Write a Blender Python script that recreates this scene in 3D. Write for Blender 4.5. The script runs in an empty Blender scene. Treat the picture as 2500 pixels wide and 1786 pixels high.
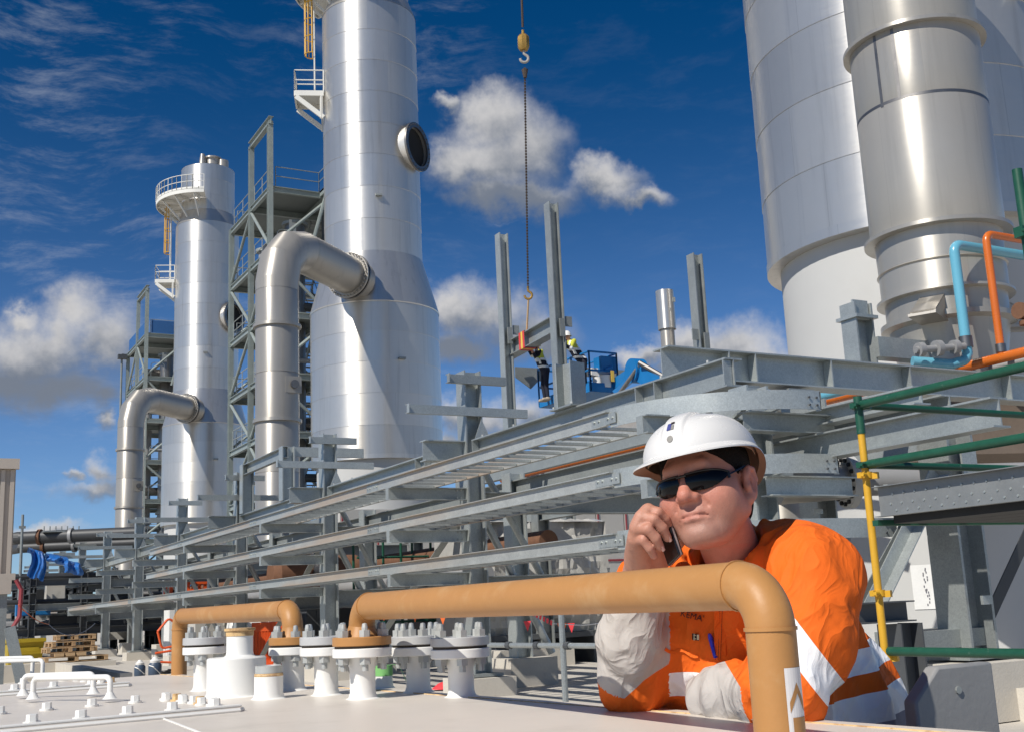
import bpy, bmesh, math, random
import numpy as np
from mathutils import Vector, Matrix, Quaternion
random.seed(7)
R = math.radians
sc = bpy.context.scene
COL = sc.collection

# ------------------------------------------------------------------ camera
F = 2780.0                                   # focal length in photo pixels (2500 wide)
CAMZ = 1.2
U = Vector((-600, 13300, -F)).normalized()   # world up seen from the camera
A = Vector((-1550, -648, -F)); A = (A - A.dot(U) * U).normalized()
B = A.cross(U).normalized()
M = Matrix((B, A, U))                        # camera space -> world
cam_d = bpy.data.cameras.new('camera'); cam = bpy.data.objects.new('camera', cam_d); COL.objects.link(cam)
cam.matrix_world = Matrix.Translation((0, 0, CAMZ)) @ M.to_4x4()
cam_d.sensor_width = 36; cam_d.lens = 36 * F / 2500
cam_d.clip_start = 0.05; cam_d.clip_end = 3000
sc.camera = cam

def ray(px, py): return M @ Vector((px - 1250, 893 - py, -F))
def W(px, py, depth):
    p = ray(px, py) * (depth / F); p.z += CAMZ; return p
def WZ(px, py, z):
    d = ray(px, py); p = d * ((z - CAMZ) / d.z); p.z = z; return p
def WX(px, py, x):
    d = ray(px, py); p = d * (x / d.x); p.z += CAMZ; return p
def WY(px, py, y):
    d = ray(px, py); p = d * (y / d.y); p.z += CAMZ; return p

# ------------------------------------------------------------------ sun, sky, exposure
SUN = Vector((-0.676, -0.246, 0.695)).normalized()   # towards the sun
sun_d = bpy.data.lights.new('sun', 'SUN'); sun_d.energy = 4.6; sun_d.angle = R(0.5); sun_d.color = (1.0, 0.95, 0.87)
sun = bpy.data.objects.new('sun', sun_d); COL.objects.link(sun)
sun.rotation_euler = SUN.to_track_quat('Z', 'Y').to_euler(); sun.location = (-20, -20, 30)
vs = sc.view_settings
vs.view_transform = 'Standard'; vs.look = 'None'; vs.gamma = 1; vs.use_curve_mapping = False
vs.exposure = 0.1
sc.cycles.max_bounces = 6; sc.cycles.diffuse_bounces = 3; sc.cycles.glossy_bounces = 3
sc.cycles.transparent_max_bounces = 6; sc.cycles.use_denoising = True

world = bpy.data.worlds.new('World'); sc.world = world; world.use_nodes = True
world.cycles.sampling_method = 'MANUAL'; world.cycles.sample_map_resolution = 256
wn = world.node_tree; wn.nodes.clear()
class G:
    """tiny node-graph builder"""
    def __init__(s, nt): s.nt = nt
    def n(s, t, **kw):
        nd = s.nt.nodes.new(t)
        for k, v in kw.items(): setattr(nd, k, v)
        return nd
    def put(s, sock, v):
        if hasattr(v, 'is_output') or isinstance(v, bpy.types.NodeSocket): s.nt.links.new(v, sock)
        else: sock.default_value = v
    def math(s, op, a, b=0.0, c=0.0, clamp=False):
        nd = s.n('ShaderNodeMath', operation=op, use_clamp=clamp)
        for i, v in enumerate((a, b, c)): s.put(nd.inputs[i], v)
        return nd.outputs[0]
    def vmath(s, op, a, b=None, scale=None):
        nd = s.n('ShaderNodeVectorMath', operation=op)
        s.put(nd.inputs[0], a)
        if b is not None: s.put(nd.inputs[1], b)
        if scale is not None: s.put(nd.inputs['Scale'], scale)
        return nd.outputs['Value'] if op in ('DOT_PRODUCT', 'LENGTH', 'DISTANCE') else nd.outputs['Vector']
    def noise(s, vec, scale, detail=4, rough=0.55, dist=0.0, out='Fac'):
        nd = s.n('ShaderNodeTexNoise'); s.put(nd.inputs['Vector'], vec)
        nd.inputs['Scale'].default_value = scale; nd.inputs['Detail'].default_value = detail
        nd.inputs['Roughness'].default_value = rough; nd.inputs['Distortion'].default_value = dist
        return nd.outputs[out]
    def ramp(s, v, a, b, x=0.0, y=1.0):
        nd = s.n('ShaderNodeMapRange', interpolation_type='SMOOTHSTEP')
        for k, q in (('Value', v), ('From Min', a), ('From Max', b), ('To Min', x), ('To Max', y)): s.put(nd.inputs[k], q)
        return nd.outputs[0]
    def mix(s, f, a, b, blend='MIX'):
        nd = s.n('ShaderNodeMix', data_type='RGBA', blend_type=blend)
        s.put(nd.inputs[0], f); s.put(nd.inputs[6], a); s.put(nd.inputs[7], b)
        return nd.outputs[2]
    def hsv(s, c, v): 
        nd = s.n('ShaderNodeHueSaturation'); s.put(nd.inputs['Value'], v); s.put(nd.inputs['Color'], c); return nd.outputs[0]

g = G(wn)
sky = g.n('ShaderNodeTexSky', sky_type='NISHITA', sun_disc=False, sun_elevation=math.asin(SUN.z),
          sun_rotation=math.atan2(SUN.x, SUN.y), altitude=1500, air_density=1.0, dust_density=0.25, ozone_density=4.0)
tc = g.n('ShaderNodeTexCoord'); D = tc.outputs['Generated']
D = g.vmath('NORMALIZE', D)
# deep polarised blue: the same tint all the way round, stronger with height
up = g.vmath('DOT_PRODUCT', D, (0, 0, 1))
tint = g.mix(g.ramp(up, 0.05, 0.50), (0.80, 0.98, 1.22, 1), (0.02, 0.45, 0.76, 1))
base = g.mix(1.0, sky.outputs[0], tint, 'MULTIPLY')
# wind-drawn cirrus over the whole sky
wob = g.noise(D, 3.0, 3, 0.6, out='Color')
Dw = g.vmath('ADD', D, g.vmath('SCALE', wob, scale=0.10))
mp = g.n('ShaderNodeMapping'); g.put(mp.inputs['Vector'], Dw); mp.inputs['Scale'].default_value = (6.0, 7.5, 23.0); mp.inputs['Rotation'].default_value = (0.10, -0.16, 0.3)
ci = g.ramp(g.noise(mp.outputs[0], 2.3, 6, 0.68), 0.46, 0.78)
cov = g.ramp(g.noise(D, 3.6, 2, 0.5), 0.36, 0.56)
westw = g.ramp(g.vmath('DOT_PRODUCT', D, tuple((M @ Vector((-1, 0, 0))))), -0.02, 0.12, 0.10, 1.0)
ci = g.math('MULTIPLY', g.math('MULTIPLY', ci, cov), g.math('MULTIPLY', westw, 0.30))
col = g.mix(ci, base, (6.6, 7.0, 7.8, 1))
# cumulus: each cloud is a handful of puffs fixed in the sky
PUFFS = [  # px, py, rx, ry  (where they stand in the sky, as seen from here)
 (1215,300,105,72),(1290,350,95,82),(1200,390,130,75),(1130,390,75,60),(1180,480,80,42,-.6),(1290,480,110,42,-.5),(1090,255,34,26),
 (1480,440,75,42),(1550,480,60,24),
 (190,750,75,70,.2),(255,830,80,85,0),(110,850,135,90,-.1),(20,850,110,85,-.1),(20,940,135,72,-1.1),(150,945,165,66,-1.1),(45,775,46,30,.2),(255,965,70,44,-1.0),(150,820,60,60,.3),(60,890,120,70,-.6),
 (1190,770,130,72),(1110,760,75,52),(1270,820,120,55,-.4),(1130,850,85,38,-.9),(1340,850,60,36,-.7),
 (1700,850,95,58),(1800,860,100,72),(1870,880,80,50),(1560,870,70,30),(1640,900,60,30),
 (250,1150,36,36),(225,1195,68,32),(180,1150,22,16),(1110,1010,52,50),(1180,1030,72,46),(1280,1010,58,46),(270,1030,26,24),
(1095,1080,60,30),(110,1310,85,26),(40,1320,60,22)]
q = None
nz = g.noise(D, 15.0, 5, 0.58); nz2 = g.noise(D, 44.0, 4, 0.6)
warp = g.vmath('SCALE', g.vmath('SUBTRACT', g.noise(D, 22.0, 5, 0.6, out='Color'), (0.5, 0.5, 0.5)), scale=0.055)
Dc = g.vmath('ADD', D, warp)
shade = None
for (px, py, rx, ry, *of) in PUFFS:
    rx *= 1.2; ry *= 1.18
    c = ray(px, py).normalized(); r = (ray(px + 1, py).normalized() - c).normalized()
    u = c.cross(r) * -1
    if u.z < 0: u = -u
    k = 1 / ray(px, py).length
    s_ = g.vmath('DOT_PRODUCT', Dc, tuple(r / (rx * k)))
    s_ = g.math('SUBTRACT', s_, c.dot(r) / (rx * k))
    t_ = g.math('SUBTRACT', g.vmath('DOT_PRODUCT', Dc, tuple(u / (ry * k))), c.dot(u) / (ry * k))
    cb = g.n('ShaderNodeCombineXYZ'); g.put(cb.inputs[0], s_); g.put(cb.inputs[1], t_)
    qi = g.math('SUBTRACT', 1.25, g.vmath('LENGTH', cb.outputs[0]))
    ti = g.math('MULTIPLY', g.math('MAXIMUM', qi, 0.0), g.math('ADD', t_, of[0] if of else 0.0))
    wi = g.math('MAXIMUM', qi, 0.0)
    if q is None: q, num, den = qi, ti, wi
    else: q, num, den = g.math('SMOOTH_MAX', q, qi, 0.25), g.math('ADD', num, ti), g.math('ADD', den, wi)
front = g.ramp(g.vmath('DOT_PRODUCT', D, tuple((M @ Vector((0, 0, -1))))), 0.5, 0.6)
dens = g.math('ADD', q, g.math('ADD', g.math('MULTIPLY', g.math('SUBTRACT', nz, 0.5), 1.0), g.math('MULTIPLY', g.math('SUBTRACT', nz2, 0.5), 0.38)))
alpha = g.math('MULTIPLY', g.math('MULTIPLY', g.ramp(dens, -0.02, 1.10), front), 0.97)
tt = g.math('DIVIDE', num, g.math('ADD', den, 0.05))           # height inside the puffs
Ds = g.vmath('ADD', D, tuple(SUN * 0.022))
lit = g.math('SUBTRACT', nz, g.noise(Ds, 15.0, 5, 0.58))
lit2 = g.math('SUBTRACT', nz2, g.noise(Ds, 44.0, 4, 0.6))
sh = g.math('ADD', g.math('ADD', 0.53, g.math('MULTIPLY', tt, 0.62)), g.math('ADD', g.math('MULTIPLY', lit, 0.9), g.math('MULTIPLY', lit2, 0.25)), clamp=True)
thin = g.ramp(dens, 0.2, 0.9)
ccol = g.mix(g.ramp(sh, 0.10, 0.95), (2.3, 2.65, 3.3, 1), (8.0, 7.85, 7.8, 1))
col = g.mix(alpha, col, ccol)
bg = g.n('ShaderNodeBackground'); g.put(bg.inputs[0], col); bg.inputs[1].default_value = 0.075
wo = g.n('ShaderNodeOutputWorld'); wn.links.new(bg.outputs[0], wo.inputs[0])

# ------------------------------------------------------------------ materials
MATS = {}
def mk(name, col, rough=0.5, metal=0.0, var=0.12, scale=4.0, bump=0.0, bscale=40.0, rnd=0.0, spec=0.5, dirt=None, dscale=1.5, dlo=0.5, dhi=0.7, damt=0.6, aniso=None, rvar=0.1, stretch=None, coat=0.0):
    m = bpy.data.materials.new(name); m.use_nodes = True; nt = m.node_tree; g = G(nt)
    bs = nt.nodes['Principled BSDF']
    tc = g.n('ShaderNodeTexCoord'); P = tc.outputs['Object']
    if stretch:
        mp = g.n('ShaderNodeMapping'); g.put(mp.inputs[0], P); mp.inputs['Scale'].default_value = stretch; P2 = mp.outputs[0]
    else: P2 = P
    n1 = g.noise(P2, scale, 5, 0.6); n2 = g.noise(P2, scale * 7.3, 3, 0.6)
    v = g.math('ADD', g.math('MULTIPLY', g.math('SUBTRACT', n1, 0.5), 2 * var), g.math('MULTIPLY', g.math('SUBTRACT', n2, 0.5), var))
    v = g.math('ADD', v, 1.0)
    if rnd:
        oi = g.n('ShaderNodeObjectInfo')
        v = g.math('MULTIPLY', v, g.math('ADD', 1.0 - rnd, g.math('MULTIPLY', oi.outputs['Random'], 2 * rnd)))
    c = g.mix(1.0, (*col, 1), v, 'MULTIPLY')
    if dirt:
        d = g.math('MULTIPLY', g.ramp(g.noise(P2, dscale, 6, 0.65), dlo, dhi), damt)
        c = g.mix(d, c, (*dirt, 1))
    g.put(bs.inputs['Base Color'], c)
    g.put(bs.inputs['Roughness'], g.math('ADD', rough, g.math('MULTIPLY', g.math('SUBTRACT', n1, 0.5), 2 * rvar), clamp=True))
    bs.inputs['Metallic'].default_value = metal; bs.inputs['Specular IOR Level'].default_value = spec
    bs.inputs['Coat Weight'].default_value = coat
    if bump:
        bn = g.n('ShaderNodeBump'); bn.inputs['Strength'].default_value = bump; bn.inputs['Distance'].default_value = 0.01
        g.put(bn.inputs['Height'], g.noise(P2, bscale, 4, 0.6)); g.put(bs.inputs['Normal'], bn.outputs[0])
    MATS[name] = m
    return m

def galv(name, col, rough, metal, rnd):
    """hot-dip zinc: spangle, streaks, white bloom"""
    m = mk(name, col, rough, metal, 0.20, 2.6, rnd=rnd, bump=0.10, bscale=14)
    nt = m.node_tree; g = G(nt); bs = nt.nodes['Principled BSDF']
    tc = g.n('ShaderNodeTexCoord')
    vo = g.n('ShaderNodeTexVoronoi'); vo.inputs['Scale'].default_value = 90; g.put(vo.inputs['Vector'], tc.outputs['Object'])
    sep = g.n('ShaderNodeSeparateColor'); g.put(sep.inputs[0], vo.outputs['Color'])
    old = bs.inputs['Base Color'].links[0].from_socket
    c = g.mix(1.0, old, g.math('ADD', 0.90, g.math('MULTIPLY', sep.outputs[0], 0.20)), 'MULTIPLY')
    bl = g.math('MULTIPLY', g.ramp(g.noise(tc.outputs['Object'], 1.3, 6, 0.7), 0.52, 0.72), 0.45)
    c = g.mix(bl, c, (col[0] * 1.25, col[1] * 1.23, col[2] * 1.16, 1))
    nt.links.new(c, bs.inputs['Base Color'])
    return m
galv('galvanised', (0.385, 0.41, 0.40), 0.40, 0.50, 0.16)
galv('galvanised_dull', (0.27, 0.29, 0.285), 0.52, 0.35, 0.10)
galv('galvanised_green', (0.30, 0.34, 0.325), 0.50, 0.35, 0.10)
mk_ = galv('galvanised_tan_patched', (0.42, 0.435, 0.42), 0.42, 0.40, 0.10); _nt = mk_.node_tree; _g = G(_nt); _b = _nt.nodes['Principled BSDF']; _o = _b.inputs['Base Color'].links[0].from_socket; _mp = _g.n('ShaderNodeMapping'); _mp.inputs['Scale'].default_value = (1, .12, 1); _g.put(_mp.inputs[0], _g.n('ShaderNodeTexCoord').outputs['Object']); _nt.links.new(_g.mix(_g.math('MULTIPLY', _g.ramp(_g.noise(_mp.outputs[0], 1.6, 3, 0.5), 0.46, 0.60), 0.65), _o, (0.50, 0.36, 0.24, 1)), _b.inputs['Base Color'])  # zinc with tan noise patches drawn out along the rails
mk('dark_or_shaded_steel', (0.075, 0.08, 0.085), 0.6, 0.2, 0.25, 2.0, rnd=0.25)  # plain dark steel; on the left pipe modules it stands in for shade
mk('grating', (0.20, 0.22, 0.21), 0.6, 0.4, 0.2, 6)
mk('skirt_white', (0.50, 0.50, 0.485), 0.6, 0, 0.04, 0.4, dirt=(0.45, 0.43, 0.40), dscale=0.5, dlo=0.58, dhi=0.8, damt=0.5)
mk('platform_white', (0.70, 0.69, 0.64), 0.5, 0, 0.06, 2)
mk('safety_yellow', (0.62, 0.34, 0.02), 0.5, 0, 0.15, 5, dirt=(0.35, 0.18, 0.05), dscale=6, dlo=0.55, dhi=0.75)
mk('scaffold_green', (0.010, 0.075, 0.042), 0.45, 0, 0.3, 14, dirt=(0.25, 0.27, 0.24), dscale=22, dlo=0.62, dhi=0.78, damt=0.55)
mk('pipe_blue', (0.13, 0.38, 0.50), 0.25, 0, 0.05, 2, coat=0.3)
mk('pipe_orange', (0.56, 0.13, 0.015), 0.28, 0, 0.08, 2, coat=0.3)
mk('rust', (0.16, 0.075, 0.04), 0.85, 0, 0.35, 12, bump=0.3)
mk('pipe_grey', (0.30, 0.30, 0.30), 0.55, 0.2, 0.15, 1.5)
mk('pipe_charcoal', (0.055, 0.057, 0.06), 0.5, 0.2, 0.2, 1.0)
mk('steel_dark_metal', (0.22, 0.21, 0.20), 0.4, 0.9, 0.2, 4)
mk('bolt_steel', (0.44, 0.45, 0.43), 0.42, 0.25, 0.15, 30, rnd=0.12)
mk('tan_paint', (0.43, 0.212, 0.070), 0.46, 0, 0.08, 6, bump=0.05, bscale=140, spec=0.35, dirt=(0.52, 0.33, 0.16), dscale=11, dlo=0.48, dhi=0.74, damt=0.5)
mk('deck_paint', (0.68, 0.62, 0.545), 0.40, 0, 0.05, 1.8, bump=0.05, bscale=60, dirt=(0.47, 0.42, 0.35), dscale=5.5, dlo=0.50, dhi=0.80, damt=0.45, spec=0.35)
mk('white_paint', (0.80, 0.79, 0.75), 0.40, 0, 0.04, 5, bump=0.06, bscale=90, dirt=(0.45, 0.30, 0.15), dscale=14, dlo=0.70, dhi=0.85, damt=0.25)
mk('flange_grey', (0.52, 0.52, 0.51), 0.45, 0.2, 0.10, 8)
mk('gasket', (0.05, 0.04, 0.03), 0.8)
mk('rusty_paint', (0.62, 0.42, 0.20), 0.7, 0, 0.3, 25, dirt=(0.25, 0.12, 0.05), dscale=30, dlo=0.45, dhi=0.6)
mk('concrete', (0.50, 0.465, 0.41), 0.9, 0, 0.12, 1.2, bump=0.25, bscale=30, dirt=(0.33, 0.30, 0.26), dscale=0.8, dlo=0.5, dhi=0.75, damt=0.5)
mk('concrete_pale', (0.56, 0.52, 0.45), 0.9, 0, 0.12, 3, bump=0.3, bscale=45, dirt=(0.36, 0.30, 0.24), dscale=5, dlo=0.58, dhi=0.75, damt=0.5)
mk('cladding_beige', (0.46, 0.40, 0.34), 0.6, 0, 0.06, 1)
mk('panel_beige', (0.50, 0.48, 0.44), 0.6, 0, 0.08, 1, dirt=(0.33, 0.31, 0.27), dscale=1.2, dlo=0.5, dhi=0.7)
mk('stripe_red', (0.28, 0.04, 0.05), 0.6)
mk('plastic_wrap', (0.42, 0.41, 0.38), 0.3, 0, 0.25, 2, bump=0.8, bscale=7)
mk('lift_blue', (0.01, 0.16, 0.42), 0.4, 0, 0.15, 4)
mk('tarp_blue', (0.015, 0.12, 0.40), 0.45, 0, 0.2, 5, bump=0.5, bscale=12)
mk('net_blue', (0.02, 0.10, 0.28), 0.7, 0, 0.2, 5)
mk('wood', (0.46, 0.31, 0.17), 0.8, 0, 0.25, 4, stretch=(2, 12, 12))
mk('bin_yellow', (0.42, 0.30, 0.01), 0.6, 0, 0.2, 3)
mk('barrier_orange', (0.78, 0.11, 0.02), 0.5, 0, 0.1, 6)
mk('flag_orange', (0.85, 0.16, 0.03), 0.6)
mk('flag_red', (0.75, 0.05, 0.06), 0.6)
mk('tape_white', (0.75, 0.72, 0.70), 0.5)
mk('bucket_white', (0.78, 0.77, 0.74), 0.5)
mk('bucket_navy', (0.05, 0.08, 0.13), 0.5)
mk('brass_hook', (0.40, 0.24, 0.06), 0.45, 0.6, 0.3, 20)
mk('chain', (0.10, 0.075, 0.06), 0.55, 0.6, 0.3, 20)
mk('sling_red', (0.62, 0.05, 0.05), 0.7); mk('sling_yellow', (0.75, 0.48, 0.08), 0.7)
mk('black', (0.010, 0.010, 0.011), 0.5)
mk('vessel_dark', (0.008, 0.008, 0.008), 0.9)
mk('green_tape', (0.22, 0.52, 0.17), 0.45, 0, 0.1, 10)
mk('plank_shade', (0.03, 0.03, 0.03), 0.7); mk('toe_grey', (0.24, 0.25, 0.25), 0.5, 0.4, 0.2, 5, bump=0.1); mk('box_grey', (0.27, 0.27, 0.265), 0.6, 0, 0.12, 8, bump=0.1, bscale=60)
mk('hopper_brown', (0.20, 0.155, 0.12), 0.6, 0.3, 0.2, 2)
mk('clear_sheet', (0.72, 0.72, 0.70), 0.4)
mk('ink', (0.14, 0.14, 0.16), 0.7)
# aluminium cladding: sheet to sheet tone changes round the shell
def cladding(name, col, rough, nsect, var, metal=1.0):
    m = mk(name, col, rough, metal, 0.05, 0.5, rnd=0.07, rvar=0.05)
    nt = m.node_tree; g = G(nt); bs = nt.nodes['Principled BSDF']
    tc = g.n('ShaderNodeTexCoord'); sp = g.n('ShaderNodeSeparateXYZ'); g.put(sp.inputs[0], tc.outputs['Object'])
    ang = g.math('ARCTAN2', sp.outputs[1], sp.outputs[0])
    oi = g.n('ShaderNodeObjectInfo')
    a2 = g.math('MULTIPLY', g.math('ADD', ang, g.math('MULTIPLY', oi.outputs['Random'], 6.28)), nsect / 6.2832)
    sect = g.math('FLOOR', a2)
    wnz = g.n('ShaderNodeTexWhiteNoise', noise_dimensions='2D')
    cb = g.n('ShaderNodeCombineXYZ'); g.put(cb.inputs[0], sect); g.put(cb.inputs[1], g.math('MULTIPLY', oi.outputs['Random'], 91.7)); g.put(wnz.inputs[0], cb.outputs[0])
    v = g.math('ADD', 1 - var, g.math('MULTIPLY', wnz.outputs[0], 2 * var))
    fr = g.math('FRACT', a2)
    seam = g.math('LESS_THAN', fr, 0.006 * nsect / 8)
    v = g.math('MULTIPLY', v, g.math('SUBTRACT', 1.0, g.math('MULTIPLY', seam, 0.16)))
    # vertical water streaks
    mp = g.n('ShaderNodeMapping'); g.put(mp.inputs[0], tc.outputs['Object']); mp.inputs['Scale'].default_value = (2.2, 2.2, 0.12)
    st = g.ramp(g.noise(mp.outputs[0], 2.0, 6, 0.6), 0.50, 0.75, 1.0, 0.86)
    v = g.math('MULTIPLY', v, st)
    old = bs.inputs['Base Color'].links[0].from_socket
    nt.links.new(g.mix(1.0, old, v, 'MULTIPLY'), bs.inputs['Base Color'])
    mr = g.n('ShaderNodeMapping'); g.put(mr.inputs[0], tc.outputs['Object']); mr.inputs['Scale'].default_value = (1.0, 1.0, 10)
    r = g.math('ADD', rough - 0.06, g.math('MULTIPLY', g.noise(mr.outputs[0], 3.0, 5, 0.7), 0.12))
    r = g.math('ADD', r, g.math('MULTIPLY', g.math('SUBTRACT', wnz.outputs[0], 0.5), 0.08))
    nt.links.new(r, bs.inputs['Roughness'])
    tg = g.n('ShaderNodeTangent', direction_type='RADIAL', axis='Z'); nt.links.new(tg.outputs[0], bs.inputs['Tangent']); bs.inputs['Anisotropic'].default_value = 0.75; bs.inputs['Anisotropic Rotation'].default_value = 0.25
    bn = g.n('ShaderNodeBump'); bn.inputs['Strength'].default_value = 0.12; bn.inputs['Distance'].default_value = 0.02
    g.put(bn.inputs['Height'], g.noise(tc.outputs['Object'], 1.1, 3, 0.5)); nt.links.new(bn.outputs[0], bs.inputs['Normal'])
    return m
cladding('aluminium', (0.68, 0.655, 0.61), 0.36, 9, 0.025, 0.8)
cladding('stainless', (0.42, 0.395, 0.355), 0.42, 3, 0.02, 0.55)
cladding('stainless_bright', (0.46, 0.435, 0.39), 0.40, 4, 0.03, 0.55)
# ------------------------------------------------------------------ mesh builder
class MB:
    def __init__(s): s.v = []; s.f = []
    def add(s, vs, fs):
        o = len(s.v); s.v += [tuple(x) for x in vs]; s.f += [tuple(i + o for i in f) for f in fs]; return s
    def box(s, c, size, rot=None):
        x, y, z = size[0] / 2, size[1] / 2, size[2] / 2
        vs = [Vector(p) for p in ((-x,-y,-z),(x,-y,-z),(x,y,-z),(-x,y,-z),(-x,-y,z),(x,-y,z),(x,y,z),(-x,y,z))]
        if rot is not None: vs = [rot @ p for p in vs]
        c = Vector(c)
        return s.add([p + c for p in vs], [(0,3,2,1),(4,5,6,7),(0,1,5,4),(1,2,6,5),(2,3,7,6),(3,0,4,7)])
    def frame(s, p0, p1, up=(0,0,1)):
        d = (Vector(p1) - Vector(p0)); d.normalize(); up = Vector(up)
        if abs(d.dot(up)) > 0.98: up = Vector((0,1,0)) if abs(d.y) < 0.9 else Vector((1,0,0))
        x = up.cross(d); x.normalize(); y = d.cross(x); y.normalize(); return x, y, d
    def prism(s, prof, p0, p1, up=(0,0,1)):
        p0, p1 = Vector(p0), Vector(p1); x, y, d = s.frame(p0, p1, up); n = len(prof)
        vs = [p0 + x * a + y * b for a, b in prof] + [p1 + x * a + y * b for a, b in prof]
        fs = [(i, (i+1) % n, n + (i+1) % n, n + i) for i in range(n)]
        return s.add(vs, fs + [tuple(reversed(range(n))), tuple(range(n, 2*n))])
    def I(s, p0, p1, h=0.3, b=0.2, tf=0.02, tw=0.014, up=(0,0,1)):
        h2, b2, w = h/2, b/2, tw/2
        return s.prism([(-b2,-h2),(b2,-h2),(b2,-h2+tf),(w,-h2+tf),(w,h2-tf),(b2,h2-tf),(b2,h2),(-b2,h2),(-b2,h2-tf),(-w,h2-tf),(-w,-h2+tf),(-b2,-h2+tf)], p0, p1, up)
    def C(s, p0, p1, h=0.15, b=0.06, t=0.01, up=(0,0,1), flip=1):
        h2 = h/2; b = b*flip; t2 = t*flip
        pr = [(0,-h2),(b,-h2),(b,-h2+t),(t2,-h2+t),(t2,h2-t),(b,h2-t),(b,h2),(0,h2)]
        if flip < 0: pr.reverse()
        return s.prism(pr, p0, p1, up)
    def L(s, p0, p1, a=0.08, t=0.01, up=(0,0,1)):
        return s.prism([(0,0),(a,0),(a,t),(t,t),(t,a),(0,a)], p0, p1, up)
    def bar(s, p0, p1, w, h, up=(0,0,1)):
        return s.prism([(-w/2,-h/2),(w/2,-h/2),(w/2,h/2),(-w/2,h/2)], p0, p1, up)
    def cyl(s, p0, p1, r0, r1=None, n=12, caps=True):
        r1 = r0 if r1 is None else r1
        p0, p1 = Vector(p0), Vector(p1); x, y, d = s.frame(p0, p1)
        cs = [(math.cos(2*math.pi*i/n), math.sin(2*math.pi*i/n)) for i in range(n)]
        vs = [p0 + (x*a + y*b)*r0 for a, b in cs] + [p1 + (x*a + y*b)*r1 for a, b in cs]
        fs = [(i, (i+1) % n, n + (i+1) % n, n + i) for i in range(n)]
        if caps: fs += [tuple(reversed(range(n))), tuple(range(n, 2*n))]
        return s.add(vs, fs)
    def ring(s, p0, p1, ro, ri, n=24):
        p0, p1 = Vector(p0), Vector(p1); x, y, d = s.frame(p0, p1)
        cs = [(math.cos(2*math.pi*i/n), math.sin(2*math.pi*i/n)) for i in range(n)]
        vs = []
        for p, r in ((p0, ro), (p1, ro), (p1, ri), (p0, ri)): vs += [p + (x*a + y*b)*r for a, b in cs]
        fs = []
        for k in range(4):
            a, b = k*n, ((k+1) % 4)*n
            fs += [(a+i, a+(i+1) % n, b+(i+1) % n, b+i) for i in range(n)]
        return s.add(vs, fs)
    def tube(s, pts, r, n=10, caps=True):
        pts = [Vector(p) for p in pts]; N = len(pts)
        rs = r if isinstance(r, (list, tuple)) else [r]*N
        t0 = (pts[1]-pts[0]).normalized(); x, y, _ = s.frame(pts[0], pts[1]); vs = []
        for i, p in enumerate(pts):
            t = ((pts[min(i+1,N-1)]-p).normalized() + (p-pts[max(i-1,0)]).normalized())
            t = t.normalized() if t.length > 1e-6 else t0
            qd = t0.rotation_difference(t); x = qd @ x; y = qd @ y; t0 = t
            vs += [p + (x*math.cos(2*math.pi*k/n) + y*math.sin(2*math.pi*k/n))*rs[i] for k in range(n)]
        fs = [(i*n+k, i*n+(k+1) % n, (i+1)*n+(k+1) % n, (i+1)*n+k) for i in range(N-1) for k in range(n)]
        if caps: fs += [tuple(reversed(range(n))), tuple(range((N-1)*n, N*n))]
        return s.add(vs, fs)
    def lathe(s, prof, c, n=48, a0=0.0, a1=2*math.pi, cap=False):
        c = Vector(c); full = abs(a1-a0-2*math.pi) < 1e-6; m = n if full else n+1
        vs = [c + Vector((r*math.cos(a0+(a1-a0)*i/n), r*math.sin(a0+(a1-a0)*i/n), z)) for r, z in prof for i in range(m)]
        fs = []
        for j in range(len(prof)-1):
            for i in range(n if not full else m):
                k = (i+1) % m
                fs.append((j*m+i, j*m+k, (j+1)*m+k, (j+1)*m+i))
        if cap: fs.append(tuple(range((len(prof)-1)*m, len(prof)*m)))
        return s.add(vs, fs)
    def plate(s, pts, t):
        """polygon (world points) given thickness along its normal"""
        pts = [Vector(p) for p in pts]; nrm = (pts[1]-pts[0]).cross(pts[2]-pts[1]).normalized(); n = len(pts)
        vs = pts + [p + nrm*t for p in pts]
        return s.add(vs, [tuple(reversed(range(n))), tuple(range(n, 2*n))] + [(i, (i+1) % n, n+(i+1) % n, n+i) for i in range(n)])
    def grid(s, P):
        """P: rows of points"""
        nr, nc = len(P), len(P[0]); vs = [p for r in P for p in r]
        return s.add(vs, [(i*nc+j, i*nc+j+1, (i+1)*nc+j+1, (i+1)*nc+j) for i in range(nr-1) for j in range(nc-1)])
    def bolt(s, p, d, r=0.02, h=0.02, n=6): return s.cyl(p, Vector(p)+Vector(d)*h, r, r, n)
    def mesh(s, name, mat, off=(0,0,0), sharp=35):
        me = bpy.data.meshes.new(name); o = Vector(off)
        me.from_pydata([(v[0]-o.x, v[1]-o.y, v[2]-o.z) for v in s.v], [], s.f)
        me.validate()
        bm = bmesh.new(); bm.from_mesh(me); bmesh.ops.recalc_face_normals(bm, faces=bm.faces); bm.to_mesh(me); bm.free()
        me.polygons.foreach_set('use_smooth', [True]*len(me.polygons)); me.set_sharp_from_angle(angle=R(sharp))
        if mat: me.materials.append(MATS[mat] if isinstance(mat, str) else mat)
        return me

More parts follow.
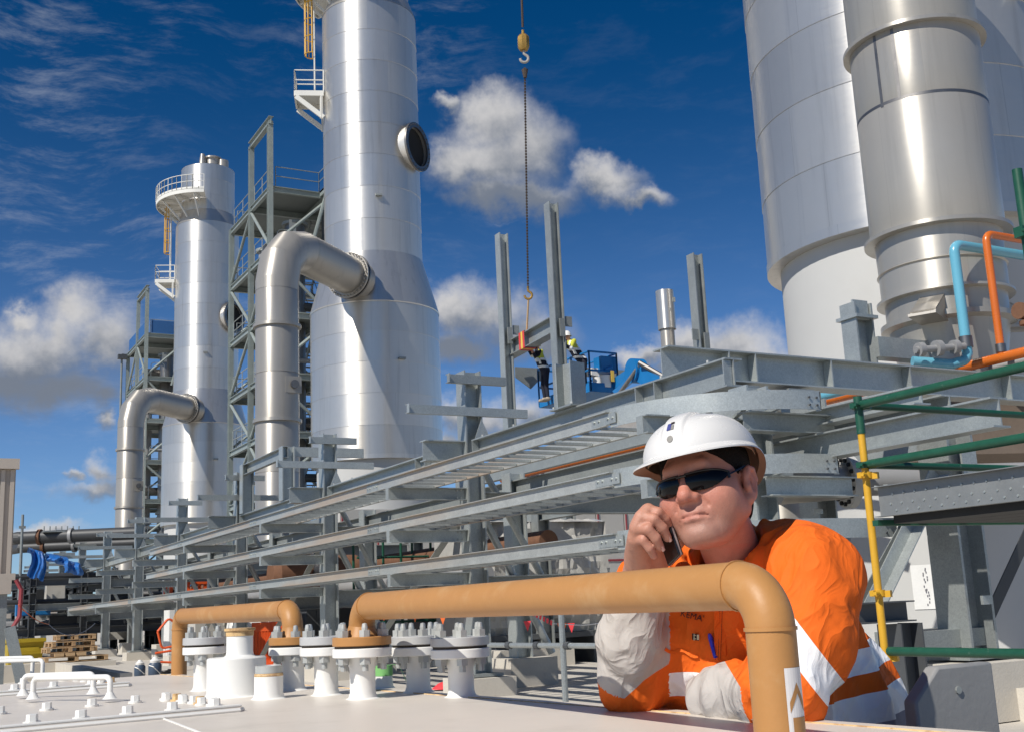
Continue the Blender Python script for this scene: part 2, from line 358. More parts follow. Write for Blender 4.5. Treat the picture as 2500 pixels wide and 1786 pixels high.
def origin_of(o):
    p = Vector((0,0,0))
    while o is not None: p += o.location; o = o.parent
    return p
def thing(name, label, cat, loc, group=None):
    o = bpy.data.objects.new(name, None); COL.objects.link(o); o.location = loc; o.empty_display_size = 0.2
    o['label'] = label; o['category'] = cat
    if group: o['group'] = group
    return o
def part(mb, name, mat, parent, label=None, kind=None, sharp=35):
    o = bpy.data.objects.new(name, mb.mesh(name, mat, origin_of(parent), sharp)); COL.objects.link(o); o.parent = parent
    if label: o['label'] = label
    if kind: o['kind'] = kind
    return o
def part_inst(me, name, parent, worldloc, rotz=0.0, rot=None):
    o = bpy.data.objects.new(name, me); COL.objects.link(o); o.parent = parent
    o.location = Vector(worldloc) - origin_of(parent)
    if rot is not None: o.rotation_euler = rot
    else: o.rotation_euler = (0, 0, rotz)
    return o
def solo(mb, name, mat, label=None, cat=None, group=None, kind=None, sharp=35):
    xs = [v[0] for v in mb.v]; ys = [v[1] for v in mb.v]; zs = [v[2] for v in mb.v]
    c = Vector(((min(xs)+max(xs))/2, (min(ys)+max(ys))/2, min(zs)))
    o = bpy.data.objects.new(name, mb.mesh(name, mat, c, sharp)); COL.objects.link(o); o.location = c
    if label: o['label'] = label
    if cat: o['category'] = cat
    if group: o['group'] = group
    if kind: o['kind'] = kind
    return o
def dup(root, delta, label=None, group=None, skip=()):
    r = root.copy(); COL.objects.link(r); r.location = root.location + Vector(delta)
    if label: r['label'] = label
    if group: r['group'] = group
    def rec(src, dst):
        for ch in src.children:
            if ch.name.split('.')[0] in skip: continue
            c = ch.copy(); COL.objects.link(c); c.parent = dst; rec(ch, c)
    rec(root, r); return r
def arc(c, r, a0, a1, n, ax, ay):
    c, ax, ay = Vector(c), Vector(ax), Vector(ay)
    return [c + ax*(r*math.cos(a0+(a1-a0)*i/n)) + ay*(r*math.sin(a0+(a1-a0)*i/n)) for i in range(n+1)]
def fillet(pts, r, n=8):
    """polyline with rounded corners"""
    pts = [Vector(p) for p in pts]; out = [pts[0]]
    for i in range(1, len(pts)-1):
        a, b, c = pts[i-1], pts[i], pts[i+1]; u = (a-b).normalized(); v = (c-b).normalized()
        th = u.angle(v)/2; d = r/math.tan(th); cen = b + (u+v).normalized()*(r/math.sin(th))
        s0 = b+u*d - cen; s1 = b+v*d - cen
        for k in range(n+1):
            t = k/n; ang = s0.angle(s1)
            q = (s0*math.sin((1-t)*ang) + s1*math.sin(t*ang))/math.sin(ang); out.append(cen+q)
    return out + [pts[-1]]
def rail(mb, pts, h=1.05, r=0.024, spacing=1.5, closed=False):
    pts = [Vector(p) for p in pts]
    for hh in (h, h*0.52): mb.tube([p+Vector((0,0,hh)) for p in pts], r, 6)
    for a, b in zip(pts[:-1], pts[1:]):
        n = max(1, round((b-a).length/spacing))
        for k in range(n+1): p = a.lerp(b, k/n); mb.cyl(p, p+Vector((0,0,h)), r, n=6)
V = Vector
# ------------------------------------------------------------------ ground
mb = MB(); mb.grid([[V((x, y, 0)) for x in (-900, -60, 0, 60, 900)] for y in (-900, -60, 0, 60, 900)])
solo(mb, 'ground', 'concrete', kind='structure')

# ------------------------------------------------------------------ absorber vessels
def vessel(x, y, label):
    t = thing('process_vessel', label, 'vessel', (x, y, 0), 'aluminium clad process vessels'); c = V((x, y, 0))
    part(MB().lathe([(2.72, 0), (2.72, 7.62)], c, 72), 'skirt', 'skirt_white', t)
    part(MB().lathe([(2.70, 7.62), (2.70, 7.56), (2.99, 7.56), (2.99, 7.75)], c, 72), 'cladding_lip', 'aluminium', t)
    zs = [7.7, 9.0, 10.4, 11.8, 13.15, 14.5]
    for a, b in zip(zs[:-1], zs[1:]):
        part(MB().lathe([(2.955, a), (2.972, a), (2.96, b), (2.95, b)], c, 72), 'cladding_band', 'aluminium', t)
    part(MB().lathe([(2.975, 14.45), (2.99, 14.5), (2.29, 17.02), (2.26, 17.02)], c, 72), 'cladding_cone', 'aluminium', t, sharp=8)
    z = 17.0
    while z < 29.3:
        b = min(z + 1.55, 29.4)
        part(MB().lathe([(2.262, z), (2.28, z), (2.266, b), (2.25, b)], c, 72), 'cladding_band', 'aluminium', t); z = b
    part(MB().lathe([(2.28, 29.4), (1.93, 30.4)], c, 64), 'cladding_cone', 'aluminium', t)
    for a, b in ((30.4, 31.55), (31.55, 32.75), (32.75, 33.9)):
        part(MB().lathe([(1.925, a), (1.94, a), (1.93, b), (1.92, b)], c, 64), 'cladding_band', 'aluminium', t)
    part(MB().lathe([(1.94, 33.9), (1.2, 34.12), (0.0, 34.2)], c, 48), 'roof', 'aluminium', t)
    for (dx, dy, r, h, ang) in ((-.55, -.5, .30, 1.05, 0), (.25, -.3, .55, .9, 0), (.95, -.6, .42, .7, 1)):
        m_ = MB(); p = c + V((dx, dy, 34.05)); m_.cyl(p, p + V((0, 0, h)), r, r * (.55 if ang == 0 and r < .4 else 1), 16)
        if r > .5: m_.ring(p + V((0, 0, h - .1)), p + V((0, 0, h)), r + .14, r - .05, 20)
        part(m_, 'roof_nozzle', 'stainless', t)
    # open manway
    d = V((.60, -.80, 0)); p = c + V((0, 0, 22.35)); f = p + d * 2.45
    nz = part(MB().ring(p + d * 1.9, f, 1.02, .94, 36), 'manway', 'aluminium', t)
    m_ = MB(); m_.ring(f, f + d * .10, 1.17, .93, 40)
    for k in range(28):
        a = 2 * math.pi * k / 28; q = f + V((-d.y, d.x, 0)) * 1.07 * math.cos(a) + V((0, 0, 1.07 * math.sin(a)))
        m_.bolt(q + d * .10, d, .03, .04)
    part(m_, 'flange', 'steel_dark_metal', nz)
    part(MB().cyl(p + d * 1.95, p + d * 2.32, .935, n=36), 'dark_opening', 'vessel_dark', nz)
    for zz, an in ((19.6, 255), (11.9, 270)):
        q = c + V((math.cos(R(an)), math.sin(R(an)), 0)) * (2.28 if zz > 17 else 2.97) + V((0, 0, zz)); dd = (q - c); dd.z = 0; dd.normalize()
        part(MB().box(q + dd * .07, (.22, .3, .09), Matrix.Rotation(R(an), 3, 'Z')), 'vent_cap', 'galvanised_dull', t)
    # side landing, cage ladder and ring platform
    L_ = V((-.93, .37, 0)); T_ = V((.37, .93, 0)); z = 25.4
    m_ = MB(); o = c + V((0, 0, z))
    cor = [o + L_ * 2.2 - T_ * .75, o + L_ * 3.55 - T_ * .75, o + L_ * 3.55 + T_ * .75, o + L_ * 2.2 + T_ * .75]
    pl = part(MB().plate(cor, .05), 'landing', 'platform_white', t)
    m_ = MB()
    for s in (-.75, .75):
        m_.bar(o + L_ * 2.2 + T_ * s - V((0, 0, .13)), o + L_ * 3.55 + T_ * s - V((0, 0, .13)), .08, .26)
        m_.bar(o + L_ * 3.5 + T_ * s - V((0, 0, .3)), o + L_ * 2.22 + T_ * s - V((0, 0, 1.35)), .1, .22)
        m_.bar(o + L_ * 2.32 + T_ * s - V((0, 0, .26)), o + L_ * 2.32 + T_ * s - V((0, 0, 1.4)), .1, .12)
    m_.bar(cor[1] - V((0, 0, .13)), cor[2] - V((0, 0, .13)), .08, .26)
    part(m_, 'bracket', 'platform_white', pl)
    m_ = MB(); rail(m_, [cor[0], cor[1], cor[2], cor[3]], 1.05, .03, 1.5); part(m_, 'handrail', 'platform_white', pl)
    m_ = MB(); lc = o + L_ * 2.75
    for hh in [2.2 + .9 * k for k in range(5)]:
        m_.tube([lc + L_ * (.36 * math.cos(a)) + T_ * (.36 * math.sin(a)) + V((0, 0, hh)) for a in [R(-100 + 20 * k) for k in range(11)]], .03, 4)
    for a in range(-90, 91, 30):
        q = lc + L_ * (.36 * math.cos(R(a))) + T_ * (.36 * math.sin(R(a))); m_.cyl(q + V((0, 0, 2.2)), q + V((0, 0, 5.8)), .022, n=4)
    lad = part(m_, 'ladder_cage', 'safety_yellow', t)
    m_ = MB()
    for s in (-.2, .2): m_.cyl(lc - L_ * .1 + T_ * s, lc - L_ * .1 + T_ * s + V((0, 0, 6.6)), .03, n=5)
    for k in range(20): m_.cyl(lc - L_ * .1 - T_ * .2 + V((0, 0, .3 + .3 * k)), lc - L_ * .1 + T_ * .2 + V((0, 0, .3 + .3 * k)), .015, n=4)
    part(m_, 'ladder', 'platform_white', lad)
    z = 31.3; a0, a1 = R(112), R(252)
    m_ = MB(); n = 22; ri, ro = 2.02, 3.7
    P = [[c + V((r * math.cos(a0 + (a1 - a0) * i / n), r * math.sin(a0 + (a1 - a0) * i / n), zz)) for i in range(n + 1)] for r, zz in ((ri, z), (ro, z), (ro, z - .05), (ri, z - .05), (ri, z))]
    m_.grid(P); rp = part(m_, 'ring_platform', 'platform_white', t)
    m_ = MB(); pts = [c + V((ro * math.cos(a0 + (a1 - a0) * i / n), ro * math.sin(a0 + (a1 - a0) * i / n), z)) for i in range(n + 1)]
    m_.grid([[p - V((0, 0, .3)) for p in pts], [p + V((0, 0, .12)) for p in pts]])
    m_.grid([[p - V((0, 0, .3)) * 1 + (c - p).normalized() * .0 for p in pts], [V((c.x + (p.x - c.x) * .985, c.y + (p.y - c.y) * .985, p.z - .3)) for p in pts]])
    part(m_, 'kick_plate', 'platform_white', rp)
    m_ = MB(); rail(m_, pts, 1.05, .028, 50)
    for i in range(0, n + 1, 3): m_.cyl(pts[i], pts[i] + V((0, 0, 1.05)), .03, n=5)
    part(m_, 'handrail', 'platform_white', rp)
    m_ = MB()
    for i in range(0, n + 1, 4):
        a = a0 + (a1 - a0) * i / n; e = V((math.cos(a), math.sin(a), 0))
        m_.bar(c + e * 1.95 + V((0, 0, z - .17)), c + e * 3.68 + V((0, 0, z - .17)), .08, .22); m_.bar(c + e * 3.4 + V((0, 0, z - .25)), c + e * 2.1 + V((0, 0, z - 1.5)), .08, .12)
    part(m_, 'bracket', 'platform_white', rp)
    return t
v1 = vessel(19.4, 47.8, 'tall aluminium clad vessel in the middle with open round manway near its right edge')
v2 = dup(v1, (0.4, 33.5, -0.0), 'far aluminium clad vessel at left with ring platform round its top')
v3 = dup(v1, (17.93 - 19.4, 15.25 - 47.8, 0), 'huge aluminium clad vessel at right partly hidden behind the stainless duct', skip=('manway',))

# ------------------------------------------------------------------ ducts that bend over into the vessels
def duct(x, y, end, label):
    t = thing('grey_duct', label, 'duct', (x, y, 0), 'grey ducts bent over into the vessels')
    r = .82; zt = 15.45; o = V((x, y, 0)); e = V(end); e.z = zt
    rr = 1.75; cor = V((x, y, zt)); a = (e - cor).normalized()
    zb = zt - rr - .35
    cuts = [1.6, 4.2, 6.35, 8.3, 10.1, 11.95, zb]
    for a_, b_ in zip(cuts[:-1], cuts[1:]):
        part(MB().lathe([(r, a_), (r + .012, a_), (r, a_ + .012), (r, b_ - .012), (r - .006, b_)], o, 40), 'duct_section', 'stainless', t)
    for z in (4.2, 8.3, 11.95):
        part(MB().lathe([(r, z - .06), (r + .09, z - .06), (r + .09, z + .06), (r, z + .06)], o, 40), 'flange', 'stainless', t)
    # lobster-back bend: three mitred pieces
    cen = cor - V((0, 0, 1)) * rr + a * rr
    pts = [V((x, y, zb))] + arc(cen, rr, R(180), R(90), 3, a, V((0, 0, 1))) + [cor + a * (rr + .02)]
    part(MB().tube(pts, r + .004, 40, False), 'bend', 'stainless', t, sharp=14)
    part(MB().cyl(cor + a * rr, e, r + .002, n=40, caps=False), 'crossover', 'stainless', t)
    for dd, w in ((-.15, .09), (.04, .09)):
        m_ = MB(); m_.ring(e + a * (dd - .9), e + a * (dd + w - .9), r + .2, r - .02, 44)
        for k in range(36):
            an = 2 * math.pi * k / 36; q = e + a * (dd + w - .9) + V((-a.y, a.x, 0)) * (r + .12) * math.cos(an) + V((0, 0, (r + .12) * math.sin(an)))
            m_.bolt(q - a * (.12 + w), a, .028, .2 + w)
        part(m_, 'flange', 'steel_dark_metal' if dd > 0 else 'stainless', t)
    q = V((x + .25, y - r - .005, 9.6)); 
    hp = part(MB().box(q + V((.12, .06, 0)), (.62, .12, .62)), 'hatch', 'stainless', t); part(MB().cyl(q + V((.14, -.02, 0)), q + V((.14, -.12, 0)), .16, n=14), 'hatch_knob', 'steel_dark_metal', hp)
    q = cor + V((-.1, -.65, -.62)); 
    return t
d1 = duct(12.75, 41.3, (17.75, 45.5, 0), 'big grey duct bending over into the middle vessel')
d2 = dup(d1, (0.7, 33.3, -0.1), 'smaller looking far grey duct bending into the far vessel')

# ------------------------------------------------------------------ steel stair towers
def tower(x, y, label, nets):
    t = thing('access_tower', label, 'tower', (x, y, 0), 'galvanised access towers behind the ducts')
    X1, Y1, Y2 = x + 6.2, y + 3.4, y + 7.3
    Zs = [4.1, 7.0, 9.9, 12.8, 15.9, 19.1, 22.4]; top = 25.9
    GM = 'galvanised_green'
    for (px, py, zt) in ((x, y, top), (x, Y1, top - .05), (x, Y2, 22.4), (X1, y, 22.4), (X1, Y1, 22.4), (X1, Y2, 22.4)):
        m_ = MB(); m_.I((px, py, 0), (px, py, zt), .27, .25, .03, .03, (0, 1, 0)); part(m_, 'post', GM, t)
    m_ = MB(); m_.I((x, y - .2, top + .0), (x, Y1 + .2, top), .42, .25, .03, .02); part(m_, 'lifting_beam', GM, t)
    for i, z in enumerate(Zs):
        for (p, q) in (((x, y), (x, Y2)), ((X1, y), (X1, Y2)), ((x, y), (X1, y)), ((x, Y2), (X1, Y2)), ((x, Y1), (X1, Y1))):
            m_ = MB(); m_.I((*p, z - .16), (*q, z - .16), .3, .18, .03, .02); part(m_, 'beam', GM, t)
        m_ = MB(); m_.box((x + (1.5 if i < 6 else 3.1), (y + Y2) / 2, z + .03), (2.9 if i < 6 else 6.2, 7.2, .06)); fl = part(m_, 'platform', 'grating', t)
        m_ = MB(); rail(m_, [(x + .1, Y1 + .2, z + .05), (x + .1, Y2 - .2, z + .05)], 1.05, .026, 1.6)
        rail(m_, [(x + .1, y + .3, z + .05), (x + .1, Y1 - .3, z + .05)], 1.05, .026, 1.6)
        if i == 6: rail(m_, [(x + .3, y + .05, z + .05), (x + 2.6, y + .05, z + .05), (x + 2.6, y - 1.2, z + .05), (X1, y - 1.2, z + .05)], 1.05, .026, 1.6)
        else: m_.tube(fillet([(x + .4, y + .1, z + .05), (x + .4, y + .1, z + 1.1), (x + 1.4, y + .1, z + 1.1), (x + 1.4, y + .1, z + .05)], .25, 4), .026, 6)
        part(m_, 'handrail', 'galvanised', t)
        zl = Zs[i - 1] if i else 0.3
        s = i % 2
        for k, (p, q) in enumerate((((x, y, zl + .1), (x, Y1, z - .3)), ((x, Y1, z - .3), (x, Y2, zl + .1)), ((x + 3 * s, y, zl + .1), (x + 3 - 3 * s + .1, y, z - .3)), ((x + 3, y, zl if s else z - .3), (X1, y, z - .3 if s else zl)), ((X1, y, zl + .1), (X1, Y2, z - .3)))):
            if s and k < 2: p, q = V((p[0], p[1], q[2])), V((q[0], q[1], p[2]))
            m_ = MB(); m_.cyl(p, q, .085, n=8); part(m_, 'brace', GM, t)
        # back faces: cross bracing, mid rails, cable ladder
        for (p, q) in (((X1, Y2, zl + .1), (x + 3, Y2, z - .3)), ((x + 3, Y2, z - .3), (x, Y2, zl + .1)), ((X1, y, zl + .1), (X1, Y1, z - .3)), ((X1, Y1, z - .3), (X1, Y2, zl + .1)), ((x + 3, Y1, zl), (X1, Y1, z - .3))):
            m_ = MB(); m_.cyl(p, q, .075, n=6); part(m_, 'brace', GM, t)
        m_ = MB(); m_.I((x + 3, y, z - .16), (x + 3, Y2, z - .16), .24, .14, .02, .015); part(m_, 'beam', GM, t)
        m_ = MB(); rail(m_, [(X1 - .1, y + .2, z + .05), (X1 - .1, Y2 - .2, z + .05), (x + .3, Y2 - .1, z + .05)], 1.05, .026, 1.5); part(m_, 'handrail', 'galvanised', t)
        if i < 6:
            m_ = MB(); m_.box((x + 4.9, y + 1.2, z + .03), (2.4, 2.2, .06)); part(m_, 'platform', 'grating', t)
            rr_ = .12 + .1 * ((i * 7) % 3); m_ = MB(); m_.cyl((x + .6, y + 1.0 + (i % 3), z + .9), (X1 - .3, y + 1.0 + (i % 3), z + .9), rr_, n=10); part(m_, 'pipe_run', ('pipe_grey', 'dark_or_shaded_steel', 'steel_dark_metal')[i % 3], t)
        # stair flight
        m_ = MB(); ya, yb = (Y1 + .5, Y2 - .6) if s else (Y2 - .6, Y1 + .5)
        for xx in (x + 3.5, x + 4.4): m_.bar((xx, ya, zl), (xx, yb, z), .05, .25); m_.tube([(xx, ya, zl + 1), (xx, yb, z + 1)], .025, 5)
        for k in range(1, 12): m_.box((x + 3.95, ya + (yb - ya) * k / 12, zl + (z - zl) * k / 12), (.85, .26, .04))
        part(m_, 'stair', 'galvanised_dull', t)
    m_ = MB(); m_.box((x + 4.4, y - .6, 22.4 + .0), (3.6, 1.2, .12)); part(m_, 'platform', 'grating', t)
    m_ = MB(); m_.C((x + 2.6, y - 1.2, 22.3), (X1, y - 1.2, 22.3), .3, .1, .03); m_.C((x + 2.6, y, 22.3), (x + 2.6, y - 1.2, 22.3), .3, .1, .03); m_.cyl((x + 2.7, y - .9, 22.2), (x + 1.9, y, 18.5), .09, n=6); part(m_, 'cantilever_frame', GM, t)
    if nets:
        m_ = MB(); z = 22.45
        m_.box((x + .02, (y + Y1) / 2, z + .5), (.02, 3.0, .95)); m_.box((x + .02, (Y2 + Y1) / 2, z + .5), (.02, 3.5, .95)); m_.box((x + 1.45, y + .0, z + .5), (2.2, .02, .95)); m_.box((x + 4.4, y - 1.16, z + .5), (3.5, .02, .95))
        part(m_, 'debris_net', 'net_blue', t)
        m_ = MB(); m_.box((x + .02, (Y2 + Y1) / 2, 16.5), (.02, 3.3, .95)); m_.box((x + .02, (Y2 + Y1) / 2 + .3, 13.4), (.02, 2.6, .9)); part(m_, 'debris_net', 'net_blue', t)
    # standpipes inside
    for (dx, dy, r, z0, z1, mm) in ((2.0, 2.2, .52, 5, 21.3, 'steel_dark_metal'), (1.05, 4.4, .34, 3, 20.4, 'pipe_grey'), (4.9, 5.2, .3, 1, 18.5, 'stainless'), (3.3, 1.2, .16, 2, 22.0, 'dark_or_shaded_steel'), (5.4, 1.0, .22, 2, 20.0, 'pipe_grey')):
        m_ = MB(); m_.cyl((x + dx, y + dy, z0), (x + dx, y + dy, z1), r, n=20); sp_ = part(m_, 'standpipe', mm, t)
        m_ = MB(); m_.ring((x + dx, y + dy, z1 - .1), (x + dx, y + dy, z1 + .05), r + .16, r - .05, 20); part(m_, 'flange', 'galvanised_dull', sp_); m_ = MB(); m_.ring((x + dx, y + dy, z0 + 4), (x + dx, y + dy, z0 + 4.2), r + .14, r - .02, 20); part(m_, 'flange', 'galvanised_dull', sp_)
    q = V((x + 1.7, y + 1.65, 21.0)); part(MB().box(q, (.35, .06, .7)), 'name_plate', 'platform_white', t)
    return t
t1 = tower(16.1, 53.3, 'near galvanised access tower with stairs and handrails between the two ducts', False)
t2 = tower(16.5, 86.2, 'far access tower with blue debris nets on its top deck', True)
# ------------------------------------------------------------------ cable rack: columns with tray brackets
ORD = ['nearest', 'second', 'third', 'fourth', 'fifth', 'sixth', 'seventh', 'eighth', 'ninth', 'tenth', 'eleventh', 'twelfth']
CX = 7.27; TZ = (2.83, 2.25, 1.67)           # bottoms of the three trays
def rack_column(y, first=False):
    t = thing('rack_column', 'x', 'column', (CX, y, 0), 'rack columns carrying the cable trays')
    zt = 3.15 if first else 4.50
    m_ = MB(); m_.I((CX, y, .0), (CX, y, zt), .27, .27, .022, .016, (1, 0, 0)); part(m_, 'shaft', 'galvanised', t)
    m_ = MB(); m_.box((CX, y, .28), (.5, .5, .04)); part(m_, 'base_plate', 'galvanised_dull', t)
    m_ = MB(); m_.box((CX, y, .12), (.75, .75, .26)); part(m_, 'footing', 'concrete_pale', t)
    for z in TZ:
        m_ = MB(); m_.C((5.98, y - .02, z - .087), (CX - .137, y - .02, z - .087), .17, .075, .012, flip=-1); m_.box((5.984, y + .02, z - .087), (.012, .10, .168)); b = part(m_, 'bracket', 'galvanised', t)
        m_ = MB()
        for sx in (.06, .12):
            for sz in (-.05, .05): m_.bolt((CX - .14 - sx, y - .025, z - .087 + sz), (0, -1, 0), .014, .02)
        part(m_, 'bolt', 'bolt_steel', b, kind='stuff')
    if not first:
        m_ = MB(); m_.I((6.52, y, 3.345), (CX - .137, y, 3.345), .29, .2, .016, .012); st = part(m_, 'stub_beam', 'galvanised', t)
        m_ = MB(); m_.plate([(CX - .02, y - .16, 3.5), (CX + .24, y - .16, 3.5), (CX + .10, y - .16, 3.80)], .012); part(m_, 'gusset', 'galvanised', t)
        for z, xl, xr in ((4.36, .42, .52), (3.9, 1.05, .86)):
            m_ = MB(); m_.C((CX - xl, y - .175, z), (CX + xr, y - .175, z), .125, .06, .008, flip=1); m_.box((CX - xl + .005, y - .21, z), (.01, .075, .125)); part(m_, 'cross_arm', 'galvanised', t)
    return t
c0 = rack_column(8.4, True); c0['label'] = 'nearest rack column just behind the white hard hat, without cross arms on top'
c1 = rack_column(14.4); c1['label'] = 'rack column with two cross arms rising against the sky between vessel and hoist'
for k in range(2, 11):
    c = dup(c1, (0, 6 * (k - 1), 0), ['', '', 'rack column with cross arms in front of the middle vessel skirt', 'rack column with cross arms in front of the nearer grey duct', 'rack column with cross arms in front of the far vessel skirt', 'rack column with cross arms beside the foot of the far duct',
        'sixth rack column beyond the hard hat, right of the blue tarp', 'seventh rack column beyond the hard hat, at the blue tarp', 'eighth rack column beyond the hard hat, over the pallets', 'ninth rack column beyond the hard hat, in the dark steelwork', 'last and smallest rack column before the far building'][k])
# goal-post stubs standing on the edge beam
for (y, lab) in ((22.9, 'galvanised goal post frame on the edge beam before the near duct'), ):
    t = thing('goal_post', lab, 'steel frame', (CX, y, 3.5))
    for yy in (y, y + 3.0): m_ = MB(); m_.I((CX, yy, 3.5), (CX, yy, 4.62), .27, .25, .02, .016, (1, 0, 0)); part(m_, 'post', 'galvanised', t)
    m_ = MB(); m_.C((CX, y - .1, 4.5), (CX, y + 3.1, 4.5), .24, .1, .015); part(m_, 'lintel', 'galvanised', t)
    m_ = MB(); m_.C((CX, y - .02, 4.52), (CX + 1.7, y - .02, 4.52), .2, .08, .012); part(m_, 'cross_arm', 'galvanised', t)
# edge beam on the column tops
t = thing('edge_beam', 'long galvanised edge beam running above the top cable tray', 'beam', (CX + .30, 11.2, 3.2))
for a, b in [(8.6, 14.2)] + [(14.6 + 6 * k, 20.2 + 6 * k) for k in range(9)]:
    m_ = MB(); m_.I((CX + .02, a, 3.345), (CX + .02, b, 3.345), .29, .22, .018, .013); s_ = part(m_, 'segment', 'galvanised', t)
    m_ = MB()
    for yy in (a + .03, a + 1.2, a + 1.55, b - .03): m_.box((CX - .045, yy, 3.345), (.1, .014, .25))
    part(m_, 'stiffener', 'galvanised', s_, kind='stuff')
    m_ = MB()
    for yy in (a + .3, a + 1.1, b - 1.2, b - .3): m_.bolt((CX - .06, yy, 3.49), (0, 0, 1), .018, .03)
    part(m_, 'bolt', 'bolt_steel', s_, kind='stuff')
# ------------------------------------------------------------------ cable trays
RUNG = MB(); RUNG.box((.3, 0, .015), (.58, .042, .03)); RUNGM = RUNG.mesh('rung', 'galvanised')
XO, XI = 6.05, 6.65; YB = 9.0
def tray(z, yend, xend, label):
    t = thing('cable_tray', label, 'cable tray', (XO, YB, z), 'cable ladder trays along the rack'); h = .14
    m_ = MB(); m_.C((XO, YB, z + h / 2), (XO, yend, z + h / 2), h, .05, .009, flip=1); ro = part(m_, 'side_rail', 'galvanised_tan_patched', t)
    m_ = MB(); m_.C((XI, YB, z + h / 2), (XI, yend, z + h / 2), h, .05, .009, flip=-1); part(m_, 'side_rail', 'galvanised_tan_patched', t)
    y = YB + .25
    while y < yend - .1: part_inst(RUNGM, 'rung', t, (XO, y, z)); y += .34
    y = YB + .1
    while y < yend - 1:
        m_ = MB(); m_.box((XO - .010, y, z + h / 2), (.008, .42, .10))
        for dy in (-.16, -.08, .08, .16): m_.bolt((XO - .012, y + dy, z + h / 2), (-1, 0, 0), .012, .014)
        part(m_, 'splice_plate', 'galvanised', t); y += 6.0
    # bend towards +X
    rc = 1.36
    for r_, nm in ((rc, 'bend_rail'), (rc - .6, 'bend_rail')):
        pts = arc((XO + rc, YB - .0, 0), r_, R(180), R(270), 14, (1, 0, 0), (0, 1, 0)) + [V((xend, YB - r_, 0))]
        m_ = MB(); w = V((0, 0, 1)); th = .008; hh = h + .035
        P = []
        for i, p in enumerate(pts):
            n_ = (V((XO + rc, YB, 0)) - p).normalized() if i < 15 else V((0, 1, 0))
            P.append([p + w * (z - .015), p + w * (z - .015 + hh), p + n_ * th + w * (z - .015 + hh), p + n_ * th + w * (z - .015), p + w * (z - .015)])
        m_.grid(P); m_.box((xend - .004, YB - r_ + .03, z + h / 2 - .005), (.008, .06, hh)); br = part(m_, nm, 'galvanised', t, sharp=30)
        m_ = MB()
        for sx in (.05, .14):
            for sz in (.025, .095): m_.bolt((xend - sx, YB - r_ - .001, z + sz), (0, -1, 0), .011, .010)
        part(m_, 'bolt', 'dark_or_shaded_steel', br, kind='stuff')
    for k in range(1, 6):
        a = R(180 + 15 * k); e = V((math.cos(a), math.sin(a), 0)); c_ = V((XO + rc, YB, z + .015)); m_ = MB(); m_.bar(c_ + e * (rc - .59), c_ + e * (rc - .01), .042, .03); part(m_, 'rung', 'galvanised', t)
    x = XO + rc + .15
    while x < xend - .1: m_ = MB(); m_.bar((x, YB - rc + .01, z + .015), (x, YB - rc + .59, z + .015), .042, .03); part(m_, 'rung', 'galvanised', t); x += .34
tray(TZ[0], 30.5, 7.46, 'topmost cable ladder tray of the three stacked on the rack')
tray(TZ[1], 30.9, 7.60, 'middle cable ladder tray of the three stacked on the rack')
tray(TZ[2], 45.0, 8.25, 'lowest cable ladder tray of the three, the longest one')
# tapered arms that carry the bends
for k, (x0, x1, y, z) in enumerate(((6.75, 8.2, 7.9, TZ[0]), (6.95, 8.35, 7.9, TZ[1]))):
    m_ = MB(); m_.I((x0, y, z - .11), (x1 - .35, y, z - .11), .18, .16, .012, .01); 
    solo(m_, 'bend_support', 'galvanised', ['short beam carrying the top tray bend right of the hard hat', 'short beam carrying the middle tray bend right of the hard hat'][k], 'beam', 'beams under the tray bends')
# ------------------------------------------------------------------ second and third column rows, cross beams, stringers
r2 = None
for k, y in enumerate((9.0, 15.6, 21.8, 28.0, 34.2, 40.4, 46.6)):
    lab = ('%s inner rack column from the right, standing behind the trays' % ORD[k]) if k else 'inner rack column right of the hard hat'
    if r2 is None:
        r2 = thing('inner_column', lab, 'column', (8.6, y, 0), 'inner columns behind the cable trays')
        m_ = MB(); m_.I((8.6, y, 0), (8.6, y, 3.2), .27, .27, .022, .016, (1, 0, 0)); part(m_, 'shaft', 'galvanised', r2)
        m_ = MB(); m_.box((8.6, y, .2), (.8, .8, .42)); part(m_, 'footing', 'concrete_pale', r2)
        m_ = MB()
        for z in (1.2, 1.4, 1.6, 1.8, 2.0): m_.box((8.46, y - .14, z), (.12, .02, .05))
        part(m_, 'cleat', 'galvanised', r2, kind='stuff')
    else: dup(r2, (0, y - 9.0, 0), lab)
r3 = None
for k, y in enumerate((14.0, 20.0, 26.2, 32.4, 38.6, 44.8)):
    lab = '%s back row rack column from the right, far behind the trays' % ORD[k]
    if r3 is None:
        r3 = thing('back_column', lab, 'column', (11.6, y, 0), 'back row columns of the rack')
        m_ = MB(); m_.I((11.6, y, 0), (11.6, y, 3.2), .27, .27, .022, .016, (1, 0, 0)); part(m_, 'shaft', 'galvanised_dull', r3)
        m_ = MB(); m_.box((11.6, y, .2), (.8, .8, .42)); part(m_, 'footing', 'concrete_pale', r3)
    else: dup(r3, (0, y - 14.0, 0), lab)
for k, y in enumerate((14.4, 20.4, 26.4, 32.4, 38.4, 44.4, 50.4)):
    t = thing('cross_frame', '%s pair of cross beams from the right, tying rack column to back row' % ORD[k], 'beam', (CX + .15, y, 1.6), 'cross beams of the pipe rack')
    for z in (2.62, 1.45): m_ = MB(); m_.I((CX + .14, y, z), (11.45, y, z), .3, .2, .016, .012); part(m_, 'beam', 'galvanised_dull', t)
    m_ = MB(); m_.cyl((CX + .2, y + .1, 2.45), (8.5, y + .1, .5), .055, n=10); part(m_, 'brace', 'galvanised', t)
    m_ = MB(); m_.cyl((CX + .25, y + .3, 3.3), (8.5, y + .3, 1.6), .05, n=10); part(m_, 'brace', 'galvanised', t)
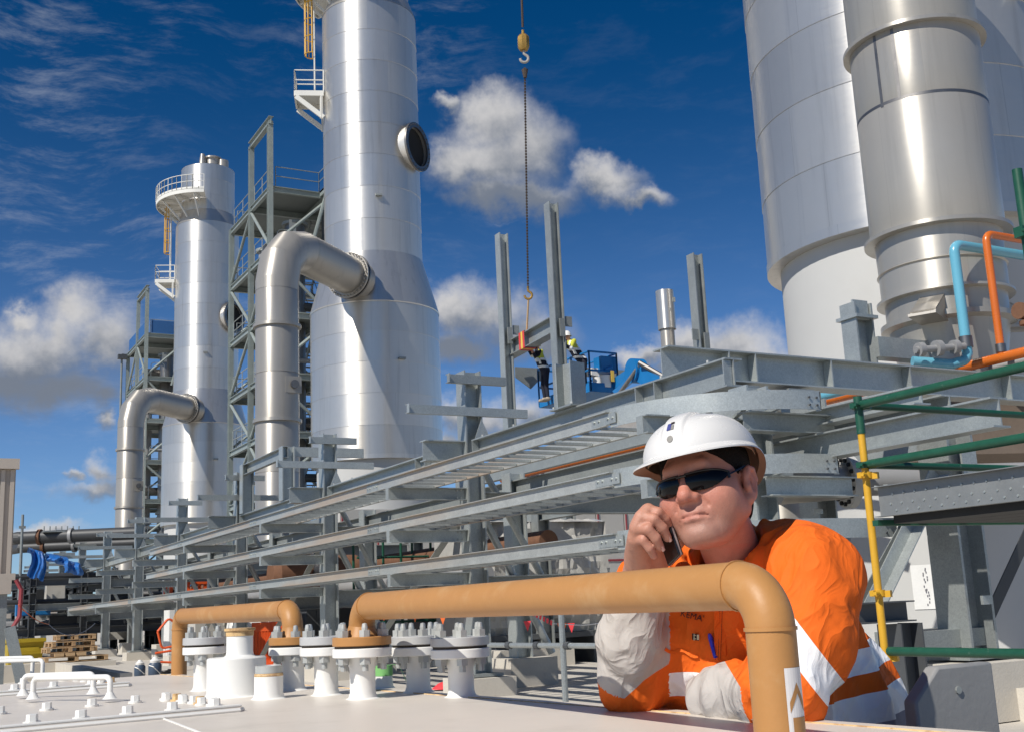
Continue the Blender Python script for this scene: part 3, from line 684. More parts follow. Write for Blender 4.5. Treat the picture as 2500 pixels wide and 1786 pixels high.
for k, (x, z) in enumerate(((8.6, 2.95), (10.1, 2.95), (11.6, 2.95))):
    m_ = MB(); m_.I((x, 9.4, z), (x, 52, z), .26, .16, .014, .011)
    solo(m_, 'stringer', 'galvanised_dull', 'long stringer beam behind the trays, ' + ('inner line', 'middle line', 'back line')[k], 'beam', 'stringers of the pipe rack')
for k, (ya, yb) in enumerate(((13.2, 16.6), (17.6, 26.5))):
    m_ = MB(); m_.I((12.9, ya, 4.30), (12.9, yb, 4.30), .34, .16, .014, .011); solo(m_, 'upper_stringer', 'galvanised_dull', ('near', 'far')[k] + ' upper stringer beam in front of the blue and orange pipes', 'beam', 'stringers of the pipe rack')
for k, y in enumerate((14.4, 20.4, 26.4)):
    m_ = MB(); m_.L((CX + .1, y + .2, 2.6), (CX + .1, y + 4.4, .35), .12, .012)
    solo(m_, 'angle_brace', 'galvanised_dull', '%s long angle brace from the right, leaning between rack columns' % ORD[k], 'brace', 'long angle braces of the rack')
# pipes lying along the rack
for k, (x, z, r, mt, lab) in enumerate(((13.6, 4.36, .07, 'pipe_blue', 'blue pipe lying along the top of the rack'), (14.0, 4.36, .075, 'pipe_orange', 'orange pipe lying along the rack beside the blue one'), (14.4, 4.33, .05, 'pipe_grey', 'grey pipe lying along the rack beside the orange one'), (10.6, 2.3, .2, 'rust', 'brown rusty pipe low in the rack'), (9.3, 1.75, .16, 'pipe_grey', 'thick grey pipe inside the rack at mid height'))):
    m_ = MB(); m_.cyl((x, ((11.55, 8, 8)[k] if k < 3 else 18), z), (x, (26 if k < 3 else 45), z), r, n=16); solo(m_, 'rack_pipe', mt, lab, 'pipe')
# ------------------------------------------------------------------ things behind and under the rack
def pbox(pa, pb, z0, z1, dep):
    """front face rectangle from the point under pixel a to the point under pixel b; runs back along +Y"""
    m_ = MB(); c = [(pa.x, pa.y, z0), (pb.x, pb.y, z0), (pb.x, pb.y + dep, z0), (pa.x, pa.y + dep, z0)]
    vs = c + [(x, y, z1) for x, y, z in c]
    return m_.add(vs, [(3,2,1,0), (4,5,6,7), (0,1,5,4), (1,2,6,5), (2,3,7,6), (3,0,4,7)])
a = W(830, 1250, 30); 
t = thing('panel_enclosure', 'beige panelled enclosure with dark red stripe seen through the rack', 'enclosure', (a.x, a.y, 0))
for k in range(13):
    p = V((a.x + k * 1.0, a.y, 0)); q = V((a.x + k * 1.0 + .97, a.y, 0))
    pn = part(pbox(p, q, .4, 3.85, .3), 'wall_panel', 'panel_beige', t)
    m_ = MB(); m_.box(((p.x + q.x) / 2, a.y - .012, 2.35), (.97, .02, .06)); m_.box((p.x + .06, a.y - .015, 2.1), (.04, .025, 3.3)); part(m_, 'stripe', 'stripe_red', pn)
part(pbox(V((a.x, a.y + .32, 0)), V((a.x + 13, a.y + .32, 0)), 0, 3.75, 4), 'core', 'galvanised_dull', t)
# wrapped machine
p = WZ(1290, 1600, 0); 
t = thing('wrapped_machine', 'machine wrapped in crumpled grey plastic behind the long tan pipe', 'machine', (p.x, p.y, 0))
rw = random.Random(3); m_ = MB(); p0 = W(1135, 1520, 22); nx = 40; nz_ = 16; Lx = 3.3
P = []
for i in range(nz_ + 1):
    row = []
    for j in range(nx + 1):
        u, v_ = j / nx, i / nz_
        bul = .25 * math.sin(math.pi * v_) + .10 * math.sin(9 * u + 3 * v_) + rw.uniform(-.05, .05)
        row.append(V((p0.x + Lx * u, p0.y - bul, .62 + 2.2 * v_)))
    P.append(row)
top_ = [[V((q.x, p0.y - .1 + 1.4 * s, q.z + rw.uniform(-.05, .1) * (s > 0))) for q in P[-1]] for s in (0, .3, .7, 1)]
m_.grid(P); m_.grid(top_)
m_.grid([[V((p0.x + Lx, p0.y + 1.3 * s - .1 * (1 - s), .62 + 2.2 * i / 8)) for s in (0, .5, 1)] for i in range(9)])
m_.grid([[V((p0.x, p0.y + 1.3 * s - .1 * (1 - s), .62 + 2.2 * i / 8)) for s in (0, .5, 1)] for i in range(9)])
part(m_, 'plastic_wrap', 'plastic_wrap', t, sharp=20)
m_ = MB()
for k in range(4): m_.box((p0.x + .4 + .8 * k, p0.y + .3, .31), (.15, 1.2, .62))
m_.box((p0.x + 1.65, p0.y + .2, .56), (3.2, 1.0, .1)); part(m_, 'skid', 'dark_or_shaded_steel', t)
# concrete plinths
for (xa, xb, yb, yt, dep, lab) in ((1225, 1300, 1663, 1590, .7, 'square concrete plinth on the slab right of the white flanges'), (1303, 1475, 1641, 1584, .5, 'long low concrete wall behind the square plinth'), (1160, 1222, 1692, 1612, .3, 'dark grey block directly right of the last flange'), (480, 560, 1618, 1590, .6, 'low concrete plinth below the far duct, left of the bolted flange')):
    pa, pb = WZ(xa, yb, 0), WZ(xb, yb, 0); pb.y = pa.y if abs(pb.y - pa.y) < 1.5 else pb.y
    h = (yb - yt) / F * (pa.dot(V((B.x * 0, 0, 0))) or (M.transposed() @ (pa - V((0, 0, CAMZ)))).z * -1)
    solo(pbox(pa, pb, 0, h, dep), 'concrete_plinth', 'concrete_pale' if 'dark' not in lab else 'galvanised_dull', lab, 'plinth')
# scaffold guard rail in front of the slab
p, q = W(1140, 1573, 10.9), W(1520, 1579, 9.0); q.z = p.z
t = thing('guard_rail', 'galvanised tube guard rail on the slab left of the worker', 'railing', (p.x, p.y, 0))
m_ = MB(); m_.tube([p, q], .024, 10); part(m_, 'rail', 'galvanised', t)
for k in range(5):
    c = p.lerp(q, .12 + .19 * k); m_ = MB(); m_.ring(c - (q - p).normalized() * .03, c + (q - p).normalized() * .03, .034, .02, 10); part(m_, 'coupler', 'dark_or_shaded_steel', t)
c = p.lerp(q, .66); c0_ = WX(1390, 1600, c.x); m_ = MB(); m_.cyl((c.x, c.y, 0), (c.x, c.y, 1.25), .026, n=10); part(m_, 'upright', 'galvanised', t)
# bunting, barrier tape
def flag(px, py, d, s, mat, lab, tri=True):
    p = W(px, py, d); m_ = MB(); e = B and V((.88, -.47, 0))
    if tri: m_.plate([p, p + e * s, p + e * s * .5 - V((0, 0, s * 1.35))], .006)
    else: m_.plate([p, p + e * s, p + e * s * .9 - V((0, 0, s * .9)), p - V((0, 0, s))], .006)
    solo(m_, 'pennant', mat, lab, 'pennant', 'safety pennants strung between columns')
flag(1007, 1500, 16, .07, 'flag_orange', 'orange pennant left of the grey bolted flange')
flag(1072, 1500, 16, .10, 'flag_orange', 'larger orange pennant above the rearmost grey flange')
flag(1360, 1520, 14, .12, 'flag_orange', 'pink orange pennant in front of the plastic wrap')
flag(1386, 1520, 14.5, .09, 'flag_red', 'red pennant just right of the pink one')
flag(1278, 1515, 15, .10, 'flag_red', 'red flag end at the brace foot')
flag(933, 1502, 16, .05, 'flag_orange', 'small orange pennant beside the tan elbow')
p, q = W(1300, 1495, 14.6), W(1352, 1522, 14.2); m_ = MB(); n = 6
for k in range(n): a_, b_ = p.lerp(q, k / n), p.lerp(q, (k + .55) / n); m_.bar(a_, b_, .004, .06)
solo(m_, 'barrier_tape', 'flag_red', 'red and white barrier tape tied to the brace foot', 'tape', kind='stuff')
p, q = W(1352, 1521, 14.1), W(1500, 1516, 13); m_ = MB(); m_.tube([p, p.lerp(q, .5) - V((0, 0, .03)), q], .005, 5); solo(m_, 'bunting_line', 'tape_white', 'thin bunting line across the plastic wrap', 'line')
# orange barriers
def barrier(px, lab):
    p = W(px, 1631, 26); p.z = 0; t = thing('plastic_barrier', lab, 'barrier', p, 'orange plastic barriers'); w, h = .62, 1.05; e = V((.95, -.3, 0)).normalized()
    m_ = MB()
    for z, hh in ((.95, .2), (.12, .16)): m_.bar(p + V((0, 0, z)), p + e * w + V((0, 0, z)), .06, hh)
    for k in range(9): c = p + e * (w * (k + .5) / 9); m_.bar(c + V((0, 0, .05)), c + V((0, 0, 1.0)), .06, .04, (0, 1, 0))
    part(m_, 'grille', 'barrier_orange', t)
    m_ = MB()
    for k in (.15, .85): c = p + e * w * k; m_.box(c + V((0, 0, .03)), (.1, .6, .05))
    part(m_, 'foot', 'barrier_orange', t)
barrier(614, 'orange plastic barrier left, seen between tan pipe and rusty capped cylinder'); barrier(664, 'orange plastic barrier right, partly behind the tan flange')
for k, (px, py, d, w, h) in enumerate(((404, 1424, 38, 1.5, .35), (450, 1440, 37, 1.3, .12))):
    p = W(px, py, d); m_ = MB()
    for j in range(8): m_.box(p + V((w * j / 8, 0, -h / 2)), (.10, .1, h))
    for z in (0, -h): m_.box(p + V((w / 2, -.02, z)), (w, .12, .08))
    solo(m_, 'orange_guard', 'barrier_orange', ['orange guard mesh seen high through the rack', 'narrow orange guard strip below the mesh'][k], 'barrier')
# orange hose and coil on the scaffold left of the tan pipe
p = WZ(392, 1600, 0); m_ = MB(); q = W(385, 1540, 27)
m_.tube(fillet([q, q + V((.25, 0, .3)), q + V((.5, 0, .1)), q + V((.45, 0, -.35)), q + V((.1, 0, -.4)), q], .08, 3), .03, 6); m_.tube(fillet([q + V((-.05, 0, -.5)), q + V((.45, 0, -.45)), q + V((.5, 0, -.75)), q + V((0, 0, -.7))], .05, 3), .03, 6)
solo(m_, 'hose_coil', 'barrier_orange', 'coil of orange hose hung on a tube left of the small tan pipe', 'hose')
# ------------------------------------------------------------------ right-hand side: transverse beam, brackets, duct, scaffold
# big transverse beam
p = W(1615, 887, 13.0); zc = p.z; y0 = p.y; q = WY(2600, 957, y0); q.z = zc
t = thing('transverse_beam', 'big galvanised I-beam crossing the picture above the hard hat', 'beam', p); h = .37
m_ = MB(); m_.I(p, q, h, .3, .018, .014); part(m_, 'girder', 'galvanised', t)
for px in (1763, 1827, 2010, 2200, 2440):
    s = WY(px, 900, y0).x; m_ = MB(); m_.box((s, y0 - .08, zc), (.016, .138, h - .04)); part(m_, 'stiffener', 'galvanised', t)
s = WY(1790, 930, y0).x
m_ = MB(); m_.box((s, y0, zc - .24), (.5, .34, .03)); m_.box((s + .9, y0, zc - .24), (.4, .34, .03)); part(m_, 'bearing_plate', 'galvanised', t)
for s_ in (s, s + .95):
    m_ = MB(); m_.I((s_, y0, 3.3), (s_, y0, zc - .255), .27, .25, .02, .016, (1, 0, 0)); part(m_, 'stub_column', 'galvanised', t)
# diagonal rail beams running along the rack towards the camera
for k, (pa, d0, pb_, h, lab) in enumerate((((2010, 1090), 10.6, (2440, 985), .24, 'galvanised beam rising to the right behind the yellow standard'), ((1850, 1055), 11.6, (2250, 962), .16, 'narrow beam running up to the right under the orange pipe'), ((1800, 1100), 12.4, (2320, 985), .20, 'second galvanised beam under the transverse beam at right'))):
    a_ = W(*pa, d0); b_ = V((a_.x, WX(*pb_, a_.x).y, a_.z)); m_ = MB(); m_.I(a_ + V((0, 1.2, 0)), b_, h, .2, .016, .012); solo(m_, 'rack_beam', 'galvanised', lab, 'beam', 'beams under the transverse beam')
# near column with braces and concrete plinth
p = WZ(2370, 1608, .53); p = V((8.86, 7.5, 0))
t = thing('main_column', 'heavy galvanised H-column on a concrete plinth at the right edge', 'column', p)
m_ = MB(); m_.I((p.x, p.y, .56), (p.x, p.y, 2.75), .36, .36, .03, .02, (1, 0, 0)); part(m_, 'shaft', 'galvanised', t)
m_ = MB(); m_.box((p.x, p.y, .545), (.62, .5, .03)); part(m_, 'base_plate', 'galvanised', t)
m_ = MB(); m_.box((p.x - .02, p.y - .27, 1.05), (.12, .03, .08)); m_.box((p.x - .02, p.y - .27, 2.2), (.2, .02, .5)); part(m_, 'cleat', 'galvanised', t)
for sx, ww in ((-1, 1.25), (-.93, 1.25), (1, 1.2)):
    m_ = MB(); b0 = V((p.x + .18 * sx, p.y - .04 + .1 * (sx == -.93), 2.2 - .1 * (sx == -.93))) if sx < 0 else V((p.x + .2, p.y, .65))
    b1 = V((p.x - ww, p.y - .04 + .1 * (sx == -.93), .95)) if sx < 0 else V((p.x + 1.3, p.y, 1.85))
    m_.L(b0, b1, .13, .012); part(m_, 'brace', 'galvanised' if sx < 0 else 'pipe_charcoal', t)
m_ = MB(); m_.box((p.x, p.y, .26), (1.05, .9, .5)); solo(m_, 'column_plinth', 'concrete_pale', 'concrete plinth under the heavy H-column at right', 'plinth')
m_ = MB(); m_.box((p.x + .8, p.y - .5, .14), (1.6, .8, .28)); solo(m_, 'low_plinth', 'concrete_pale', 'low concrete step in front of the right-hand plinth', 'plinth')
# dark steel stool between the braces
p2 = W(2200, 1520, 9.6)
t = thing('dark_trestle', 'dark unpainted steel trestle below the left brace of the heavy column', 'trestle', (p2.x, p2.y, 0))
m_ = MB(); m_.I((p2.x - .55, p2.y, p2.z + .10), (p2.x + .08, p2.y, p2.z + .10), .17, .2, .012, .01); part(m_, 'top_beam', 'dark_or_shaded_steel', t)
m_ = MB(); m_.I((p2.x - .02, p2.y, 0), (p2.x - .02, p2.y, p2.z + .0), .26, .26, .015, .012, (1, 0, 0)); part(m_, 'leg', 'dark_or_shaded_steel', t)
m_ = MB(); m_.box((p2.x + 1.0, p2.y + .6, .72), (.9, .5, .16)); solo(m_, 'bearing_block', 'galvanised_dull', 'grey steel block with bolts beside the heavy column foot', 'block')
# drawing sheet taped to the white skirt
c_ = V((17.93, 15.25, 0)); d_ = ray(2287, 1430); 
tt_ = None
a2 = d_.x ** 2 + d_.y ** 2; bq = -2 * (d_.x * c_.x + d_.y * c_.y); cq = c_.x ** 2 + c_.y ** 2 - 2.73 ** 2
tt_ = (-bq - math.sqrt(bq * bq - 4 * a2 * cq)) / (2 * a2); p = d_ * tt_; p.z += CAMZ
an = math.atan2(p.y - c_.y, p.x - c_.x)
t = thing('drawing_sheet', 'white drawing sheet taped to the white skirt at right', 'paper', p)
hw = .40; hh = .37
P = [[V((c_.x + 2.735 * math.cos(an + u), c_.y + 2.735 * math.sin(an + u), p.z + w_)) for u in (-hw / 2.73, -.05, .05, hw / 2.73)] for w_ in (-hh, hh)]
part(MB().grid(P), 'sheet', 'clear_sheet', t)
m_ = MB(); rs = random.Random(5)
for k in range(46):
    u = rs.choice((-.07, -.055, .0, .012, .03, .045)) + rs.uniform(-.006, .006); w_ = rs.uniform(-.3, .3)
    q = V((c_.x + 2.738 * math.cos(an + u), c_.y + 2.738 * math.sin(an + u), p.z + w_)); m_.box(q, (.006, .018, .035), Matrix.Rotation(an, 3, 'Z'))
part(m_, 'lettering', 'ink', t, kind='stuff')
# flanged pipe end
p = W(2068, 1175, 11.6); ax = V((.94, -.34, 0)).normalized()
t = thing('flanged_pipe', 'grey pipe with big bolted flange right of the hard hat', 'pipe', p)
m_ = MB(); m_.ring(p - ax * .03, p + ax * .05, .27, .17, 36); part(m_, 'flange', 'skirt_white', t)
m_ = MB()
for k in range(16): a_ = 2 * math.pi * k / 16; q = p - ax * .055 + V((-ax.y, ax.x, 0)) * .225 * math.cos(a_) + V((0, 0, .225 * math.sin(a_))); m_.cyl(q, q + ax * .03, .022, n=8)
part(m_, 'bolt_hole', 'black', t, kind='stuff')
m_ = MB(); m_.cyl(p - ax * .75, p - ax * .01, .21, .175, 28); part(m_, 'reducer', 'stainless', t)
m_ = MB(); m_.cyl(p + ax * .05, p + ax * 2.2, .15, n=24); part(m_, 'pipe_run', 'pipe_grey', t)
m_ = MB(); m_.box(p + ax * .75 + V((0, -.16, .05)), (.14, .01, .14)); part(m_, 'tag', 'tape_white', t)
m_ = MB(); q = W(1925, 1300, 13.5); m_.cyl((q.x, q.y, 0), (q.x, q.y, 2.4), .36, n=28); solo(m_, 'standing_drum', 'stainless', 'pale upright pipe column between the tray bends', 'pipe')
# ------------------------------------------------------------------ stainless duct in front of the right vessel
p = W(2268, 420, 18.5); o = V((p.x, p.y, 0)); r = 1.02
t = thing('stainless_duct', 'wide stainless duct rising in front of the right-hand vessel', 'duct', o, 'grey ducts bent over into the vessels')
zr = lambda py, px=2300: W(px, py, 17.75).z
za, zb = zr(560), zr(30)
zm = zr(225)
for a_, b_ in ((za, zm), (zm, zb), (zb, zb + 3)):
    part(MB().lathe([(r, a_), (r + .006, a_ + .01), (r + .006, b_ - .012), (r, b_)], o, 72), 'duct_section', 'stainless_bright', t)
part(MB().lathe([(r, zm - .025), (r + .008, zm - .025), (r + .008, zm + .025), (r, zm + .025)], o, 72), 'weld_band', 'steel_dark_metal', t)
for z in (za, zb): part(MB().lathe([(r - .05, z - .03), (r + .11, z - .03), (r + .11, z + .03), (r, z + .03)], o, 72), 'flange', 'stainless_bright', t)
m_ = MB()
for an_, z0, z1 in ((203, zm, zb), (186, zm - .05, zb)):
    e = V((math.cos(R(an_)), math.sin(R(an_)), 0)) * (r + .006); m_.bar(o + e + V((0, 0, z0)), o + e + V((0, 0, z1)), .05, .006, (0, 0, 1) if 0 else (math.cos(R(an_)), math.sin(R(an_)), 0))
part(m_, 'long_weld', 'steel_dark_metal', t)
zc1, zc2 = zr(648), zr(722)
part(MB().lathe([(r - .05, za - .03), (r - .06, zc1 + .02), (r - .03, zc1), (r - .06, zc1 - .02), (r - .06, zc2 + .03), (r + .02, zc2 + .02), (r + .02, zc2 - .02), (r - .1, zc2 - .03)], o, 72), 'sleeve', 'stainless_bright', t)
zd = zr(800)
part(MB().lathe([(r - .10, zc2), (r - .10, zd + .14), (r + .0, zd + .12), (r + .0, zd + .04), (r - .12, zd), (r - .2, zd - .5), (r - .2, zd - .9)], o, 72), 'lower_sleeve', 'stainless_bright', t)
hz = W(2375, 1050, 18.5).z
part(MB().lathe([(r - .2, zd - .9), (1.25, hz + .35), (1.25, hz - .6), (.9, hz - .75)], o, 5), 'hopper', 'hopper_brown', t)
for an_ in (207, 330):
    e = V((math.cos(R(an_)), math.sin(R(an_)), 0)); s_ = V((-e.y, e.x, 0)); b_ = o + e * .8
    m_ = MB()
    for s in (-.17, .17): m_.plate([b_ + s_ * s + V((0, 0, zc2 - .05)), b_ + s_ * s + e * .75 + V((0, 0, zd + .03)), b_ + s_ * s + e * .75 + V((0, 0, zd)), b_ + s_ * s + V((0, 0, zd))], .03)
    m_.plate([b_ - s_ * .2 + V((0, 0, zd)), b_ + s_ * .2 + V((0, 0, zd)), b_ + s_ * .2 + e * .78 + V((0, 0, zd)), b_ - s_ * .2 + e * .78 + V((0, 0, zd))], .04)
    m_.plate([b_ - s_ * .17 + V((0, 0, zc2 - .05)), b_ + s_ * .2 + V((0, 0, zc2 - .05)), b_ + s_ * .2 + e * .76 + V((0, 0, zd + .03)), b_ - s_ * .17 + e * .76 + V((0, 0, zd + .03))], .02)
    part(m_, 'support_bracket', 'stainless', t)
# stub column and box beams that carry the duct
p = W(2100, 850, 16.9)
t = thing('duct_support', 'galvanised stub column and box beam carrying the stainless duct', 'support', p)
zb_ = W(2100, 905, 16.9).z; zt_ = W(2100, 738, 16.9).z
m_ = MB(); m_.I((p.x, p.y, zb_), (p.x, p.y, zt_), .36, .3, .03, .02, (1, 0, 0)); part(m_, 'stub_column', 'galvanised', t)
m_ = MB(); zz = W(2100, 775, 16.9).z; m_.box((p.x, p.y, zz), (.44, .42, .05)); m_.box((p.x - .02, p.y - .1, (zz + zt_) / 2), (.3, .03, .3)); part(m_, 'cap_plate', 'galvanised', t)
b0 = V((p.x + .15, p.y - .1, W(2150, 842, 16.7).z)); m_ = MB(); m_.bar(b0, b0 + V((1.22, -.02, 0)), .25, .3, (0, 0, 1)); part(m_, 'box_beam', 'galvanised', t)
b1 = b0 + V((1.22, -.05, .06)); m_ = MB(); m_.I(b1, b1 + V((1.6, .25, 0)), .4, .3, .02, .016); part(m_, 'box_beam', 'galvanised_dull', t)
m_ = MB(); m_.bar(p + V((-2.2, .4, -.32)), p + V((-.2, .4, -.32)), .25, .3); part(m_, 'box_beam', 'galvanised', t)
m_ = MB(); m_.I((b1.x + .1, b1.y, b1.z - .75), (b1.x + .1, b1.y, b1.z - .2), .26, .26, .02, .016, (1, 0, 0)); m_.box((b1.x + .1, b1.y, b1.z - .21), (.5, .4, .03)); part(m_, 'stub_column', 'galvanised', t)
# blue and orange risers
def P_(px, py, d=15.6): return W(px, py, d)
b_ = WX(2364, 880, 13.6); ztop = WX(2347, 597, 13.6).z; zt2 = W(2330, 597, b_.length and (13.6 / ray(2330, 597).x) * F).z
b_ = V((13.6, b_.y, 4.36)); ztop = WY(2330, 597, b_.y).z
pts = fillet([b_ + V((-.75, .35, -.0)), b_ + V((-.25, .1, -.06)), b_, V((b_.x, b_.y, ztop)), V((b_.x + 3, b_.y, ztop))], .14, 7)
t = thing('blue_pipe', 'light blue pipe riser with elbow in front of the stainless duct', 'pipe', b_)
part(MB().tube(pts, .075, 18), 'riser', 'pipe_blue', t)
q = b_ + V((0, 0, .26)); m_ = MB(); m_.ring(q - V((0, 0, .08)), q + V((0, 0, .08)), .095, .07, 18); part(m_, 'coupling', 'steel_dark_metal', t)
a_ = b_ + V((-.95, .1, .10)); b2 = b_ + V((-.1, -.05, .18)); m_ = MB(); m_.cyl(a_, b2, .05, n=12); dd = (b2 - a_).normalized()
for s in (.1, .45, .8): c = a_.lerp(b2, s); m_.ring(c - dd * .045, c + dd * .045, .10 if s != .45 else .115, .04, 14)
part(m_, 'valve', 'pipe_grey', t)
o_ = WX(2444, 855, 14.0); o_ = V((14.0, o_.y, 4.36)); zo = WY(2412, 572, o_.y).z
pts = fillet([o_, V((o_.x, o_.y, zo)), V((o_.x + 3, o_.y, zo))], .13, 7)
t = thing('orange_pipe', 'orange pipe riser with elbow rising from an orange header at right', 'pipe', o_)
part(MB().tube(pts, .058, 18), 'riser', 'pipe_orange', t)
q = o_ + V((0, 0, .14)); m_ = MB(); m_.ring(q - V((0, 0, .06)), q + V((0, 0, .06)), .075, .05, 16); part(m_, 'coupling', 'steel_dark_metal', t)
q = P_(2500, 760, 16.0); m_ = MB(); m_.cyl(q - V((.12, 0, 0)), q + V((.3, 0, 0)), .12, n=14); m_.ring(q - V((0, .02, .14)), q - V((0, .02, .2)), .1, .03, 12); solo(m_, 'rusty_actuator', 'rust', 'brown rusty actuator beside the orange riser', 'actuator')
# ------------------------------------------------------------------ scaffold at the right edge
p = W(2095, 985, 6.3); SX, SY = p.x, p.y
t = thing('scaffold', 'green and yellow tube scaffold bay with metal planks at the right', 'scaffold', (SX, SY, 0))
zk = lambda py, px=2110, d=6.3: W(px, py, d).z
z_y = zk(1060)
m_ = MB(); m_.cyl((SX, SY, 0.02), (SX, SY, z_y), .0205, n=14); part(m_, 'standard', 'safety_yellow', t)
m_ = MB(); m_.cyl((SX, SY, z_y), (SX, SY, zk(966)), .024, n=14); part(m_, 'standard', 'scaffold_green', t)
m_ = MB(); m_.cyl((SX + 2.1, SY - .1, 1.0), (SX + 2.1, SY - .1, 4.5), .024, n=12); part(m_, 'standard', 'scaffold_green', t)
q = W(2495, 500, 5.4); m_ = MB(); m_.cyl((q.x, q.y, 1.0), (q.x, q.y, W(2480, 408, 5.4).z), .024, n=14); st_ = part(m_, 'standard', 'scaffold_green', t)
m_ = MB(); qq = W(2484, 575, 5.4); m_.box((q.x - .03, q.y, qq.z), (.05, .05, .05)); m_.cyl((q.x - .05, q.y - .02, qq.z), (q.x - .05, q.y - .05, qq.z), .01, n=8); part(m_, 'coupler', 'scaffold_green', st_)
for py in (988, 1137, 1584):
    z = zk(py); m_ = MB(); m_.cyl((SX, SY - .03, z), (SX, SY - 3.2, z), .024, n=14); part(m_, 'ledger', 'scaffold_green', t)
    if py < 1500: m_ = MB(); m_.cyl((SX + .03, SY, z), (SX + 2.4, SY, z), .021, n=12); part(m_, 'ledger', 'scaffold_green', t)
for py, mm in ((992, 'scaffold_green'), (1140, 'scaffold_green'), (1165, 'safety_yellow'), (1450, 'safety_yellow'), (1600, 'safety_yellow')):
    z = zk(py); m_ = MB(); m_.ring((SX, SY, z - .012), (SX, SY, z + .022), .036, .02, 14); m_.box((SX + .026, SY - .032, z), (.03, .05, .035), Matrix.Rotation(.4, 3, 'Z')); m_.cyl((SX - .03, SY - .03, z + .005), (SX - .062, SY - .035, z + .005), .010, n=8); m_.box((SX - .036, SY, z + .005), (.03, .03, .03)); part(m_, 'cup_joint', mm, t)
m_ = MB(); z = zk(1195); m_.tube([(SX + .02, SY - .03, z), (SX + .09, SY - .10, z - .02), (SX + .07, SY - .12, z - .12)], .014, 8); m_.cyl((SX + .06, SY - .06, z), (SX + .14, SY - .12, z), .016, n=8); part(m_, 'clamp', 'galvanised', t)
# toe board with dimples and planks seen from below
zt, zb2 = zk(1195), zk(1268)
m_ = MB(); m_.C((SX + .02, SY - .06, (zt + zb2) / 2), (SX + .02, SY - 3.2, (zt + zb2) / 2), zt - zb2, .05, .004, flip=-1); tb = part(m_, 'toe_board', 'toe_grey', t)
m_ = MB()
for k in range(42):
    for z, sh in ((.40, 0), (.17, .035), (.72, .02)): m_.cyl((SX + .012, SY - .14 - .075 * k - sh, zb2 + (zt - zb2) * z), (SX + .022, SY - .14 - .075 * k - sh, zb2 + (zt - zb2) * z), .006, .010, 8)
part(m_, 'dimple', 'galvanised', tb, kind='stuff')
for k in range(5):
    x = SX + .18 + .235 * k; m_ = MB(); m_.box((x, SY - 1.65, zb2 - .012), (.225, 3.1, .05)); pk = part(m_, 'plank', 'plank_shade', t)  # near-black colour stands in for the shade beneath the planks
m_ = MB(); m_.bar((SX - .02, SY - .05, zb2 - .03), (SX + 1.3, SY - .05, zb2 - .03), .04, .03); part(m_, 'transom', 'scaffold_green', t)
# galvanised box with a cut corner beside the worker
yb = W(2330, 1700, 2.35).y
pl_ = [WY(x, y, yb) for x, y in ((2236, 1712), (2290, 1626), (2424, 1628))]
pl_ = [V((pl_[0].x + .003, yb, 0)), V((pl_[0].x, yb, pl_[0].z)), V((pl_[1].x, yb, pl_[1].z)), V((pl_[2].x, yb, pl_[1].z)), V((pl_[2].x, yb, 0))]
t = thing('cut_corner_box', 'grey galvanised box with one cut corner standing right of the worker', 'box', (pl_[0].x, yb, 0))
o_ = part(MB().plate(pl_, .035), 'body', 'box_grey', t); md = o_.modifiers.new('bevel', 'BEVEL'); md.width = .006; md.segments = 2
m_ = MB(); m_.plate([q + V((0, -.004, 0)) if k in (0, 1, 2, 3) else q for k, q in enumerate((pl_[1] + V((.02, 0, -.14)), pl_[1] + V((.02, 0, .0)), pl_[2] + V((.01, 0, -.014)), pl_[2] + V((.022, 0, -.02)), pl_[1] + V((.034, 0, -.006)), pl_[1] + V((.034, 0, -.14))))], .003) if 0 else m_.cyl(pl_[2] + V((.05, -.004, -.05)), pl_[2] + V((.05, .0, -.05)), .008, n=10); part(m_, 'rivet', 'galvanised', t)
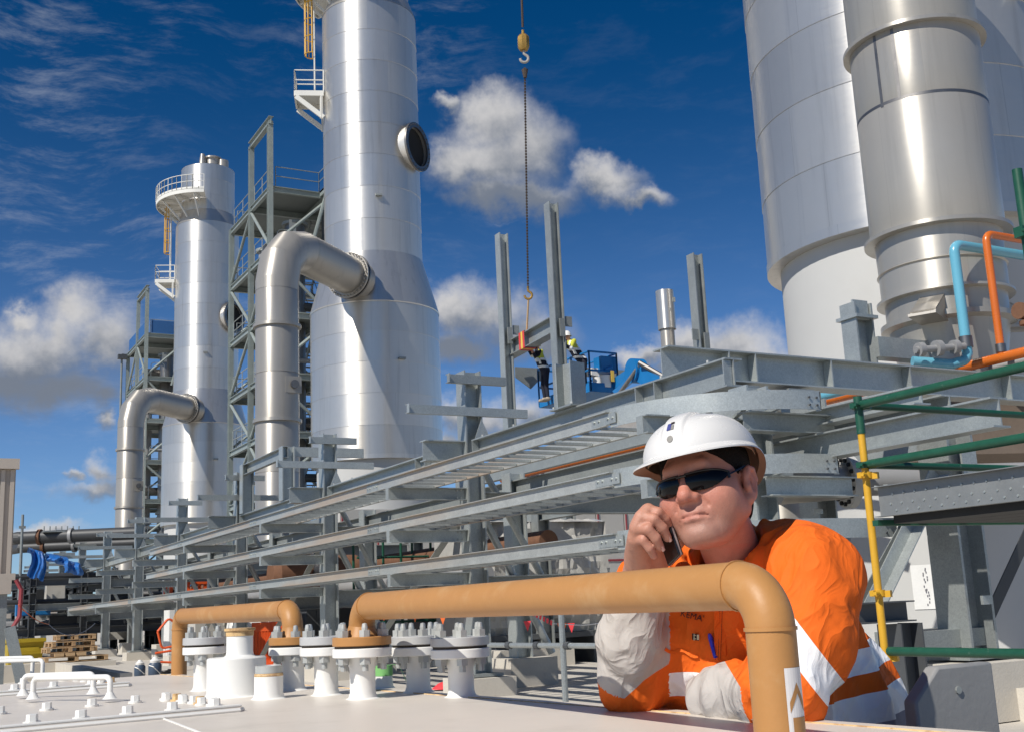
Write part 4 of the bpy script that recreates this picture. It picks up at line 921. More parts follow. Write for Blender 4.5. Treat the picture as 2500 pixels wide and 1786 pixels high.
# ------------------------------------------------------------------ surface nets for bodies
def sdf_mesh(fn, lo, hi, h):
    lo = np.array(lo, np.float32); hi = np.array(hi, np.float32); n = np.ceil((hi - lo) / h).astype(int) + 1
    ax = [lo[i] + h * np.arange(n[i], dtype=np.float32) for i in range(3)]
    X, Y, Z = np.meshgrid(*ax, indexing='ij'); f = fn(X, Y, Z).astype(np.float32)
    s = f < 0
    cnt = np.zeros(tuple(n - 1), np.int8); acc = np.zeros(tuple(n - 1) + (3,), np.float32); num = np.zeros(tuple(n - 1), np.float32)
    def sl(o): return tuple(slice(o[i], n[i] - 1 + o[i]) for i in range(3))
    cs = [(a, b, c) for a in (0, 1) for b in (0, 1) for c in (0, 1)]
    for a in cs:
        for d in range(3):
            if a[d]: continue
            b = list(a); b[d] = 1; b = tuple(b)
            fa, fb = f[sl(a)], f[sl(b)]; m = (fa < 0) != (fb < 0)
            t = np.where(m, fa / np.where(m, fa - fb, 1), 0)
            for k in range(3): acc[..., k] += np.where(m, a[k] + (t if k == d else 0), 0)
            num += m
    act = num > 0; idx = -np.ones(act.shape, int); idx[act] = np.arange(act.sum())
    I, J, K = np.nonzero(act)
    vs = (np.stack([I, J, K], 1) + acc[act] / num[act][:, None]) * h + lo
    quads = []
    for d in range(3):
        o1 = [0, 0, 0]; a = [slice(1, n[i] - 1) for i in range(3)]; a[d] = slice(0, n[d] - 1)
        b = list(a); b[d] = slice(1, n[d])
        m = s[tuple(a)] != s[tuple(b)]; flip = s[tuple(a)][m]
        P = np.array(np.nonzero(m)).T + np.array([0 if i == d else 1 for i in range(3)])
        u, v = (d + 1) % 3, (d + 2) % 3
        def at(du, dv):
            q = P.copy(); q[:, u] -= du; q[:, v] -= dv; return idx[q[:, 0], q[:, 1], q[:, 2]]
        q = np.stack([at(1, 1), at(0, 1), at(0, 0), at(1, 0)], 1)
        q[~flip] = q[~flip][:, ::-1]
        quads.append(q)
    q = np.concatenate(quads); q = q[(q >= 0).all(1)]
    return vs, q
def smin(a, b, k): 
    h = np.clip(.5 + .5 * (b - a) / k, 0, 1); return b + (a - b) * h - k * h * (1 - h)
def smax(a, b, k): return -smin(-a, -b, k)
def s_cone(P, a, b, r0, r1):
    X, Y, Z = P; a = np.array(a, np.float32); b = np.array(b, np.float32); d = b - a; L = float(d @ d) + 1e-9
    t = np.clip(((X - a[0]) * d[0] + (Y - a[1]) * d[1] + (Z - a[2]) * d[2]) / L, 0, 1)
    return np.sqrt((X - a[0] - t * d[0]) ** 2 + (Y - a[1] - t * d[1]) ** 2 + (Z - a[2] - t * d[2]) ** 2) - (r0 + (r1 - r0) * t)
def s_chain(P, pts, rs, k=.01):
    f = None
    for i in range(len(pts) - 1):
        g_ = s_cone(P, pts[i], pts[i + 1], rs[i], rs[i + 1]); f = g_ if f is None else smin(f, g_, k)
    return f
def s_ell(P, c, r, R3=None):
    X, Y, Z = P[0] - c[0], P[1] - c[1], P[2] - c[2]
    if R3 is not None: X, Y, Z = (R3[0][0]*X + R3[1][0]*Y + R3[2][0]*Z, R3[0][1]*X + R3[1][1]*Y + R3[2][1]*Z, R3[0][2]*X + R3[1][2]*Y + R3[2][2]*Z)
    k0 = np.sqrt((X/r[0])**2 + (Y/r[1])**2 + (Z/r[2])**2); k1 = np.sqrt((X/r[0]**2)**2 + (Y/r[1]**2)**2 + (Z/r[2]**2)**2) + 1e-9
    return k0 * (k0 - 1) / k1
def np_obj(name, vs, fs, mats, loc, idx=None, smooth=True):
    loc = Vector(loc); me = bpy.data.meshes.new(name); vs = np.asarray(vs) - np.array(loc)
    me.from_pydata(vs.tolist(), [], [list(map(int, f)) for f in fs])
    for m in mats: me.materials.append(MATS[m])
    if idx is not None: me.polygons.foreach_set('material_index', np.asarray(idx, np.int32))
    me.polygons.foreach_set('use_smooth', [smooth] * len(me.polygons)); me.update()
    o = bpy.data.objects.new(name, me); COL.objects.link(o); o.location = loc; return o
def subset(vs, fs, mask):
    f = fs[mask]; used = np.unique(f); mp = -np.ones(len(vs), int); mp[used] = np.arange(len(used)); return vs[used], mp[f]

# ------------------------------------------------------------------ posts, hoist, lift and workers in the middle distance
mk('hivis_yellow', (0.50, 0.52, 0.05), 0.8, 0, 0.1, 20); mk('navy_cloth', (0.012, 0.014, 0.028), 0.85, 0, 0.2, 20); mk('skin_far', (0.50, 0.27, 0.19), 0.6); mk('hook_grey', (.35, .33, .3), .5); mk('tape_silver', (0.82, 0.83, 0.82), 0.5); mk('boot', (0.40, 0.33, 0.25), 0.8)
for (px, py, d, lab) in ((1224, 572, 34.6, 'tall galvanised post left of the hoist chain'), (1345, 497, 31.8, 'tallest galvanised post right of the hoist chain'), (1695, 622, 30.0, 'tall galvanised post behind the transverse beam')):
    p = W(px, py, d); t = thing('tall_post', lab, 'column', (p.x, p.y, 0), 'tall free-standing posts')
    m_ = MB(); m_.I((p.x, p.y, 0), (p.x, p.y, p.z), .30, .30, .03, .02, (1, 0, 0)); part(m_, 'shaft', 'galvanised', t)
    m_ = MB(); z = p.z - 3.2 if px < 1300 else p.z - 3.6 if px < 1400 else p.z - 2.4; m_.box((p.x + .05, p.y - .17, z), (.16, .04, .5)); m_.box((p.x + (.3 if px < 1400 else -.25), p.y - .1, z + .2), (.2, .04, .28)); part(m_, 'cleat', 'galvanised_dull', t)
p = W(1240, 858, 34.4); q = W(1352, 796, 31.5); q.z = p.z
t = thing('hoisted_beam', 'galvanised I-beam hanging from the hoist between two tall posts', 'beam', p)
m_ = MB(); m_.I(p, q, .46, .34, .03, .02); part(m_, 'girder', 'galvanised', t)
p1 = W(1285, 828, 33.2)
t = thing('web_sling', 'red and yellow web sling wrapped round the hoisted beam', 'sling', p1)
e = (q - p).normalized(); n_ = V((e.y, -e.x, 0))
for s, mm in ((-.10, 'sling_red'), (.04, 'sling_yellow'), (.17, 'sling_red')):
    c = p.lerp(q, .42) + e * s; m_ = MB()
    pr = [(-.19, -.25), (.19, -.25), (.19, .25), (-.19, .25)]
    P = [[c + n_ * a + V((0, 0, b)) + e * w for a, b in pr + pr[:1]] for w in (0, .12)]
    m_.grid(P); part(m_, 'strap', mm, t)
# hoist
top = W(1272, -60, 33.2); bl = W(1278, 105, 33.2); hk = W(1289, 705, 33.2); en = p.lerp(q, .44) + V((0, 0, .24))
t = thing('crane_hoist', 'crane hook block with long chain and lower hook', 'crane hook', bl)
m_ = MB(); m_.tube([top, bl + V((0, 0, .5))], .035, 8); part(m_, 'wire_rope', 'chain', t)
m_ = MB(); m_.lathe([(.0, .42), (.04, .40), (.05, .27), (.12, .24), (.175, .16), (.175, -.14), (.12, -.24), (.0, -.26)], bl, 8); part(m_, 'block', 'brass_hook', t)
def hook(c, s): return [c + V((0, 0, .5 * s)), c + V((0, 0, .25 * s))] + [c + V((.88, -.47, 0)) * (.2 * s * math.sin(a)) + V((0, 0, .2 * s * math.cos(a) - .0)) for a in [R(20 + 25 * k) for k in range(11)]]
m_ = MB(); m_.tube(hook(bl - V((0, 0, .50)), .6), .04, 8); part(m_, 'hook', 'hook_grey', t)
m_ = MB(); k0 = bl - V((0, 0, .78)); n = 150
m_.cyl(bl - V((0, 0, .85)), bl - V((0, 0, 1.1)), .1, .05, 8)
for k in range(n):
    a_, b_ = k0.lerp(hk, k / n), k0.lerp(hk, (k + 1.25) / n)
    m_.bar(a_, b_, .06 if k % 2 else .025, .025 if k % 2 else .06, (.88, -.47, 0))
part(m_, 'chain', 'chain', t, kind='stuff')
m_ = MB(); m_.tube(hook(hk - V((0, 0, .2)), .55), .035, 8); part(m_, 'lower_hook', 'brass_hook', t)
m_ = MB(); m_.tube([hk - V((0, 0, .3)), en], .03, 6); part(m_, 'sling_leg', 'wood', t)
# blue lift basket
N = W(1437, 857, 32.2); ea = V((-.03, 1, 0)).normalized(); ex = V((1, .03, 0)).normalized(); Lb, wb, hb = 2.75, .95, 1.12
t = thing('lift_basket', 'blue boom lift basket with rails around the two workers', 'lift', N - V((0, 0, hb)))
cs = [N, N + ex * wb, N + ex * wb + ea * Lb, N + ea * Lb]; cs = [c - V((0, 0, hb)) for c in cs]
m_ = MB(); rail(m_, cs + cs[:1], hb, .03, .95); part(m_, 'guard_rail', 'lift_blue', t)
m_ = MB()
for a_, b_ in zip(cs, cs[1:] + cs[:1]): m_.bar(a_ + V((0, 0, .1)), b_ + V((0, 0, .1)), .03, .26)
m_.plate([c - V((0, 0, .03)) for c in cs], .03); part(m_, 'floor_tray', 'lift_blue', t)
m_ = MB(); m_.box(N + ex * .75 + ea * .3 - V((0, 0, .30)), (.5, .4, .45)); m_.cyl(N + ex * .6 + ea * .1 - V((0, 0, .5)), N + ex * .8 - V((0, 0, .42)), .07, n=8); part(m_, 'control_box', 'lift_blue', t)
b0 = W(1555, 905, 31.5); m_ = MB(); m_.cyl(b0 - n_ * .16, b0 + n_ * .2, .34, n=18); m_.bar(N + ex * wb + ea * .8 - V((0, 0, 1.0)), b0, .22, .3); m_.bar(b0, W(1650, 960, 30), .3, .42); m_.bar(b0 + V((0, 0, -.1)), W(1500, 960, 31.5), .14, .16); part(m_, 'boom', 'lift_blue', t)
m_ = MB(); m_.cyl(W(1560, 885, 31), W(1625, 922, 30.6), .07, n=8); m_.cyl(W(1560, 893, 31.2), W(1512, 960, 31.3), .06, n=8); part(m_, 'hydraulic_ram', 'steel_dark_metal', t)
fl = N.z - hb
for (px, py, dd, mm, lab) in ((1462, 944, .55, 'bucket_white', 'white bucket left in the lift basket'), (1482, 948, .30, 'bucket_white', 'white bucket right in the lift basket')):
    c = W(px, py + 14, 32.0 + dd); m_ = MB(); m_.lathe([(.0, 0), (.13, 0), (.16, .34), (.165, .34), (.15, .35), (0, .3)], (c.x, c.y, fl + .12), 16); solo(m_, 'bucket', mm, lab, 'bucket', 'white buckets in the lift')
c = W(1497, 948, 32.2); m_ = MB(); m_.box((c.x, c.y, fl + .42), (.10, .04, .32)); solo(m_, 'orange_card', 'sling_yellow', 'orange and white card beside the buckets', 'card')
c = W(1450, 925, 32.6); m_ = MB(); m_.box((c.x, c.y, fl + .62), (.26, .2, .22)); solo(m_, 'white_bag', 'bucket_white', 'white bag above the buckets in the lift', 'bag')
p = W(1428, 907, 33.5); m_ = MB(); m_.C(p, p + V((1.5, .0, 0)), .26, .08, .012); solo(m_, 'channel_beam', 'galvanised_dull', 'grey channel beam passing behind the lift basket', 'beam')
p = W(1258, 912, 34.8); m_ = MB(); m_.plate([p + V((0, 0, .22)), p + V((.9, -.1, .2)), p + V((.9, -.1, -.2)), p + V((.75, -.1, -.2)), p + V((.5, -.05, -.45)), p + V((0, 0, -.1))], .03); solo(m_, 'gusset_plate', 'galvanised_dull', 'dark gusset plate bolted to the left tall post', 'plate')
# workers
def worker(name, label, foot, fwd, lean, arms, head, legs=True):
    """foot: point between the boots; fwd: facing; everything in metres on a 1.78 m figure"""
    fwd = Vector(fwd).normalized(); lf = V((-fwd.y, fwd.x, 0)); up_ = V((0, 0, 1))
    def T(f, l, u): return foot + fwd * f + lf * l + up_ * u
    hip, ch = T(0, 0, .95), T(lean, 0, 1.38); 
    def f(X, Y, Z):
        P = (X, Y, Z)
        d = s_chain(P, [hip, T(lean * .5, 0, 1.15), ch], [.145, .14, .165], .08)
        for s in (1, -1):
            d = smin(d, s_chain(P, [T(0, .09 * s, .92), T(.04, .11 * s, .50), T(0, .11 * s, .10)], [.095, .07, .05], .03), .04)
            d = smin(d, s_cone(P, T(-.03, .11 * s, .06), T(.16, .12 * s, .045), .055, .05), .03)
            sh = T(lean + .01, .19 * s, 1.46); el = T(*arms[0 if s > 0 else 1][0]); wr = T(*arms[0 if s > 0 else 1][1])
            d = smin(d, s_chain(P, [sh, el, wr], [.07, .055, .042], .03), .05)
            d = smin(d, s_ell(P, wr + (wr - el).normalized() * .07, (.05, .05, .05)), .03)
        d = smin(d, s_cone(P, ch, T(*head), .08, .06), .05); d = smin(d, s_ell(P, T(*head), (.085, .095, .115)), .02)
        return d
    lo = foot + V((-.8, -.8, -.05)); hi = foot + V((.8, .8, 2.3)); vs, fs = sdf_mesh(f, lo, hi, .022)
    c = vs[fs].mean(1) - np.array(foot); u = c[:, 2]; ff = c @ np.array(fwd); l = c @ np.array(lf)
    hd = np.array(T(*head)) - np.array(foot)
    idx = np.full(len(fs), 1)
    idx[u < .12] = 4
    idx[(u > 1.22) & (np.linalg.norm(c - hd, axis=1) > .13)] = 0
    for a, b in ((1.00, 1.055), (1.22, 1.275)): idx[(u > a) & (u < b) & (abs(l) < .24)] = 3
    idx[(abs(abs(l) - .11) < .025) & (u > 1.1) & (u < 1.5)] = 3
    idx[(np.linalg.norm(c - hd, axis=1) < .135)] = 2
    for k in (0, 1):
        wr = np.array(T(*arms[k][1])) - np.array(foot); el = np.array(T(*arms[k][0])) - np.array(foot)
        dw = np.linalg.norm(c - wr, axis=1); de = np.linalg.norm(c - el, axis=1); idx[(dw < .30) & (u > .9)] = 1; idx[(de < .075)] = 3; idx[(dw < .13)] = 2
    o = np_obj(name, vs, fs, ['hivis_yellow', 'navy_cloth', 'skin_far', 'tape_silver', 'boot'], foot, idx)
    o['label'] = label; o['category'] = 'person'
    h = T(*head); m_ = MB(); m_.lathe([(.125, .02), (.118, .05), (.105, .12), (.06, .165), (0, .175)], h, 18); m_.lathe([(.115, .02), (.145, .012), (.145, .02), (.115, .03)], h, 18); m_.box(h + fwd * .15 + V((0, 0, .015)), (.1, .1, .012)); part(m_, 'hard_hat', 'white_paint', o)
    return o
fa = W(1335, 985, 33.6); fa.z = fl + .03
wa = worker('person', 'worker in yellow and navy hi-vis reaching up to the hoisted beam in the lift', fa, (-.94, .1, 0), .18, [((.36, .26, 1.18), (.50, .20, 1.50)), ((.30, -.22, 1.42), (.52, -.10, 1.66))], (.24, 0, 1.66))
fb = W(1428, 978, 32.5); fb.z = fl + .03
wb_ = worker('person', 'worker bending forward partly hidden by the tallest post in the lift', fb, (-.95, .05, 0), .34, [((.50, .24, 1.22), (.78, .2, 1.40)), ((.50, -.22, 1.25), (.72, -.15, 1.42))], (.47, 0, 1.62))
# exhaust pipe
p = W(1632, 845, 24); zt = W(1627, 703, 24).z; zm = W(1630, 803, 24).z
t = thing('vent_pipe', 'short stainless vent pipe with wider sleeve above the transverse beam', 'pipe', (p.x, p.y, 0))
m_ = MB(); m_.cyl((p.x, p.y, 0), (p.x, p.y, zm + .1), .15, n=24); part(m_, 'pipe', 'stainless', t)
m_ = MB(); m_.ring((p.x, p.y, zm), (p.x, p.y, zt), .19, .17, 28); part(m_, 'sleeve', 'aluminium', t)
m_ = MB(); m_.box((p.x + .1, p.y - .17, zt - .22), (.06, .03, .1)); m_.box((p.x - .03, p.y - .19, zt - .45), (.03, .02, .05)); part(m_, 'lug', 'galvanised', t)
# short stub column on the edge beam under the lift
y = WX(1405, 1000, CX + .05).y
t = thing('stub_post', 'short galvanised stub column on the edge beam below the tallest post', 'column', (CX, y, 3.49))
m_ = MB(); m_.I((CX, y, 3.49), (CX, y, 4.06), .25, .27, .018, .014, (.3, -.95, 0)); part(m_, 'shaft', 'galvanised', t)
m_ = MB(); m_.box((CX, y, 3.505), (.34, .5, .02)); part(m_, 'base_plate', 'galvanised', t)
m_ = MB()
for dx, dy in ((-.13, -.21), (.13, -.21), (-.13, .21), (.13, .21)): m_.bolt((CX + dx, y + dy, 3.515), (0, 0, 1), .018, .03)
part(m_, 'bolt', 'bolt_steel', t, kind='stuff')
# ------------------------------------------------------------------ left edge: clad building, pipes, dark pipe module, pallets, bin
p = W(40, 1128, 18); q0 = W(40, 1412, 18)
t = thing('clad_building', 'beige ribbed metal clad building cut by the left edge', 'building', (p.x, p.y, 0))
zt, zb = p.z, q0.z
m_ = MB(); m_.box((p.x - 2.5, p.y + 2.5, (zt + zb) / 2), (5, 5, zt - zb)); part(m_, 'wall', 'cladding_beige', t)
for k in range(24):
    m_ = MB(); x = p.x - .05 - .135 * k; m_.prism([(-.05, 0), (.05, 0), (.03, .04), (-.03, .04)], (x, p.y, zb), (x, p.y, zt - .12), (0, -1, 0)) if 0 else m_.box((x, p.y - .022, (zt + zb) / 2 - .06), (.06, .035, zt - zb - .12)); part(m_, 'rib', 'cladding_beige', t)
m_ = MB(); m_.box((p.x - 2.48, p.y - .05, zt - .03), (5.04, .12, .16)); m_.box((p.x - 2.48, p.y - .05, zb + .02), (5.06, .1, .1)); part(m_, 'flashing', 'cladding_beige', t)
m_ = MB(); m_.box((p.x - 2.5, p.y + 2.6, zb / 2), (4.6, 4.6, zb)); part(m_, 'base', 'dark_or_shaded_steel', t)
for x in (p.x - .12, p.x - 1.5): m_ = MB(); m_.bar((x, p.y + .05, 0), (x, p.y + .05, zb), .15, .15); part(m_, 'leg', 'galvanised_dull', t)
m_ = MB(); m_.bar((p.x - 2.2, p.y, zb - .12), (p.x, p.y, zb - .12), .2, .24); part(m_, 'sill_beam', 'cladding_beige', t)
q = W(72, 1585, 17); m_ = MB(); m_.bar(V((q.x, q.y, 0)), V((q.x - .28, q.y + .1, 1.2)), .16, .05, (0, 1, 0)); solo(m_, 'leaning_plank', 'galvanised_dull', 'grey plank leaning on the leg of the clad building', 'plank')
q = W(33, 1440, 17.5); m_ = MB(); m_.tube([q + V((.0, -.3, .15)), q + V((.08, -.3, 0)), q + V((.07, -.3, -.4)), q + V((-.04, -.3, -.6))], .035, 6); solo(m_, 'red_hose', 'stripe_red', 'dark red hose hanging under the clad building', 'hose')
# lamp pole
p = W(49, 1410, 45); m_ = MB(); zt = W(49, 1252, 45).z; m_.cyl((p.x, p.y, 0), (p.x, p.y, zt), .07, .05, 8); m_.box((p.x, p.y, zt - .5), (.25, .1, .1)); solo(m_, 'lamp_pole', 'galvanised_dull', 'thin pole beside the clad building', 'pole')
p = W(290, 1150, 90); zt = W(287, 860, 90).z
t = thing('light_mast', 'thin mast with floodlight left of the far tower', 'pole', (p.x, p.y, 0))
m_ = MB(); m_.cyl((p.x, p.y, 0), (p.x, p.y, zt), .13, .08, 8); part(m_, 'mast', 'galvanised_dull', t); m_ = MB(); m_.box((p.x, p.y - .3, zt), (.7, .4, .35)); m_.bar((p.x, p.y, zt + .3), (p.x + 1.6, p.y, zt + .2), .06, .06); part(m_, 'lamp', 'dark_or_shaded_steel', t)
# big horizontal pipes on a trestle
for (y1, d, r, xa, xb, lab) in ((1312, 46, .25, 50, 345, 'upper of two big grey pipes running in from the left'), (1336, 48, .21, 60, 350, 'lower of two big grey pipes running in from the left')):
    a_ = W(xa, y1, d); b_ = W(xb, y1 + 2, d); b_.z = a_.z
    t = thing('header_pipe', lab, 'pipe', a_, 'big grey header pipes')
    m_ = MB(); m_.cyl(a_, b_, r, n=20); part(m_, 'pipe', 'pipe_charcoal', t)
    dd = (b_ - a_).normalized(); m_ = MB(); m_.tube([a_, a_ - dd * .15, a_ - dd * .5 + V((0, 1.0, 0))], r, 16); part(m_, 'mitre_bend', 'pipe_charcoal', t, sharp=12)
    for s in (.16, .42): c = a_.lerp(b_, s); m_ = MB(); m_.ring(c - dd * .06, c + dd * .06, r + .07, r - .01, 18); part(m_, 'collar', 'rust' if s < .2 else 'pipe_grey', t)
a_ = W(150, 1300, 46); m_ = MB()
for k in range(7): m_.cyl(a_ + V((.22 * (k - 3), 0, .05)), a_ + V((.22 * (k - 3), 0, .28)), .025, n=5)
m_.box(a_ + V((0, 0, .06)), (1.4, .4, .05)); solo(m_, 'stud_plate', 'galvanised_dull', 'plate with upright studs on top of the upper grey pipe', 'plate')
# pipe modules behind the pallets: dark base colours stand in for shade
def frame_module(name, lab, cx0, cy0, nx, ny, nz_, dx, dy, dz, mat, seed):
    rg = random.Random(seed); t = thing(name, lab, 'steelwork', (cx0, cy0, 0), 'dark coloured pipe modules')
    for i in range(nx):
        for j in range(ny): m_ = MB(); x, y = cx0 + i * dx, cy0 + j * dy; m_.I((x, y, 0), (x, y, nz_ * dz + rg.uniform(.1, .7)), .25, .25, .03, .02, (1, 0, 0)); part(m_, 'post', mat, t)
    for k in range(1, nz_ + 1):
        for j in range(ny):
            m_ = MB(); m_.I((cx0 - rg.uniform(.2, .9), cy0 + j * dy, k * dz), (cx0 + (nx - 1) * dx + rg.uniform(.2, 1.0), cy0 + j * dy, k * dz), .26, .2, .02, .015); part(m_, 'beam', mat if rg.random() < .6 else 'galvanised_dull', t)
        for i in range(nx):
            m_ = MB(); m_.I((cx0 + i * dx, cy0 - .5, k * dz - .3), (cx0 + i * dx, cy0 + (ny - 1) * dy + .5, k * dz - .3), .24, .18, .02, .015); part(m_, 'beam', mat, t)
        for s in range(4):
            y = cy0 + rg.uniform(.2, (ny - 1) * dy); r = rg.uniform(.06, .2); m_ = MB(); m_.cyl((cx0 - 1, y, k * dz + .13 + r), (cx0 + (nx - 1) * dx + 1, y, k * dz + .13 + r), r, n=10); part(m_, 'pipe', rg.choice(['dark_or_shaded_steel', 'pipe_charcoal', 'rust', 'pipe_grey']), t)
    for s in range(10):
        m_ = MB(); m_.box((cx0 + rg.uniform(0, (nx - 1) * dx), cy0 + rg.uniform(.5, (ny - 1) * dy), rg.uniform(.3, nz_ * dz - .2)), (rg.uniform(.4, 1.3), rg.uniform(.3, .8), rg.uniform(.3, .9))); part(m_, 'cabinet', rg.choice(['dark_or_shaded_steel', 'dark_or_shaded_steel', 'pipe_charcoal', 'panel_beige', 'lift_blue']), t)
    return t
p = W(75, 1560, 44); frame_module('pipe_module', 'pipe module coloured dark for shade behind the yellow bin', p.x, p.y, 4, 4, 3, 1.9, 2.2, .95, 'dark_or_shaded_steel', 3)
p = W(215, 1560, 50); frame_module('pipe_module', 'pipe module coloured dark for shade behind the wooden pallets', p.x, p.y, 4, 3, 3, 2.0, 2.6, 1.0, 'pipe_charcoal', 8)
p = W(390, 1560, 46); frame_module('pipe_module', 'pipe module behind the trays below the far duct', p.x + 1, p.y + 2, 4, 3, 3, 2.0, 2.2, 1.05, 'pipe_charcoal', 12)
p = W(620, 1560, 37); frame_module('pipe_module', 'pipe module behind the trays left of the orange barriers', p.x + 1.2, p.y + 2.5, 4, 3, 3, 1.9, 2.2, 1.0, 'dark_or_shaded_steel', 21)
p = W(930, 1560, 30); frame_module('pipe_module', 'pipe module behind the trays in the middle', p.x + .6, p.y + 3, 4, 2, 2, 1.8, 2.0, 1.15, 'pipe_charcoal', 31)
rg = random.Random(77)
# equipment under the rack
EQ = [(660, 1402, 26, .42, 2.2, 'rust', 'brown insulated drum lying in the rack left of the plastic wrap'), (735, 1398, 27, .36, 1.6, 'hopper_brown', 'shorter brown drum beside the first one'), (560, 1540, 30, .45, 1.8, 'bucket_white', 'white horizontal tank end under the rack'), (1010, 1520, 25, .5, 2.0, 'pipe_charcoal', 'dark horizontal drum under the rack')]
for px, py, d, r, L_, mt, lab in EQ:
    p = W(px, py, d); t = thing('drum', lab, 'drum', p); m_ = MB(); m_.lathe([(0, -.02), (r * .7, .0), (r, .15), (r, L_ - .15), (r * .7, L_), (0, L_ + .02)], (0, 0, 0), 22)
    m_.v = [(p.x + z, p.y + y, p.z + x) for x, y, z in m_.v]; part(m_, 'shell', mt, t)
    m_ = MB(); m_.ring(p + V((L_ * .4, 0, 0)), p + V((L_ * .46, 0, 0)), r + .08, r - .01, 24); part(m_, 'flange', 'steel_dark_metal', t)
for k, (px, d, w, h, mt, lab) in enumerate(((520, 33, 1.2, 1.9, 'panel_beige', 'beige cabinet under the rack near the far duct'), (780, 31, 1.0, 2.2, 'dark_or_shaded_steel', 'dark cabinet behind the second rack column'), (880, 29, 1.6, 1.2, 'pipe_charcoal', 'low dark cabinet behind the tan elbow'), (1090, 27, .9, 1.5, 'dark_or_shaded_steel', 'dark cabinet left of the square plinth'), (470, 36, 1.6, 1.4, 'bucket_white', 'white cabinet low under the rack'), (700, 34, 1.4, 1.0, 'dark_or_shaded_steel', 'low dark cabinet right of the orange barriers'))):
    p = WZ(px, 1524 + 1.2 * F / d - 1524 + 1500, 0) if 0 else W(px, 1500, d); t = thing('cabinet', lab, 'cabinet', (p.x, p.y, 0))
    m_ = MB(); m_.box((p.x, p.y, h / 2 + .1), (w, .8, h)); part(m_, 'case', mt, t); m_ = MB(); m_.box((p.x, p.y - .41, h / 2 + .1), (w * .42, .03, h * .85)); m_.box((p.x + w * .18, p.y - .44, h / 2 + .1), (.03, .03, .15)); part(m_, 'door', mt, t)
# green tube scaffold in the rack
p = W(905, 1400, 24); t = thing('tube_scaffold', 'small green tube scaffold seen through the middle of the rack', 'scaffold', (p.x, p.y, 0))
for i in range(4):
    for j in range(2): m_ = MB(); m_.cyl((p.x + i * .7, p.y + j, 0), (p.x + i * .7, p.y + j, 2.9), .03, n=6); part(m_, 'standard', 'scaffold_green', t)
for k in range(6): m_ = MB(); m_.cyl((p.x - .3, p.y, .5 + .45 * k), (p.x + 2.5, p.y, .5 + .45 * k), .028, n=6); part(m_, 'ledger', 'scaffold_green', t)
# pallets
def pallet(c, rz, lab, w=1.25, d=1.1):
    t = thing('pallet', lab, 'pallet', c, 'wooden pallets'); rot = Matrix.Rotation(rz, 3, 'Z')
    def bx(o, s, nm): m_ = MB(); m_.box(Vector(c) + rot @ V(o), s, rot); part(m_, nm, 'wood', t)
    for k in range(6): bx((0, -d / 2 + .09 + k * (d - .18) / 5, .135), (w, .12, .022), 'board')
    for x in (-w / 2 + .06, 0, w / 2 - .06): bx((x, 0, .112), (.1, d, .022), 'stringer_board')
    for x in (-w / 2 + .06, 0, w / 2 - .06):
        for y in (-d / 2 + .07, 0, d / 2 - .07): bx((x, y, .06), (.1, .13, .09), 'block')
    for y in (-d / 2 + .06, 0, d / 2 - .06): bx((0, y, .008), (w, .1, .016), 'base_board')
pc = W(165, 1612, 33); sz = .0
gz = max(0, W(165, 1613, 33).z)
for k, (dx, dz, rz, w, lab) in enumerate(((0.05, 0, .05, 1.75, 'bottom pallet of the stack, the widest'), (-.1, .26, .02, 1.3, 'pallet lying second in the stack'), (.25, .26, -.06, .9, 'small pallet beside it in the stack'), (-.02, .42, .08, 1.2, 'third pallet up in the stack'), (.12, .60, -.03, 1.1, 'topmost pallet of the stack'))):
    pallet(V((pc.x + dx + .1, pc.y + .1 * k, gz + dz + .0)), rz, lab, w)
for k in range(3):
    m_ = MB(); m_.box((pc.x - .1 + .3 * k - .2, pc.y - .05, gz + .16 + .045), (.25, 1.0, .09)); solo(m_, 'timber', 'wood', ['left', 'middle', 'right'][k] + ' timber bearer between the lower pallets', 'timber', 'timber bearers in the pallet stack')
m_ = MB(); m_.box((pc.x, pc.y + .3, gz / 2 - .01), (2.4, 2.4, max(gz, .02) - .02)); solo(m_, 'pallet_slab', 'concrete_pale', 'low slab under the pallet stack', 'slab')
# yellow bin
p = W(58, 1590, 34); t = thing('yellow_bin', 'yellow waste bin beside the pallets', 'bin', (p.x, p.y, 0)); h = W(58, 1558, 34).z
m_ = MB(); m_.lathe([(.62, 0), (.72, h), (.78, h), (.78, h - .1), (.72, h - .1)], (0, 0, 0), 4, R(45), R(405)); m_.v = [(p.x + x, p.y + y, z) for x, y, z in m_.v]; part(m_, 'tub', 'bin_yellow', t)
m_ = MB(); m_.box((p.x, p.y - .56, h - .3), (.7, .04, .1)); part(m_, 'lift_pocket', 'bin_yellow', t)
# blue tarpaulins
def tarp(px, py, d, w, h, seed, lab):
    rg = random.Random(seed); p = W(px, py, d); P = []; ph = rg.uniform(0, 6)
    for i in range(13):
        v_ = i / 12; row = []
        for j in range(17):
            u = j / 16 - .5
            row.append(p + V((w * u * (1 - .25 * v_ * math.sin(ph)) + .05 * math.sin(5 * v_ + ph), -.10 * math.sin(9 * u + ph + 1.5 * v_) - .14 * math.sin(math.pi * v_) - .05 * math.sin(21 * u + 4 * v_), -h * v_ - .10 * h * abs(math.sin(5 * u + ph)) * v_ - .08 * math.sin(2.5 * u))))
        P.append(row)
    m_ = MB(); m_.grid(P); m_.grid([P[0], [q + V((0, .5, .10)) for q in P[0]], [q + V((0, 1.0, -.05)) for q in P[0]]]); solo(m_, 'tarpaulin', 'tarp_blue', lab, 'tarp', 'blue tarpaulins', sharp=50)
